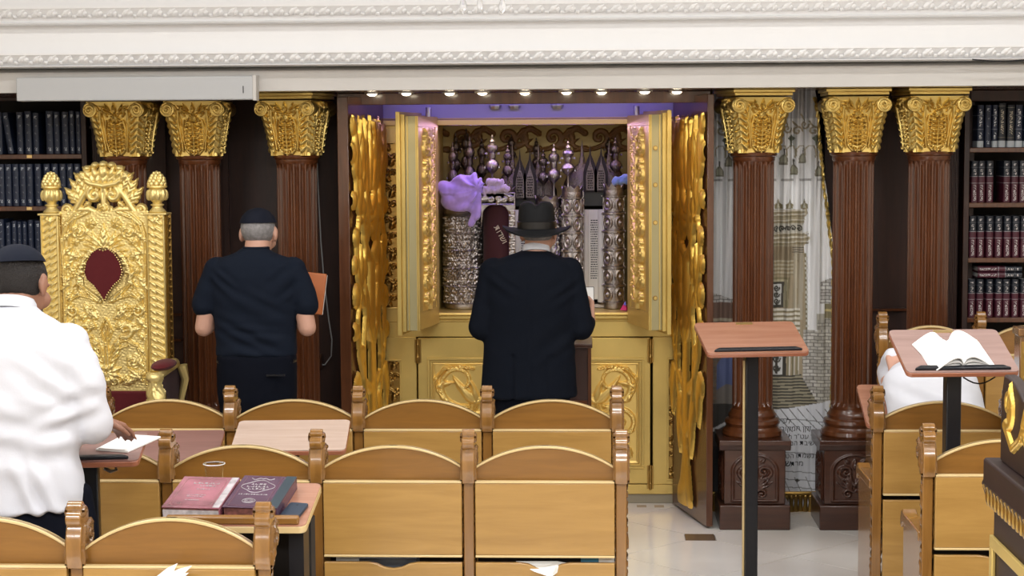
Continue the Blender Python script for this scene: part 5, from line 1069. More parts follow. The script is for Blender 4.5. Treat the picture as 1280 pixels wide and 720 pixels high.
for k, c_ in enumerate((olive, (.40, .36, .24), olive)): poly_([(930, 346 + 3 * k), (986 - 3 * k, 346 + 3 * k), (984 - 3 * k, 384), (930, 384)], c_)
rect(930, 352, 979, 384, dk); rect(964, 355, 976, 381, (.52, .52, .50)); rect(950, 355, 961, 381, (.52, .52, .50))
for cy in (360, 368, 376): spi(970, cy, 4, 0, 1.3, 1.0, dk); spi(955, cy, 4, 0, 1.3, 1.0, dk)
for y in range(385, 432, 6): rect(930, y, 1000, y + 3, cream); rect(930, y + 3, 1000, y + 5, olive)
rect(930, 436, 983, 470, dk); rect(964, 440, 979, 468, (.56, .56, .54)); line([(971, 442), (971, 466)], 1.4, dk); spi(971, 448, 5, 0, 1.6, 1.0, dk); spi(971, 460, 4.5, 0, 1.6, 1.0, dk)
for x in (984, 990, 996): rect(x, 436, x + 2.5, 478, olive); rect(x + 2.5, 436, x + 4, 478, cream)
line([(1005, 318), (1008, 400), (1009, 430)], 1.3, olive)
for y in range(322, 425, 6): rect(1004.5 + (y - 320) * .03, y, 1008 + (y - 320) * .03, y + 3, (.55, .54, .48))
# brick walls
def bricks(m_, c0, c1):
    by = (GY / 4.2); bx = (XP / 9.0 + 0.5 * (np.floor(by) % 2)); rn = np.sin(np.floor(bx) * 12.9 + np.floor(by) * 78.2) * 43758.5; rn = rn - np.floor(rn)
    edge_ = ((by % 1) < .22) | ((bx % 1) < .10); c_ = np.array(c0) + (np.array(c1) - np.array(c0)) * rn[..., None]; col[m_] = c_[m_]; col[m_ & edge_] = np.array((.16, .15, .13))
bricks((XP > 1004 + (GY < 470) * 0) & (XP < 1029) & (GY > 412) & (GY < 505) & (GY > 412 + (XP - 1004) * .1), (.38, .36, .32), (.58, .56, .52))
bricks((XP > 1024) & (XP < 1048) & (GY > 345 - (XP - 1024) * .4 + 8) & (GY < 380), (.40, .38, .36), (.62, .61, .58)); bricks((XP > 1022) & (XP < 1048) & (GY > 398) & (GY < 520), (.34, .32, .28), (.54, .52, .46)); rect(1030, 380, 1048, 398, olive); rect(1030, 386, 1048, 389, (.5, .42, .2))
rect(1020, 392, 1030, 412, (.40, .38, .32)); bricks((XP > 1021) & (XP < 1030) & (GY > 400) & (GY < 505), (.30, .28, .24), (.50, .48, .42))
for y in range(470, 512, 4):
    e = 1003 + (y - 470) * .58; put((XP < e) & (GY > y - (XP - 930) * .02) & (GY < y + 4 - (XP - 930) * .02), (.30, .27, .19)); put((XP < e) & (np.abs(GY - y - 1 + .02 * (XP - 930)) < .9), dk)
put((GY > 512 - 3 * ((XP - 960) / 40) ** 2) & (XP > 930), (.60, .61, .64))
for k in range(9): x = 955 + k * 11; line([(x, 512), (x + 10, 524), (x + 26, 540)], .55, (.15, .15, .15))
for y in (524, 566, 590, 600, 610): line([(955, y - 2), (1045, y + 5)], .5, (.15, .15, .15))
for x in (986, 1000, 1014, 1028): line([(x - 4, 598), (x + 6, 620)], .5, (.2, .2, .2))
poly_([(996, 602), (1000, 600), (1003, 603), (1000, 605)], dk)
# far left slice of the print
bricks((XP < 925) & (GY > 366 + (XP - 890) * .3) & (GY < 382), (.42, .40, .38), (.60, .58, .56)); rect(886, 378, 925, 450, (.20, .13, .10)); rect(886, 398, 925, 402, (.45, .4, .3))
bricks((XP < 925) & (GY > 448) & (GY < 505), (.14, .10, .07), (.24, .18, .12)); poly_([(897, 500), (897, 456), (902, 449), (910, 446), (925, 446), (925, 500)], (.12, .15, .30)); poly_([(897, 488), (910, 480), (925, 484), (925, 505), (897, 505)], (.20, .18, .16)); rect(886, 505, 925, 560, (.05, .045, .04))
poly_([(886, 540), (925, 520), (925, 524), (886, 545)], (.5, .5, .5)); rect(886, 560, 925, 640, (.03, .03, .03))
def cz(xp, yp):                                      # folds of the cloth
    k = np.clip(1.0 - (yp - 108) / 420, 0.12, 1); s_ = (xp - 888)
    return CD + 0.035 * k * np.sin(s_ * .34 - (yp - 108) * .012) + 0.014 * k * np.sin(s_ * .81 + 1 + yp * .006) + 0.010 * np.sin(s_ * .12)
def pix2w(xp, yp, D):                                # curtain sheet laid out in metres round its own left edge
    s = 2200 / CD; b = U(966, 400, CD); return b.x + (xp - 966) / s + (yp - 400) * -0.0075 / s, b.z - (yp - 400) / s * 1.004
WX, WZ = pix2w(XP, GY, CD); WYy = cz(XP, GY)
col = np.clip(col * 1.3, 0, .93)
cur = thing('printed_curtain', 'white curtain printed with a stone tower and Hebrew lettering, hanging between the right columns', 'curtain', (px(966, CD), CD, 0))
V = np.stack([WX, WYy, WZ], -1).reshape(-1, 3) - np.array([px(966, CD), CD, 0]); idx = np.arange(NX * NY).reshape(NY, NX)
F = np.stack([idx[:-1, :-1], idx[1:, :-1], idx[1:, 1:], idx[:-1, 1:]], -1).reshape(-1, 4)
me = npmesh('cloth', V, F); ca = me.color_attributes.new('paint', 'FLOAT_COLOR', 'POINT'); ca.data.foreach_set('color', np.concatenate([col, np.ones((NY, NX, 1))], -1).astype(np.float32).ravel())
link('cloth', me, attrmat('curtain_print', 0.75), cur, 0, 180)
def on_cloth(xp, yp, off=0.002): x, z = pix2w(xp, yp, CD); return Vector((x, float(cz(xp, yp)) - off, z))
S_ = 2200 / CD
def heb(txt, xr, y, h_, bold=0.0):                   # right end at xr (pixels), letters drawn mirrored in reading order
    me = text_mesh(txt[::-1], h_, 0, 'RIGHT', bold)
    for v in me.vertices: p = on_cloth(xr + v.co.x, y - v.co.y, 0.0025); v.co = p - worldloc(cur)
    link('printed_line', me, M['ink'], cur, 0, 0)
for txt, xr, y, h_, bd in (('לעילוי נשמת', 990, 527, 9, 0), ('זקן המקובלים ראש', 1016, 536.5, 9, 0), ('ור עט"ר רבי', 1022, 547, 8.5, 0), ('שלוה', 989, 546, 10.5, .1), ('ישיבת המקובל', 1022, 555, 8.5, 0), ('נשמתו הטהורה', 1020, 571, 8.5, 0), ('מרת', 1007, 581, 9, 0), ('שול', 991, 580.5, 10.5, .1)): heb(txt, xr, y, h_, bd)
mb = MB(); e = [on_cloth(float(np.interp(y, [108, 150, 330, 450, 640], [1012, 1019, 1041, 1043, 1041])) - 2, y, .008) for y in np.linspace(125, 636, 150)]
for s_ in (0, PI): mb.tube([p + Vector((.006 * math.cos(i * .9 + s_), -.006 * math.sin(i * .9 + s_), 0)) for i, p in enumerate(e)], .0065, 6)
mb.build('gold_cord_trim', M['capgold'], cur)
mb = MB()
for k in range(26):
    x = 890 + k * 6.0; p = on_cloth(x, 622, .012); mb.tube([p + Vector((0, 0, .02)), p, p - Vector((0, 0, .035)), p - Vector((0, 0, .085))], [.010, .014, .010, .017], 7); mb.ball(tuple(p), .015, 8, 6)
tag(mb.build('tassel_fringe', M['darkgold'], cur), kind='stuff')
MB().tube([on_cloth(888, 618, .012), on_cloth(930, 619, .012), on_cloth(985, 618, .012), on_cloth(1040, 617, .012)], .010, 8).build('fringe_braid', M['darkgold'], cur)
MB().tube([U(886, 109, CD), U(1046, 109, CD)], .008, 8).build('curtain_rod', M['darkgold'], cur)

dkb = wood('near_black_wood', (.012, .004, .003), (.024, .008, .005), 'y', .5, .05)
# ------------------------------------------------------------------ carved dark platform rail at the lower right
BX = U(1243, 600, 5.0).x; BY0, BY1 = 3.1, 5.0; bz = lambda y, D=5.0: U(1243, y, D).z
bim = thing('reading_platform', 'dark carved platform rail with gold scrollwork at the lower right corner', 'platform', (BX + .35, 4.0, 0))
zl_, zh_ = bz(601), bz(574); lx = U(1230, 590, 5.02).x
MB().box(BX, BX + .7, BY0, BY1, 0, zl_).build('body', dkb, bim, bev=.004)
MB().prism([(BX - .004, zl_ - .075), (BX - .012, zl_ - .07), (BX - .030, zl_ - .01), (lx, zl_), (lx, zh_ - .006), (lx + .006, zh_), (BX + .70, zh_), (BX + .70, zl_ - .075)], BY0, BY1 + .03, 'y').build('ledge', dkb, bim, bev=.003)
n = 60; top = []
for k in range(n + 1):
    t_ = k / n; y = BY1 - .02 - t_ * (BY1 - BY0 - .04); ph = t_ * 5.0; top.append((y, zh_ + .20 + .05 * abs(math.cos(PI * ph * .9 - .35)) ** .6 - (.07 if k == 0 else 0)))
MB().prism([(BY1 - .02, zh_)] + top + [(BY0 + .02, zh_)], BX + .010, BX + .045, 'x').build('scalloped_crest', dkb, bim, bev=.006)
rl = Relief(0, BY1 - BY0 - .04, 0, .25, .0035)
for k in range(5):
    x = .10 + k * .38; rl.spiral((x, .16), .060, R(-120), 1.2, .013, .007, .012, True); rl.stroke([(x - .04, .10), (x + .05, .05), (x + .14, .09), (x + .20, .16)], .014, .012, .012, True); rl.spiral((x + .21, .12), .052, R(60), -1.2, .012, .007, .012, True); rl.leaf(x + .02, .10, R(80), .13, .03, .014, 4, .2); rl.leaf(x + .16, .08, R(60), .12, .03, .014, 4, .2); rl.leaf(x + .27, .10, R(-20), .10, .025, .012, 3)
rl.build('gold_scrollwork', M['gold'], bim, fn=lambda u, v, h: (BX + .0095 - h, BY1 - .03 - u, zh_ + .012 + v), cut=.001)
mb = MB()
for k in range(44): y = BY1 - .02 - k * .0425; mb.ball((BX - .018, y, zl_ - .040), (.012, .015, .030), 8, 6); mb.tube([(BX - .030, y + .02, zl_ - .010), (BX - .014, y + .02, zl_ - .045), (BX - .006, y + .02, zl_ - .072)], .0045, 5)
tag(mb.build('egg_moulding', M['darkgold'], bim), kind='stuff')
zf = U(1243, 668, 5.0).z
mb = MB()
for k in range(3):
    y1 = BY1 - .0 - k * .64; y0 = y1 - .60
    mb.box(BX - .012, BX, y0, y1, zf - .035, zf); mb.box(BX - .012, BX, y1 - .035, y1, .12, zf - .035); mb.box(BX - .012, BX, y0, y0 + .03, .12, zf - .035); mb.box(BX - .012, BX, y0 + .03, y1 - .035, .12, .15)
mb.build('gold_panel_frame', M['arkgold'], bim, bev=.003)
for k in range(3):
    rl = Relief(0, .50, 0, zf - .2, .005)
    for j in range(5): rl.leaf(.25, zf - .42, R(30 + j * 30), .16, .030, .016, 4, 0)
    for x, s_ in ((.10, 1), (.40, -1)): rl.stroke([(x, .1), (x - .02 * s_, .4), (x, zf - .32)], .020, .014, .014); rl.flower(x, zf - .33, .04, .016, 5); rl.leaf(x, zf - .40, R(90 - 40 * s_), .10, .025, .014, 3); rl.leaf(x, zf - .40, R(90 + 30 * s_), .10, .025, .014, 3)
    rl.build('gold_flower_carving', M['gold'], bim, fn=lambda u, v, h, k=k: (BX - .001 - h, BY1 - .05 - k * .64 - u, .13 + v), cut=.001)
gpx, gpD = U(1286, 440, 6.75).x, 6.75
gp = thing('gilt_newel_post', 'olive gold carved post cut off by the right edge, beside the open book lectern', 'post', (gpx, gpD, 0)); gz = U(1275, 409, gpD).z
MB().box(gpx - .045, gpx + .045, gpD - .045, gpD + .045, 0, gz - .01).box(gpx - .052, gpx + .052, gpD - .052, gpD + .052, gz - .03, gz).build('shaft', M['carve'], gp, bev=.004)
rl = Relief(-.04, .04, 0, .9, .004)
for k in range(9): rl.spiral((-.005, .05 + k * .1), .026, 0, 1.2, .008, .005, .010, True); rl.leaf(0, .08 + k * .1, R(60), .06, .016, .010, 3)
rl.build('carving', M['darkgold'], gp, fn=lambda u, v, h: (gpx + u, gpD - .0455 - h, gz - .95 + v))
# thin cable on the wall left of the ark and its socket
D = 9.18; pts = [U(x, y, 9.5) for x, y in ((396, 192), (398, 240), (401, 300), (405, 350), (411, 400), (415, 425), (414, 445), (406, 456), (400, 456))]
ct = thing('wall_cable', 'thin pale cable running down the dark wall between the T-shirt man and the ark', 'cable', tuple(pts[-1])); MB().tube([p + Vector((0, -.004 if False else 0, 0)) for p in pts], .0035, 6).build('wire', M['duct'], ct)
MB().box(pts[-1].x - .02, pts[-1].x + .012, 9.49, 9.519, pts[-1].z - .02, pts[-1].z + .06).build('socket', M['pwood'], ct, bev=.003)
# ------------------------------------------------------------------ people
skin = mat('skin_fair', (0.52, 0.29, 0.21), 0.5, var=0.06, vscale=12, bump=0.06, bscale=120)
skin2 = mat('skin_tan', (0.28, 0.135, 0.085), 0.5, var=0.06, vscale=12, bump=0.06, bscale=120)
hair_d = mat('dark_hair', (0.010, 0.007, 0.006), 0.6, bump=0.6, bscale=240); hair_g = mat('cropped_grey_hair', (0.25, 0.24, 0.24), 0.7, bump=0.5, bscale=260, var=.25, vscale=60)
tee = mat('navy_cotton', (0.0078, 0.0112, 0.0200), 0.9, bump=0.08, bscale=300, spec=.12); suit = mat('black_navy_wool', (0.0055, 0.0072, 0.0120), 0.9, bump=0.08, bscale=300, spec=.10)
trou = mat('dark_trousers', (0.0045, 0.0055, 0.0100), 0.9, spec=.1); felt = mat('black_felt', (0.009, 0.0095, 0.011), 0.7, spec=.2); kip = mat('navy_kippah', (0.006, 0.008, 0.016), 0.8, spec=.2)
shirtw = mat('white_cotton', (0.64, 0.65, 0.70), 0.8, bump=0.05, bscale=200); leather = mat('black_leather', (0.01, 0.009, 0.009), 0.3); eyew = mat('eye', (0.7, 0.7, 0.68), 0.2); lipc = mat('lips', (0.36, 0.14, 0.12), 0.5)
def chain(mb, pts, rs, n=12):
    """a smooth tapered limb through the joints"""
    P = [Vector(p) for p in pts]
    for i in range(len(P) - 1):
        L = (P[i + 1] - P[i]).length; k = max(2, int(L / (min(rs[i], rs[i + 1]) * .35)))
        for j in range(k + 1): t_ = j / k; mb.ball(tuple(P[i].lerp(P[i + 1], t_)), rs[i] + (rs[i + 1] - rs[i]) * t_, n, max(6, n // 2 + 2))
def hand(mb, wrist, direction, side, palm_n, curl=0.5, s=1.0, thumb=1):
    w_ = Vector(wrist); d = Vector(direction).normalized(); nrm = Vector(palm_n); nrm = (nrm - d * nrm.dot(d)).normalized(); a = d.cross(nrm) * side
    for u in np.linspace(-.030, .030, 5): chain(mb, [w_ + a * u * .7 * s, w_ + d * .085 * s + a * u * s], [.016 * s, .013 * s], 8)
    for k, (u, ln) in enumerate(((-.031, .062), (-.011, .074), (.010, .078), (.030, .070))):
        b = w_ + d * .088 * s + a * u * s; c = curl * (1 - .05 * k); p1 = b + (d * math.cos(c * .7) + nrm * math.sin(c * .7)) * ln * .5 * s; p2 = p1 + (d * math.cos(c * 1.6) + nrm * math.sin(c * 1.6)) * ln * .30 * s; p3 = p2 + (d * math.cos(c * 2.3) + nrm * math.sin(c * 2.3)) * ln * .22 * s
        chain(mb, [b, p1, p2, p3], [.0095 * s, .0088 * s, .0080 * s, .0068 * s], 8)
    t0 = w_ + d * .022 * s + a * .026 * s; t1_ = t0 + (d * .6 + a * .62 + nrm * .35).normalized() * .045 * s; t2_ = t1_ + (d * .85 + a * .2 + nrm * .35).normalized() * .032 * s; chain(mb, [t0, t1_, t2_], [.014 * s, .011 * s, .008 * s], 8)
def head_parts(mb, c, M_, s=1.0, ears=True):
    """skull, jaw, nose, brow, lips and ears; +y is the way the face looks"""
    def B(p, r): 
        m_ = MB().ball((0, 0, 0), tuple(q * s for q in r), 20, 14); T4 = Matrix.Translation(c) @ M_.to_4x4() @ Matrix.Translation(Vector(p) * s); m_.xf(T4); mb.add(m_.v, m_.f)
    B((0, -.012, .030), (.077, .096, .088)); B((0, .022, -.030), (.064, .070, .078)); B((0, .055, -.078), (.032, .030, .026)); B((0, .090, -.008), (.0125, .022, .026)); B((0, .103, -.024), (.015, .015, .011))
    B((-.030, .076, .020), (.028, .016, .011)); B((.030, .076, .020), (.028, .016, .011)); B((0, .084, -.052), (.024, .012, .008))
    for q in (-1, 1):
        B((q * .083, -.006, -.004), (.010, .020, .033)); B((q * .080, .002, -.028), (.008, .012, .014)); B((q * .042, .066, -.030), (.026, .024, .028))
def figure(label, X, D, head_c, head_rot, ctor, skinm, group=None):
    t = thing('person', label, 'person', (X, D, 0)); return t
def face_extra(t, c, M_, s=1.0):
    for q in (-1, 1):
        p = Vector(c) + M_ @ Vector((q * .031 * s, .078 * s, .005 * s)); MB().ball(tuple(p), .011, 12, 8).build('eye', eyew, t); p2 = p + M_ @ Vector((0, .0095, 0)); MB().ball(tuple(p2), .0045, 8, 6).build('pupil', M['ink'], bpy.data.objects[[o.name for o in kids(t)][-1]] if False else t)
def cloth_disp(amp, seed, spots=()):
    def f(co, no):
        a = npnoise(co, (9, 9, 26), seed); b = npnoise(co, (22, 22, 48), seed + 5); h = amp * (np.abs(a) * -1.2 + .5 * b)
        for (x, y, z, r, k, ang) in spots:
            d2 = ((co[:, 0] - x) ** 2 + (co[:, 1] - y) ** 2 + (co[:, 2] - z) ** 2) / (r * r); ph = (co[:, 0] * math.cos(ang) + co[:, 2] * math.sin(ang)) * k; h = h + amp * 1.6 * np.exp(-d2) * np.sin(ph + 1.3 * np.sin(ph * .31))
        return h
    return f
def legs(t, X, D, hipz, m, hw=.095, spread=.11, legr=.088, hip=.19):
    mb = MB(); mb.loft([((X, D, hipz), hip * .98, .125), ((X, D, hipz - .10), hip, .13), ((X, D, hipz - .22), hip * .98, .125), ((X, D, hipz - .28), hip * .9, .11)], 28, 2.4)
    for q in (-1, 1): chain(mb, [(X + q * hw, D, hipz - .15), (X + q * spread, D + .01, .50), (X + q * spread, D - .01, .10)], [legr, .068, .055], 14)
    organ('trousers', mb, m, t, .011, 4, cloth_disp(.004, 3))
    for q in (-1, 1):
        mb = MB(); chain(mb, [(X + q * spread, D - .03, .045), (X + q * spread, D + .17, .035)], [.042, .034], 12); mb.v = [(x, y, max(0.001, z)) for x, y, z in mb.v]; organ('shoe', mb, leather, t, .009, 2)
def mirror_join(fn): return [fn(-1), fn(1)]

# --- man in the dark T-shirt, seen from behind, book in hands
D = 8.12; P = U(319, 350, D); X = P.x
t = thing('person', 'person in navy T-shirt, dark trousers and kippah standing with back turned, left of the ark', 'person', (X, D, 0))
hr = Matrix.Rotation(R(-16), 3, 'X') @ Matrix.Rotation(R(-4), 3, 'Z'); hc_ = Vector((X + .012, D + .045, 1.553))
mb = MB(); head_parts(mb, hc_, hr); chain(mb, [(X + .005, D, 1.40), (X + .010, D + .018, 1.50)], [.066, .060], 16)
mb.loft([((X, D, 1.44), .08, .06), ((X, D, 1.38), .17, .08), ((X, D, 1.2), .17, .09), ((X, D, 1.0), .16, .09), ((X, D, .85), .16, .10)], 24)
for q in (-1, 1):
    chain(mb, [(X + q * .19, D, 1.385), (X + q * .243, D - .015, 1.118), (X + q * .11, D + .235, 1.205)], [.050, .043, .026], 14); hand(mb, (X + q * .105, D + .24, 1.208), (-q * .35, .75, .35), -q, (-q * .5, -.2, .8), .8)
    chain(mb, [(X + q * .09, D, .8), (X + q * .11, D, .5), (X + q * .11, D, .09)], [.075, .055, .040], 12)
organ('body', mb, skin, t, .0068, 2)
mb = MB(); q_ = []
mb.loft([((X, D - .002, 1.488), .062, .060), ((X, D - .002, 1.470), .088, .074), ((X, D - .003, 1.448), .150, .090), ((X, D - .004, 1.415), .205, .104), ((X, D - .004, 1.36), .222, .116), ((X, D - .002, 1.26), .208, .122), ((X, D, 1.15), .195, .120), ((X, D, 1.05), .190, .120), ((X, D, .992), .191, .124), ((X, D, .985), .186, .12)], 36, 2.3)
for q in (-1, 1): chain(mb, [(X + q * .178, D, 1.385), (X + q * .222, D - .006, 1.27), (X + q * .236, D - .010, 1.225)], [.064, .066, .064], 18)
organ('t_shirt', mb, tee, t, .0085, 3, cloth_disp(.0035, 11, ((X, D - .1, 1.12, .16, 90, 1.1), (X - .15, D - .1, 1.33, .07, 110, .9), (X + .15, D - .1, 1.33, .07, 110, -.9), (X, D - .1, 1.02, .12, 120, 1.5))))
o = MB().lathe([(.056, 0), (.064, .004), (.064, .014), (.058, .018)], 28, (X + .006, D + .004, 1.478)).build('collar', tee, t)
legs(t, X, D, 1.0, trou); MB().box(X + .07, X + .155, D - .140, D - .127, .905, .913).build('pocket_slit', M['black'], t)
MB().loft([((X, D, .978), .185, .122), ((X, D, .955), .187, .124)], 28, 2.4).build('belt', leather, t)
mh = MB(); B0 = MB().ball((0, -.016, .022), (.080, .096, .086), 24, 16); B0.v = [(x, y, max(z, -.052 + .4 * max(0, y + .02))) for x, y, z in B0.v]; B0.xf(Matrix.Translation(hc_) @ hr.to_4x4()); organ('hair', B0, hair_g, t, .006, 1)
B1 = MB(); v = []; n = 36; kt = Matrix.Translation(hc_ + Vector((0, -.012, .038))) @ (hr @ Matrix.Rotation(R(14), 3, 'X')).to_4x4()
B1.lathe([(.086 * math.sin(a) + .0005, .084 * math.cos(a)) for a in np.linspace(0.02, 1.42, 12)][::-1], 36, (0, 0, 0), squash=1.10); B1.xf(kt); k_ = B1.build('kippah', kip, t)
bk = thing('book', 'orange-brown covered book held up by the person in the T-shirt', 'book', (X + .17, D + .33, 1.24)); 
mb = MB().box(-.10, .10, -.012, .012, 0, .20).xf(Matrix.Translation((X + .165, D + .30, 1.155)) @ Matrix.Rotation(R(-12), 4, 'X') @ Matrix.Rotation(R(6), 4, 'Y')); mb.build('cover', mat('orange_cover', (.45, .13, .035), .4), bk, bev=.004)
MB().box(-.096, .101, .0125, .016, .004, .196).xf(Matrix.Translation((X + .165, D + .30, 1.155)) @ Matrix.Rotation(R(-12), 4, 'X') @ Matrix.Rotation(R(6), 4, 'Y')).build('page_block', M['paper'], bk)

# --- man in black hat and coat before the ark
D = 8.30; X = U(664, 350, D).x
t = thing('person', 'person in black brimmed hat and long dark coat standing before the open ark', 'person', (X, D, 0))
hr = Matrix.Rotation(R(-10), 3, 'X') @ Matrix.Rotation(R(-14), 3, 'Z'); hc_ = Vector((X + .035, D + .03, 1.545))
mb = MB(); head_parts(mb, hc_, hr); chain(mb, [(X + .02, D, 1.38), (X + .028, D + .012, 1.49)], [.064, .060], 16)
mb.loft([((X, D, 1.42), .08, .06), ((X, D, 1.36), .17, .08), ((X, D, 1.2), .17, .09), ((X, D, 1.0), .16, .09), ((X, D, .85), .16, .10)], 24)
for q in (-1, 1):
    w_ = (X + .282, D + .17, 1.115) if q > 0 else (X - .10, D + .24, 1.16)
    chain(mb, [(X + q * .18, D, 1.36), (X + q * .235, D - .02, 1.09), w_], [.046, .038, .024], 12); hand(mb, w_, (.0 if q > 0 else .5, .55, .55), -q, (-1, -.1, .2) if q > 0 else (.3, -.2, .9), .9)
    chain(mb, [(X + q * .09, D, .8), (X + q * .10, D, .5), (X + q * .10, D, .09)], [.07, .05, .04], 12)
organ('body', mb, skin, t, .0068, 2)
mb = MB()
mb.loft([((X + .02, D, 1.462), .062, .060), ((X + .012, D - .004, 1.446), .098, .078), ((X + .006, D - .006, 1.425), .155, .094), ((X, D - .008, 1.395), .200, .108), ((X, D - .008, 1.33), .226, .124), ((X, D - .006, 1.22), .222, .134), ((X - .01, D, 1.08), .215, .134), ((X - .012, D, .95), .220, .138), ((X - .012, D, .84), .228, .144), ((X - .012, D, .770), .232, .148), ((X - .012, D, .764), .22, .14)], 36, 2.3)
chain(mb, [(X - .178, D, 1.362), (X - .235, D - .015, 1.10), (X - .13, D + .18, 1.14)], [.068, .066, .050], 16); chain(mb, [(X + .178, D, 1.362), (X + .232, D - .015, 1.10), (X + .262, D + .10, 1.105)], [.068, .066, .044], 16)
def vent(co, no):
    h = cloth_disp(.0032, 23, ((X - .15, D - .1, 1.28, .08, 90, 1.0), (X + .15, D - .1, 1.28, .08, 90, -1.0), (X + .1, D - .1, 1.05, .12, 70, 2.2)))(co, no)
    m_ = (co[:, 1] < D) & (co[:, 2] < 1.40); h = h - .0035 * m_ * np.exp(-((co[:, 0] - X + .004) / .004) ** 2); m2 = (co[:, 1] < D) & (co[:, 2] < .98); h = h - .012 * m2 * np.exp(-((co[:, 0] - X + .085) / .007) ** 2) - .006 * m2 * np.exp(-((co[:, 0] - X - .095) / .02) ** 2); return h
organ('coat', mb, suit, t, .0085, 3, vent)
mb = MB().lathe([(.058, 0), (.066, .002), (.064, .026), (.060, .034), (.057, .034)], 30, (0, 0, 0)); mb.xf(Matrix.Translation((X + .024, D + .004, 1.452)) @ Matrix.Rotation(R(-16), 4, 'X')); mb.build('shirt_collar', shirtw, t)
legs(t, X, D, .98, trou)
B0 = MB().ball((0, -.016, .018), (.079, .094, .080), 24, 16); B0.v = [(x, y, max(z, -.058 + .5 * max(0, y + .02))) for x, y, z in B0.v]; B0.xf(Matrix.Translation(hc_) @ hr.to_4x4()); organ('hair', B0, hair_g, t, .006, 1)
mb = MB(); mb.ball(tuple(hc_ + hr @ Vector((0, .075, -.085))), (.045, .03, .06), 16, 10); organ('beard', mb, hair_g, t, .007, 1, tulle_disp(.004, 90, 3))
hp = thing('hat', 'black felt brimmed hat on the head of the person before the ark', 'hat', tuple(hc_ + Vector((-.004, -.01, .03))))
hx, hy, hz_ = X + .026, D + .02, 1.572
mb = MB(); N = 48
def brimz(a, r_): return -.020 * r_ * (1.0 if math.sin(a) < 0 else .6) * abs(math.sin(a)) ** 1.5 * (1.2) + .008 * abs(math.cos(a)) ** 3 * r_
v = []; 
for lay in (0, 1):
    for k in range(9):
        f_ = k / 8
        for i in range(N):
            a = 2 * PI * i / N; rx = .086 + .075 * f_; ry = .100 + .070 * f_; e = .006 * max(0, f_ - .85) / .15
            v.append((hx + rx * math.cos(a), hy + ry * math.sin(a), hz_ - .010 + 1.3 * brimz(a, f_) + (.004 if lay else 0) + e * (1 if lay else -.3) * .6))
f = []
for lay in (0, 1):
    o_ = lay * 9 * N; f += [(o_ + k * N + i, o_ + k * N + (i + 1) % N, o_ + (k + 1) * N + (i + 1) % N, o_ + (k + 1) * N + i) for k in range(8) for i in range(N)]
f += [(8 * N + i, 8 * N + (i + 1) % N, 17 * N + (i + 1) % N, 17 * N + i) for i in range(N)]; mb.add(v, f); mb.build('brim', felt, hp)
mb = MB(); prof = [(.088, -.010), (.090, .012), (.087, .05), (.084, .085), (.078, .105), (.066, .117), (.045, .121), (.02, .117), (.001, .114)]
mb.lathe(prof, 40, (hx, hy, hz_), squash=1.14); mb.v = [(x, y, z - .018 * math.exp(-((x - hx) / .018) ** 2) * (1 if z > hz_ + .09 else 0)) for x, y, z in mb.v]; mb.build('crown', felt, hp)
MB().lathe([(.0895, -.008), (.0925, -.006), (.0925, .026), (.0895, .028)], 40, (hx, hy, hz_), squash=1.13).build('ribbon_band', leather, hp)
bk = thing('prayer_book', 'small white-paged prayer book in the right hand of the person in the hat', 'book', (X + .27, D + .30, 1.10)); Mx = Matrix.Translation((X + .268, D + .25, 1.10)) @ Matrix.Rotation(R(8), 4, 'Z') @ Matrix.Rotation(R(-8), 4, 'X')
MB().box(-.024, .030, -.001, .010, .0, .165).xf(Mx).build('pages', M['paper'], bk, bev=.002); MB().box(-.026, .034, .011, .016, -.004, .168).xf(Mx).build('cover', M['ink'], bk)
# dark stand at his right
D = 8.62; a, b = U(715, 460, D), U(739, 430, D); st_ = thing('reading_stand', 'dark brown wooden stand between the person in the hat and the ark', 'stand', ((a.x + b.x) / 2, D, 0))
MB().box(b.x - .40, b.x, D, D + .34, 0, b.z - .02).build('cabinet', M['dwood'], st_, bev=.004); MB().box(b.x - .42, b.x + .006, D - .012, D + .36, b.z - .02, b.z).build('top', M['pwood'], st_, bev=.004); MB().box(b.x - .38, b.x - .02, D - .006, D, b.z - .30, b.z - .28).box(b.x - .016, b.x - .0, D - .008, D, .0, b.z - .02).build('moulding', M['cwood'], st_)

# --- man in white shirt at the left edge
D = 5.16; X = U(12, 450, D).x
t = thing('person', 'person in white shirt, black trousers and kippah standing at the left edge', 'person', (X, D, 0))
hr = Matrix.Rotation(R(-22), 3, 'X') @ Matrix.Rotation(R(-12), 3, 'Z'); hc_ = Vector((X + .020, D + .055, 1.555))
mb = MB(); head_parts(mb, hc_, hr); chain(mb, [(X + .005, D - .01, 1.38), (X + .014, D + .018, 1.50)], [.068, .062], 16)
mb.loft([((X, D, 1.42), .08, .06), ((X, D, 1.36), .17, .08), ((X, D, 1.2), .17, .09), ((X, D, 1.0), .16, .09), ((X, D, .85), .16, .10)], 24)
eR = Vector((X + .238, D + .03, 1.135)); wR = Vector((U(124, 548, 5.40).x, 5.395, 1.115)); eL = Vector((X - .22, D + .02, 1.14)); wL = Vector((X + .06, 5.42, 1.12))
for q, e_, w_ in ((1, eR, wR), (-1, eL, wL)):
    chain(mb, [(X + q * .19, D, 1.385), e_, w_], [.048, .040, .026], 12); hand(mb, w_, (.3 if q > 0 else .5, .6, -.25), -q, (0, -.1, -1), .35)
for q in (-1, 1): chain(mb, [(X + q * .09, D, .8), (X + q * .11, D, .5), (X + q * .11, D, .09)], [.075, .055, .040], 12)
organ('body', mb, skin2, t, .0068, 2)
mb = MB()
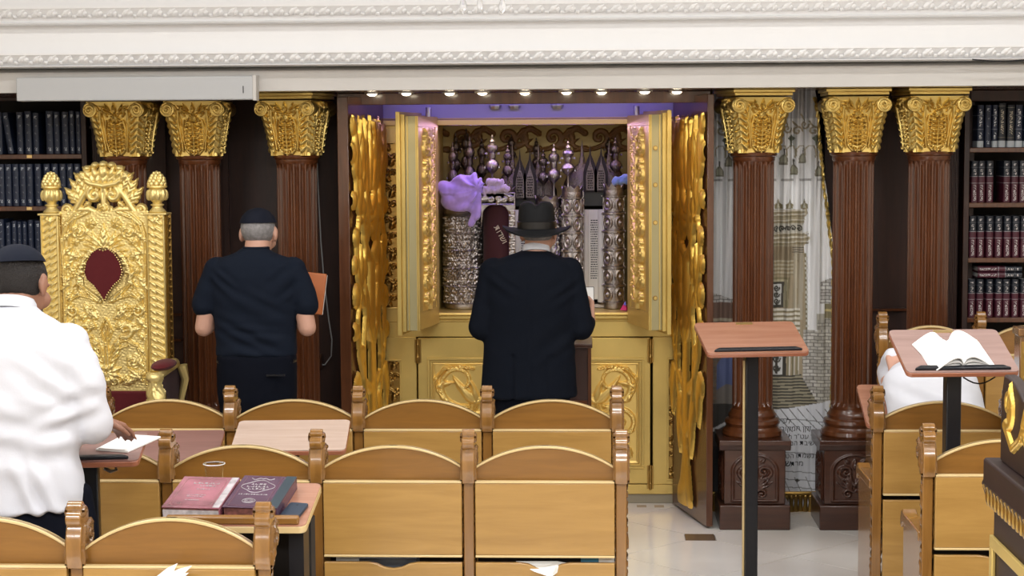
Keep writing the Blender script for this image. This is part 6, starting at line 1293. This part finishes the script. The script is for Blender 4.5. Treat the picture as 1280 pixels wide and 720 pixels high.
mb.loft([((X + .01, D, 1.50), .070, .066), ((X + .005, D - .003, 1.478), .092, .078), ((X, D - .005, 1.452), .145, .094), ((X, D - .006, 1.415), .196, .110), ((X, D - .006, 1.34), .222, .126), ((X, D - .004, 1.24), .216, .134), ((X, D, 1.10), .205, .134), ((X, D, 1.0), .206, .138), ((X, D, .94), .214, .146), ((X, D, .895), .216, .148), ((X, D, .885), .20, .14)], 36, 2.3)
chain(mb, [(X + .176, D, 1.375), (X + .212, D + .0, 1.27), tuple(eR), tuple(eR.lerp(wR, .85))], [.072, .074, .062, .046], 18); chain(mb, [(X - .176, D, 1.375), tuple(eL), tuple(eL.lerp(wL, .85))], [.080, .060, .044], 16)
sx_ = cloth_disp(.0050, 31, ((X + .15, D - .08, 1.30, .10, 70, .9), (X + .19, D - .06, 1.16, .09, 75, 1.9), (X, D - .12, 1.02, .22, 55, 1.35), (X + .1, D - .1, .93, .12, 90, .4), (X - .05, D - .1, 1.25, .14, 45, 2.2)))
organ('shirt', mb, shirtw, t, .0085, 3, sx_)
mb = MB().lathe([(.060, 0), (.074, -.004), (.070, .022), (.064, .034), (.060, .034)], 30, (0, 0, 0)); mb.xf(Matrix.Translation((X + .010, D + .006, 1.482)) @ Matrix.Rotation(R(-20), 4, 'X')); mb.build('shirt_collar', shirtw, t)
legs(t, X, D, .93, trou, hip=.208, legr=.098)
mb = MB(); chain(mb, [(X + .205, D + .02, .93), (X + .215, D + .02, .80)], [.03, .038], 10); organ('pocket_bulge', mb, trou, t, .009, 2)
B0 = MB().ball((0, -.016, .024), (.082, .099, .088), 24, 16); B0.v = [(x, y, max(z, -.060 + .5 * max(0, y + .02))) for x, y, z in B0.v]; B0.xf(Matrix.Translation(hc_) @ hr.to_4x4()); organ('hair', B0, hair_d, t, .006, 1, tulle_disp(.002, 160, 3))
B1 = MB().lathe([(.087 * math.sin(a) + .0005, .087 * math.cos(a)) for a in np.linspace(0.02, 1.20, 12)][::-1], 36, (0, 0, 0), squash=1.12); B1.xf(Matrix.Translation(hc_ + Vector((0, -.018, .038))) @ (hr @ Matrix.Rotation(R(16), 3, 'X')).to_4x4()); B1.build('kippah', kip, t)

# --- slumped person on the right block
D = 7.26; X = U(1172, 480, D).x; sz = .466
t = thing('person', 'person in white shirt slumped forward on the desk behind the open book lectern', 'person', (X, D, 0))
hc_ = Vector((X + .0, D + .44, 1.010)); hr = Matrix.Rotation(R(-78), 3, 'X') @ Matrix.Rotation(R(6), 3, 'Z')
mb = MB(); head_parts(mb, hc_, hr, .97); chain(mb, [(X, D + .26, 1.03), (X - .02, D + .36, 1.035)], [.06, .058], 14)
mb.loft([((X, D - .02, .56), .15, .10), ((X, D + .02, .74), .15, .09, -.5), ((X, D + .14, .92), .16, .09, -.9), ((X, D + .26, 1.0), .15, .07, -1.2)], 24)
hL, hR_ = Vector((X - .120, D + .26, 1.045)), Vector((X + .06, D + .50, .985))
chain(mb, [(X - .15, D + .22, .94), (X - .125, D + .48, .955), tuple(hL + Vector((-.02, .05, .0)))], [.046, .038, .026], 12); hand(mb, tuple(hL + Vector((-.01, .04, .0))), (.12, -.80, -.55), 1, (.2, .5, -.75), .35)
chain(mb, [(X + .15, D + .22, .94), (X + .19, D + .46, .94), tuple(hR_)], [.046, .038, .026], 12); hand(mb, tuple(hR_), (-.8, .4, 0), 1, (0, 0, -1), .3)
for q in (-1, 1): chain(mb, [(X + q * .09, D - .02, .56), (X + q * .11, D + .36, .54), (X + q * .11, D + .34, .09)], [.075, .052, .040], 12)
organ('body', mb, skin, t, .0072, 2)
mb = MB(); mb.loft([((X, D - .05, .54), .19, .13), ((X, D - .05, .66), .195, .14, -.2), ((X, D - .02, .80), .20, .135, -.45), ((X, D + .07, .89), .20, .12, -.85), ((X, D + .18, .960), .20, .10, -1.1), ((X, D + .27, .985), .14, .08, -1.3), ((X, D + .31, .995), .08, .065, -1.4)], 36, 2.2)
chain(mb, [(X - .13, D + .18, .93), (X - .120, D + .47, .945), tuple(hL + Vector((-.012, .060, -.0)))], [.070, .058, .042], 14); chain(mb, [(X + .13, D + .18, .93), (X + .18, D + .44, .935), tuple(hR_ + Vector((.05, -.02, 0)))], [.078, .062, .044], 14)
organ('shirt', mb, shirtw, t, .009, 3, cloth_disp(.006, 44, ((X, D - .1, .85, .2, 60, 1.2),)))
mb = MB(); mb.loft([((X, D - .03, .60), .185, .13), ((X, D - .03, .50), .19, .14), ((X, D - .03, .465), .17, .12)], 28, 2.4)
for q in (-1, 1): chain(mb, [(X + q * .09, D - .01, .535), (X + q * .11, D + .37, .535), (X + q * .11, D + .34, .10)], [.082, .066, .052], 14)
mb.v = [(x, y, max(z, sz) if y < 7.38 else z) for x, y, z in mb.v]; organ('trousers', mb, trou, t, .011, 3)
for q in (-1, 1):
    mb = MB(); chain(mb, [(X + q * .11, D + .32, .045), (X + q * .11, D + .52, .035)], [.042, .034], 12); mb.v = [(x, y, max(0.001, z)) for x, y, z in mb.v]; organ('shoe', mb, leather, t, .009, 2)
B0 = MB().ball((0, -.014, .022), (.080, .096, .088), 24, 16); B0.v = [(x, y, max(z, -.050 + .5 * max(0, y + .02))) for x, y, z in B0.v]; B0.xf(Matrix.Translation(hc_) @ hr.to_4x4()); organ('hair', B0, hair_d, t, .006, 1)
B1 = MB().lathe([(.083 * math.sin(a) + .0005, .086 * math.cos(a)) for a in np.linspace(0.02, 1.15, 12)][::-1], 36, (0, 0, 0), squash=1.12); B1.xf(Matrix.Translation(hc_ + hr @ Vector((0, -.012, .030))) @ (hr @ Matrix.Rotation(R(26), 3, 'X')).to_4x4()); B1.build('kippah', kip, t)
# ------------------------------------------------------------------ books, papers and small things on the desks
def on_board(root, Mx, u, v, rz=0): return root.matrix_basis if False else (Matrix.Translation(root.location) @ Matrix.Rotation(root.rotation_euler.z, 4, 'Z') @ Mx @ Matrix.Translation((u, v, 0.0006)) @ Matrix.Rotation(rz, 4, 'Z'))
def lay(t, mb, name, m, MX, bev=0, **k): mb.xf(MX); return mb.build(name, m, t, bev=bev, **k)
def closed_book(label, MX, w_, l_, th, cov, pages, name='book'):
    t = thing(name, label, 'book', tuple(MX.translation)); c = .004
    lay(t, MB().box(-w_ / 2, w_ / 2, 0, l_, 0, c).box(-w_ / 2, w_ / 2, 0, l_, th - c, th).box(w_ / 2 - c, w_ / 2, 0, l_, c, th - c), 'cover', cov, MX, .0012)
    lay(t, MB().box(-w_ / 2 + .004, w_ / 2 - c, .004, l_ - .004, c + .0002, th - c - .0002), 'page_block', pages, MX); return t
def flat_text(t, par, txt, size, MX, m, name='gilt_title'):
    me = text_mesh(txt, size, .0002); MXl = MX
    for v in me.vertices: v.co = MXl @ v.co - worldloc(par)
    return link(name, me, m, par, 0, 0)
redc = mat('worn_red_cover', (.27, .085, .115), .22, var=.5, vscale=10, coat=.8); burg = mat('burgundy_cover', (.075, .035, .065), .25, var=.2, vscale=8); tealc = mat('teal_spine', (.022, .040, .055), .35); silp = mat('silver_print', (.55, .52, .54), .4, .6); edgep = mat('marbled_pages', (.16, .06, .05), .6, var=.6, vscale=60)
MX = on_board(desk4, DM, -.134, .040, R(-3.5)); w1, l1, h1 = .178, .245, .040
b1 = closed_book('worn red book in a clear glossy jacket, left of the two on the desk', MX, w1, l1, h1, redc, edgep)
top = MX @ Matrix.Translation((0, 0, h1 + .0004))
def marks(par, MXt, rows, m=silp, seed=2):           # small unreadable print, line by line
    rs = random.Random(seed); mb = MB()
    for cx, y, w_, h_ in rows:
        x = cx - w_ / 2
        while x < cx + w_ / 2 - h_ * .3: k = rs.uniform(.5, .95) * h_; mb.box(x, x + k, y, y + h_ * .28, 0, .0003).box(x + k * rs.choice((0, .7)), x + k * rs.choice((.25, .95)), y, y + h_, 0, .0003); x += k + h_ * .28
    mb.xf(MXt); return tag(mb.build('silver_print', m, par, smooth=0), kind='stuff')
marks(b1, top, ((0, .185, .085, .012), (.005, .165, .045, .010), (.0, .140, .040, .008), (-.01, .095, .06, .006), (-.01, .082, .05, .007), (-.01, .055, .045, .005)))
def ring(w_, l_, x0, y0, th): 
    m_ = MB(); m_.box(x0, x0 + w_, y0, y0 + th, 0, .0003).box(x0, x0 + w_, y0 + l_ - th, y0 + l_, 0, .0003).box(x0, x0 + th, y0, y0 + l_, 0, .0003).box(x0 + w_ - th, x0 + w_, y0, y0 + l_, 0, .0003); return m_
lay(b1, ring(.130, .205, -.072, .020, .0016), 'cover_border', mat('faded_border', (.30, .14, .14), .4), top)
lay(b1, MB().box(.066, .0872, .003, l1 - .003, .0001, .0005), 'jacket_edge', mat('clear_jacket_edge', (.42, .38, .40), .12, coat=1, var=.4, vscale=40), top); lay(b1, MB().box(-.086, .086, -.001, .004, .004, .030), 'jacket_lip', mat('clear_lip', (.5, .47, .48), .12, coat=1, var=.3, vscale=50), MX)
MX = on_board(desk4, DM, .044, .042, R(-4.5)); w2, l2, h2 = .168, .252, .040
b2 = closed_book('dark burgundy book with silver ornamental title, right of the two on the desk', MX, w2, l2, h2, burg, edgep)
top = MX @ Matrix.Translation((0, 0, h2 + .0004)); lay(b2, MB().box(.052, .0845, .0, l2, -.0003, .0004), 'spine_strip', tealc, top)
lay(b2, ring(.112, .225, -.070, .013, .0014), 'cover_border', mat('tooled_border', (.16, .06, .08), .4), top)
marks(b2, top, ((-.016, .176, .05, .011), (-.016, .157, .07, .012), (-.016, .139, .055, .012), (-.016, .096, .09, .008), (-.016, .047, .02, .005)), silp, 5)
mb = MB(); prs = [(-.016 + .048 * math.cos(a) * (1 + .10 * math.cos(4 * a)), .163 + .044 * math.sin(a) * (1 + .12 * math.cos(4 * a)), .0004) for a in np.linspace(0, 2 * PI, 40)]; mb.tube(prs, .0011, 5)
prs = [(-.016 + .020 * math.cos(a), .050 + .016 * math.sin(a), .0004) for a in np.linspace(0, 2 * PI, 24)]; mb.tube(prs, .0009, 5); prs = [(-.016 + .014 * math.cos(a), .050 + .010 * math.sin(a), .0004) for a in np.linspace(0, 2 * PI, 24)]; mb.tube(prs, .0007, 5)
for s_ in (-1, 1): mb.tube([(-.016 + s_ * x, .222 + .006 * math.sin(x * 200), .0004) for x in np.linspace(0, .036, 9)], .0013, 5)
lay(b2, mb, 'silver_cartouche', silp, top)
MX = on_board(desk4, DM, .158, .040, R(-9)); t = thing('phone', 'dark blue mobile phone lying right of the two books', 'phone', tuple(MX.translation))
lay(t, MB().prism(rounded(-.030, .030, 0, .115, .010), 0, .010, 'z'), 'case', mat('phone_case', (.020, .034, .058), .4), MX, .002); lay(t, MB().prism([(.004 * math.cos(a), .095 + .004 * math.sin(a)) for a in np.linspace(0, 2 * PI, 12, endpoint=False)], .0101, .0106, 'z'), 'camera_lens', M['ink'], MX)
MX = on_board(desk4, DM, -.118, .305, 0); t = thing('plastic_cup', 'clear plastic cup standing behind the red book on the desk', 'cup', tuple(MX.translation))
cl = mat('clear_plastic', (.95, .95, .95), .08, trans=1.0, ior=1.15); ct_ = MX.translation; MX = Matrix.Translation(ct_ + Vector((0, 0, .006)))
prof = [(.001, .0), (.024, .0), (.031, .063), (.0335, .065), (.0335, .0675), (.0295, .0665), (.0225, .002), (.001, .002)]; lay(t, MB().lathe(prof, 32, (0, 0, 0)), 'cup_wall', cl, MX)
lay(t, MB().tube([(.0335 * math.cos(a), .0335 * math.sin(a), .066) for a in np.linspace(0, 2 * PI, 40)], .0015, 6), 'rim', mat('cup_rim', (.7, .7, .68), .2), MX)
def sheet_book(label, MX, w_, l_, s=1.0, name='open_book'):
    t = thing(name, label, 'book', tuple(MX.translation)); n = 14
    for sd in (-1, 1):
        mb = MB(); P_ = []
        prof = [(sd * w_ * k / n, .006 + .030 * s * math.sin(PI * min(1, (k / n) ** .75 * 1.0)) * (1 - .35 * k / n)) for k in range(n + 1)]
        pl = [(x, z) for x, z in prof] + [(sd * w_, .0012)] + [(0.0, .0008)]
        MBp = MB(); MBp.prism([(x, z) for x, z in pl], .004, l_ - .004, 'y'); lay(t, MBp, 'page_block', M['paper'], MX)
        mbl = MB()
        if name == 'open_book':
            lines = MB(); dz = l_ / 24
    lay(t, MB().box(-w_ - .004, w_ + .004, 0, l_, 0, .0007), 'cover', mat('pale_cover', (.7, .7, .68), .6), MX); return t
# open book on the right lectern: fanned pages rising at the far edge
MX = on_board(lec2, LM2, .005, .030, R(4)); t = thing('open_book', 'open white book lying on the right lectern board', 'book', tuple(MX.translation)); 
for sd in (-1, 1):
    for layer, (ln, lift, ang) in enumerate(((.200, .010, 0), (.196, .020, 4), (.205, .034, 9))):
        n = 12; top_ = []; w_ = .118 - .006 * layer
        for k in range(n + 1): f_ = k / n; top_.append((sd * (w_ * f_), .004 + lift * math.sin(PI * min(1, f_ ** .6)) + .006 * layer * (1 - f_)))
        pl = top_ + [(x, max(.0012, z - .004)) for x, z in reversed(top_)]
        mb = MB().prism(pl, .0, ln, 'y'); mb.xf(Matrix.Rotation(R(-sd * ang * (1 if sd < 0 else .35)), 4, 'Z')); lay(t, mb, 'page_leaf', M['paper'], MX)
lay(t, MB().box(-.124, .122, -.002, .190, 0, .0010), 'cover', mat('pale_cover', (.62, .62, .60), .6), MX)
# papers before the white-shirted man
MX = on_board(lec3, LM3, .095, .085, R(-16)); t = thing('open_booklet', 'white booklet under the forearm of the white-shirted person', 'booklet', tuple(MX.translation))
lay(t, MB().prism([(-.08, .0), (.03, .0), (.075, .17), (-.05, .17)], 0, .006, 'z'), 'pages', M['paper'], MX, .001); lay(t, MB().prism([(-.07, .0), (.02, .0), (.06, .15), (-.04, .15)], .0062, .010, 'z'), 'page_leaf', M['paper'], MX)
# folded papers and things in the book slots of the seat rows
def pw_(x, y, D): return U(x, y, D)
a = pw_(675, 706, DR1 - .06); t = thing('loose_paper', 'white paper sheet sticking out of the slot under the middle row seat', 'paper', tuple(a))
mb = MB(); q = [pw_(645, 701.5, DR1 + .02), pw_(697, 701.5, DR1 + .02), pw_(711, 704, DR1 + .02), pw_(694, 709, DR1 - .045), pw_(689, 721, DR1 - .055), pw_(668, 714, DR1 - .045)]; n = len(q); mb.add([tuple(v) for v in q] + [tuple(v + Vector((0, -.001, -.0015))) for v in q], [tuple(range(n)), tuple(range(2 * n - 1, n - 1, -1))] + [(i, i + n, (i + 1) % n + n, (i + 1) % n) for i in range(n)]); mb.build('sheet', M['paper'], t, smooth=0)
zsl = .555
a = pw_(744, 703, DR1 + .03); t = thing('blue_booklet', 'blue and white booklet lying in the slot under the middle row seat', 'booklet', (a.x, DR1 + .02, .54)); MB().box(pw_(726, 703, DR1 + .0).x, pw_(748, 703, DR1).x, DR1 + .006, DR1 + .13, .415, zsl + .008).build('cover', mat('blue_cover', (.05, .22, .36), .5), t); MB().box(pw_(748.5, 703, DR1 + .0).x, pw_(768, 703, DR1).x, DR1 + .006, DR1 + .13, .415, zsl + .006).build('back_pages', M['paper'], t)
a = pw_(437, 703, DR1); t = thing('grey_folder', 'grey folder with a pale corner in the slot under the middle row seat', 'folder', (a.x, DR1 + .02, .54)); MB().box(pw_(420, 703, DR1).x, pw_(448, 703, DR1).x, DR1 + .006, DR1 + .13, .415, zsl + .004).build('pale_part', M['duct'], t); MB().box(pw_(449, 703, DR1).x, pw_(520, 703, DR1).x, DR1 + .02, DR1 + .13, .415, zsl - .005).build('dark_part', mat('slate', (.09, .10, .12), .5), t)
# papers sticking up at the very bottom left
D = DR0 - .10; t = thing('folded_papers', 'white folded papers sticking up behind the nearest seat row, at the bottom edge', 'papers', tuple(pw_(212, 724, D)))
for k, (x0, y0, x1, y1) in enumerate(((196, 726, 222, 704), (202, 726, 240, 707), (206, 728, 236, 716), (200, 730, 228, 722))):
    p, q2 = pw_(x0, y0, D + .01 * k), pw_(x1, y1, D + .01 * k); d = (q2 - p); nn = Vector((-d.z, 0, d.x)).normalized() * .010; mb = MB(); pts = [p - nn, p + d * .6 - nn * 1.3, q2, p + d * .6 + nn * .8, p + nn]; m_ = len(pts)
    mb.add([tuple(v) for v in pts] + [tuple(v + Vector((0, .0012, 0))) for v in pts], [tuple(range(m_)), tuple(range(2 * m_ - 1, m_ - 1, -1))] + [(i, i + m_, (i + 1) % m_ + m_, (i + 1) % m_) for i in range(m_)]); mb.build('leaf', M['paper'], t, smooth=0)
sb = pw_(212, 760, D); MB().box(sb.x - .06, sb.x + .06, D + .0, D + .05, sb.z - .02, pw_(212, 727, D).z).build('folded_stack', M['paper'], t)
# chandelier drops at the top centre
CDp = 5.2; c = U(603, 10, CDp); ch = thing('chandelier', 'glass drops of a chandelier hanging into the top centre of the picture', 'chandelier', (c.x, CDp, c.z))
gl = mat('crystal', (.92, .93, .95), .05, trans=.45, ior=1.5)
MB().lathe([(.004, .10), (.11, .11), (.13, .14), (.05, .17), (.03, .30), (.02, .32)], 28, (c.x, CDp, c.z)).build('bowl', M['steel'], ch); MB().tube([(c.x, CDp, c.z + .3), (c.x, CDp, CEIL)], .008, 8).build('rod', M['steel'], ch)
for k, (x, yb, r_) in enumerate(((579, 17, .010), (600, 15, .008), (628, 18, .010), (590, -4, .009), (614, -6, .009))):
    p = U(x, yb, CDp); MB().lathe([(.001, 0), (r_, .012), (r_ * 1.1, .024), (r_ * .6, .045), (.003, .058), (r_ * .6, .064), (r_ * .6, .070), (.002, .076)], 8, tuple(p)).build('glass_drop', gl, ch, smooth=0); MB().tube([p + Vector((0, 0, .07)), Vector((p.x, p.y, c.z + .125))], .0012, 5).build('wire', M['steel'], ch)
# two small tan tiles in front of the ark
for x in (802, 824): p = U(x, 633, 9.43); o = MB().box(p.x - .026, p.x + .026, 9.40, 9.46, -.004, .0008).build('accent_tile', M['tilec'], floor, smooth=0)
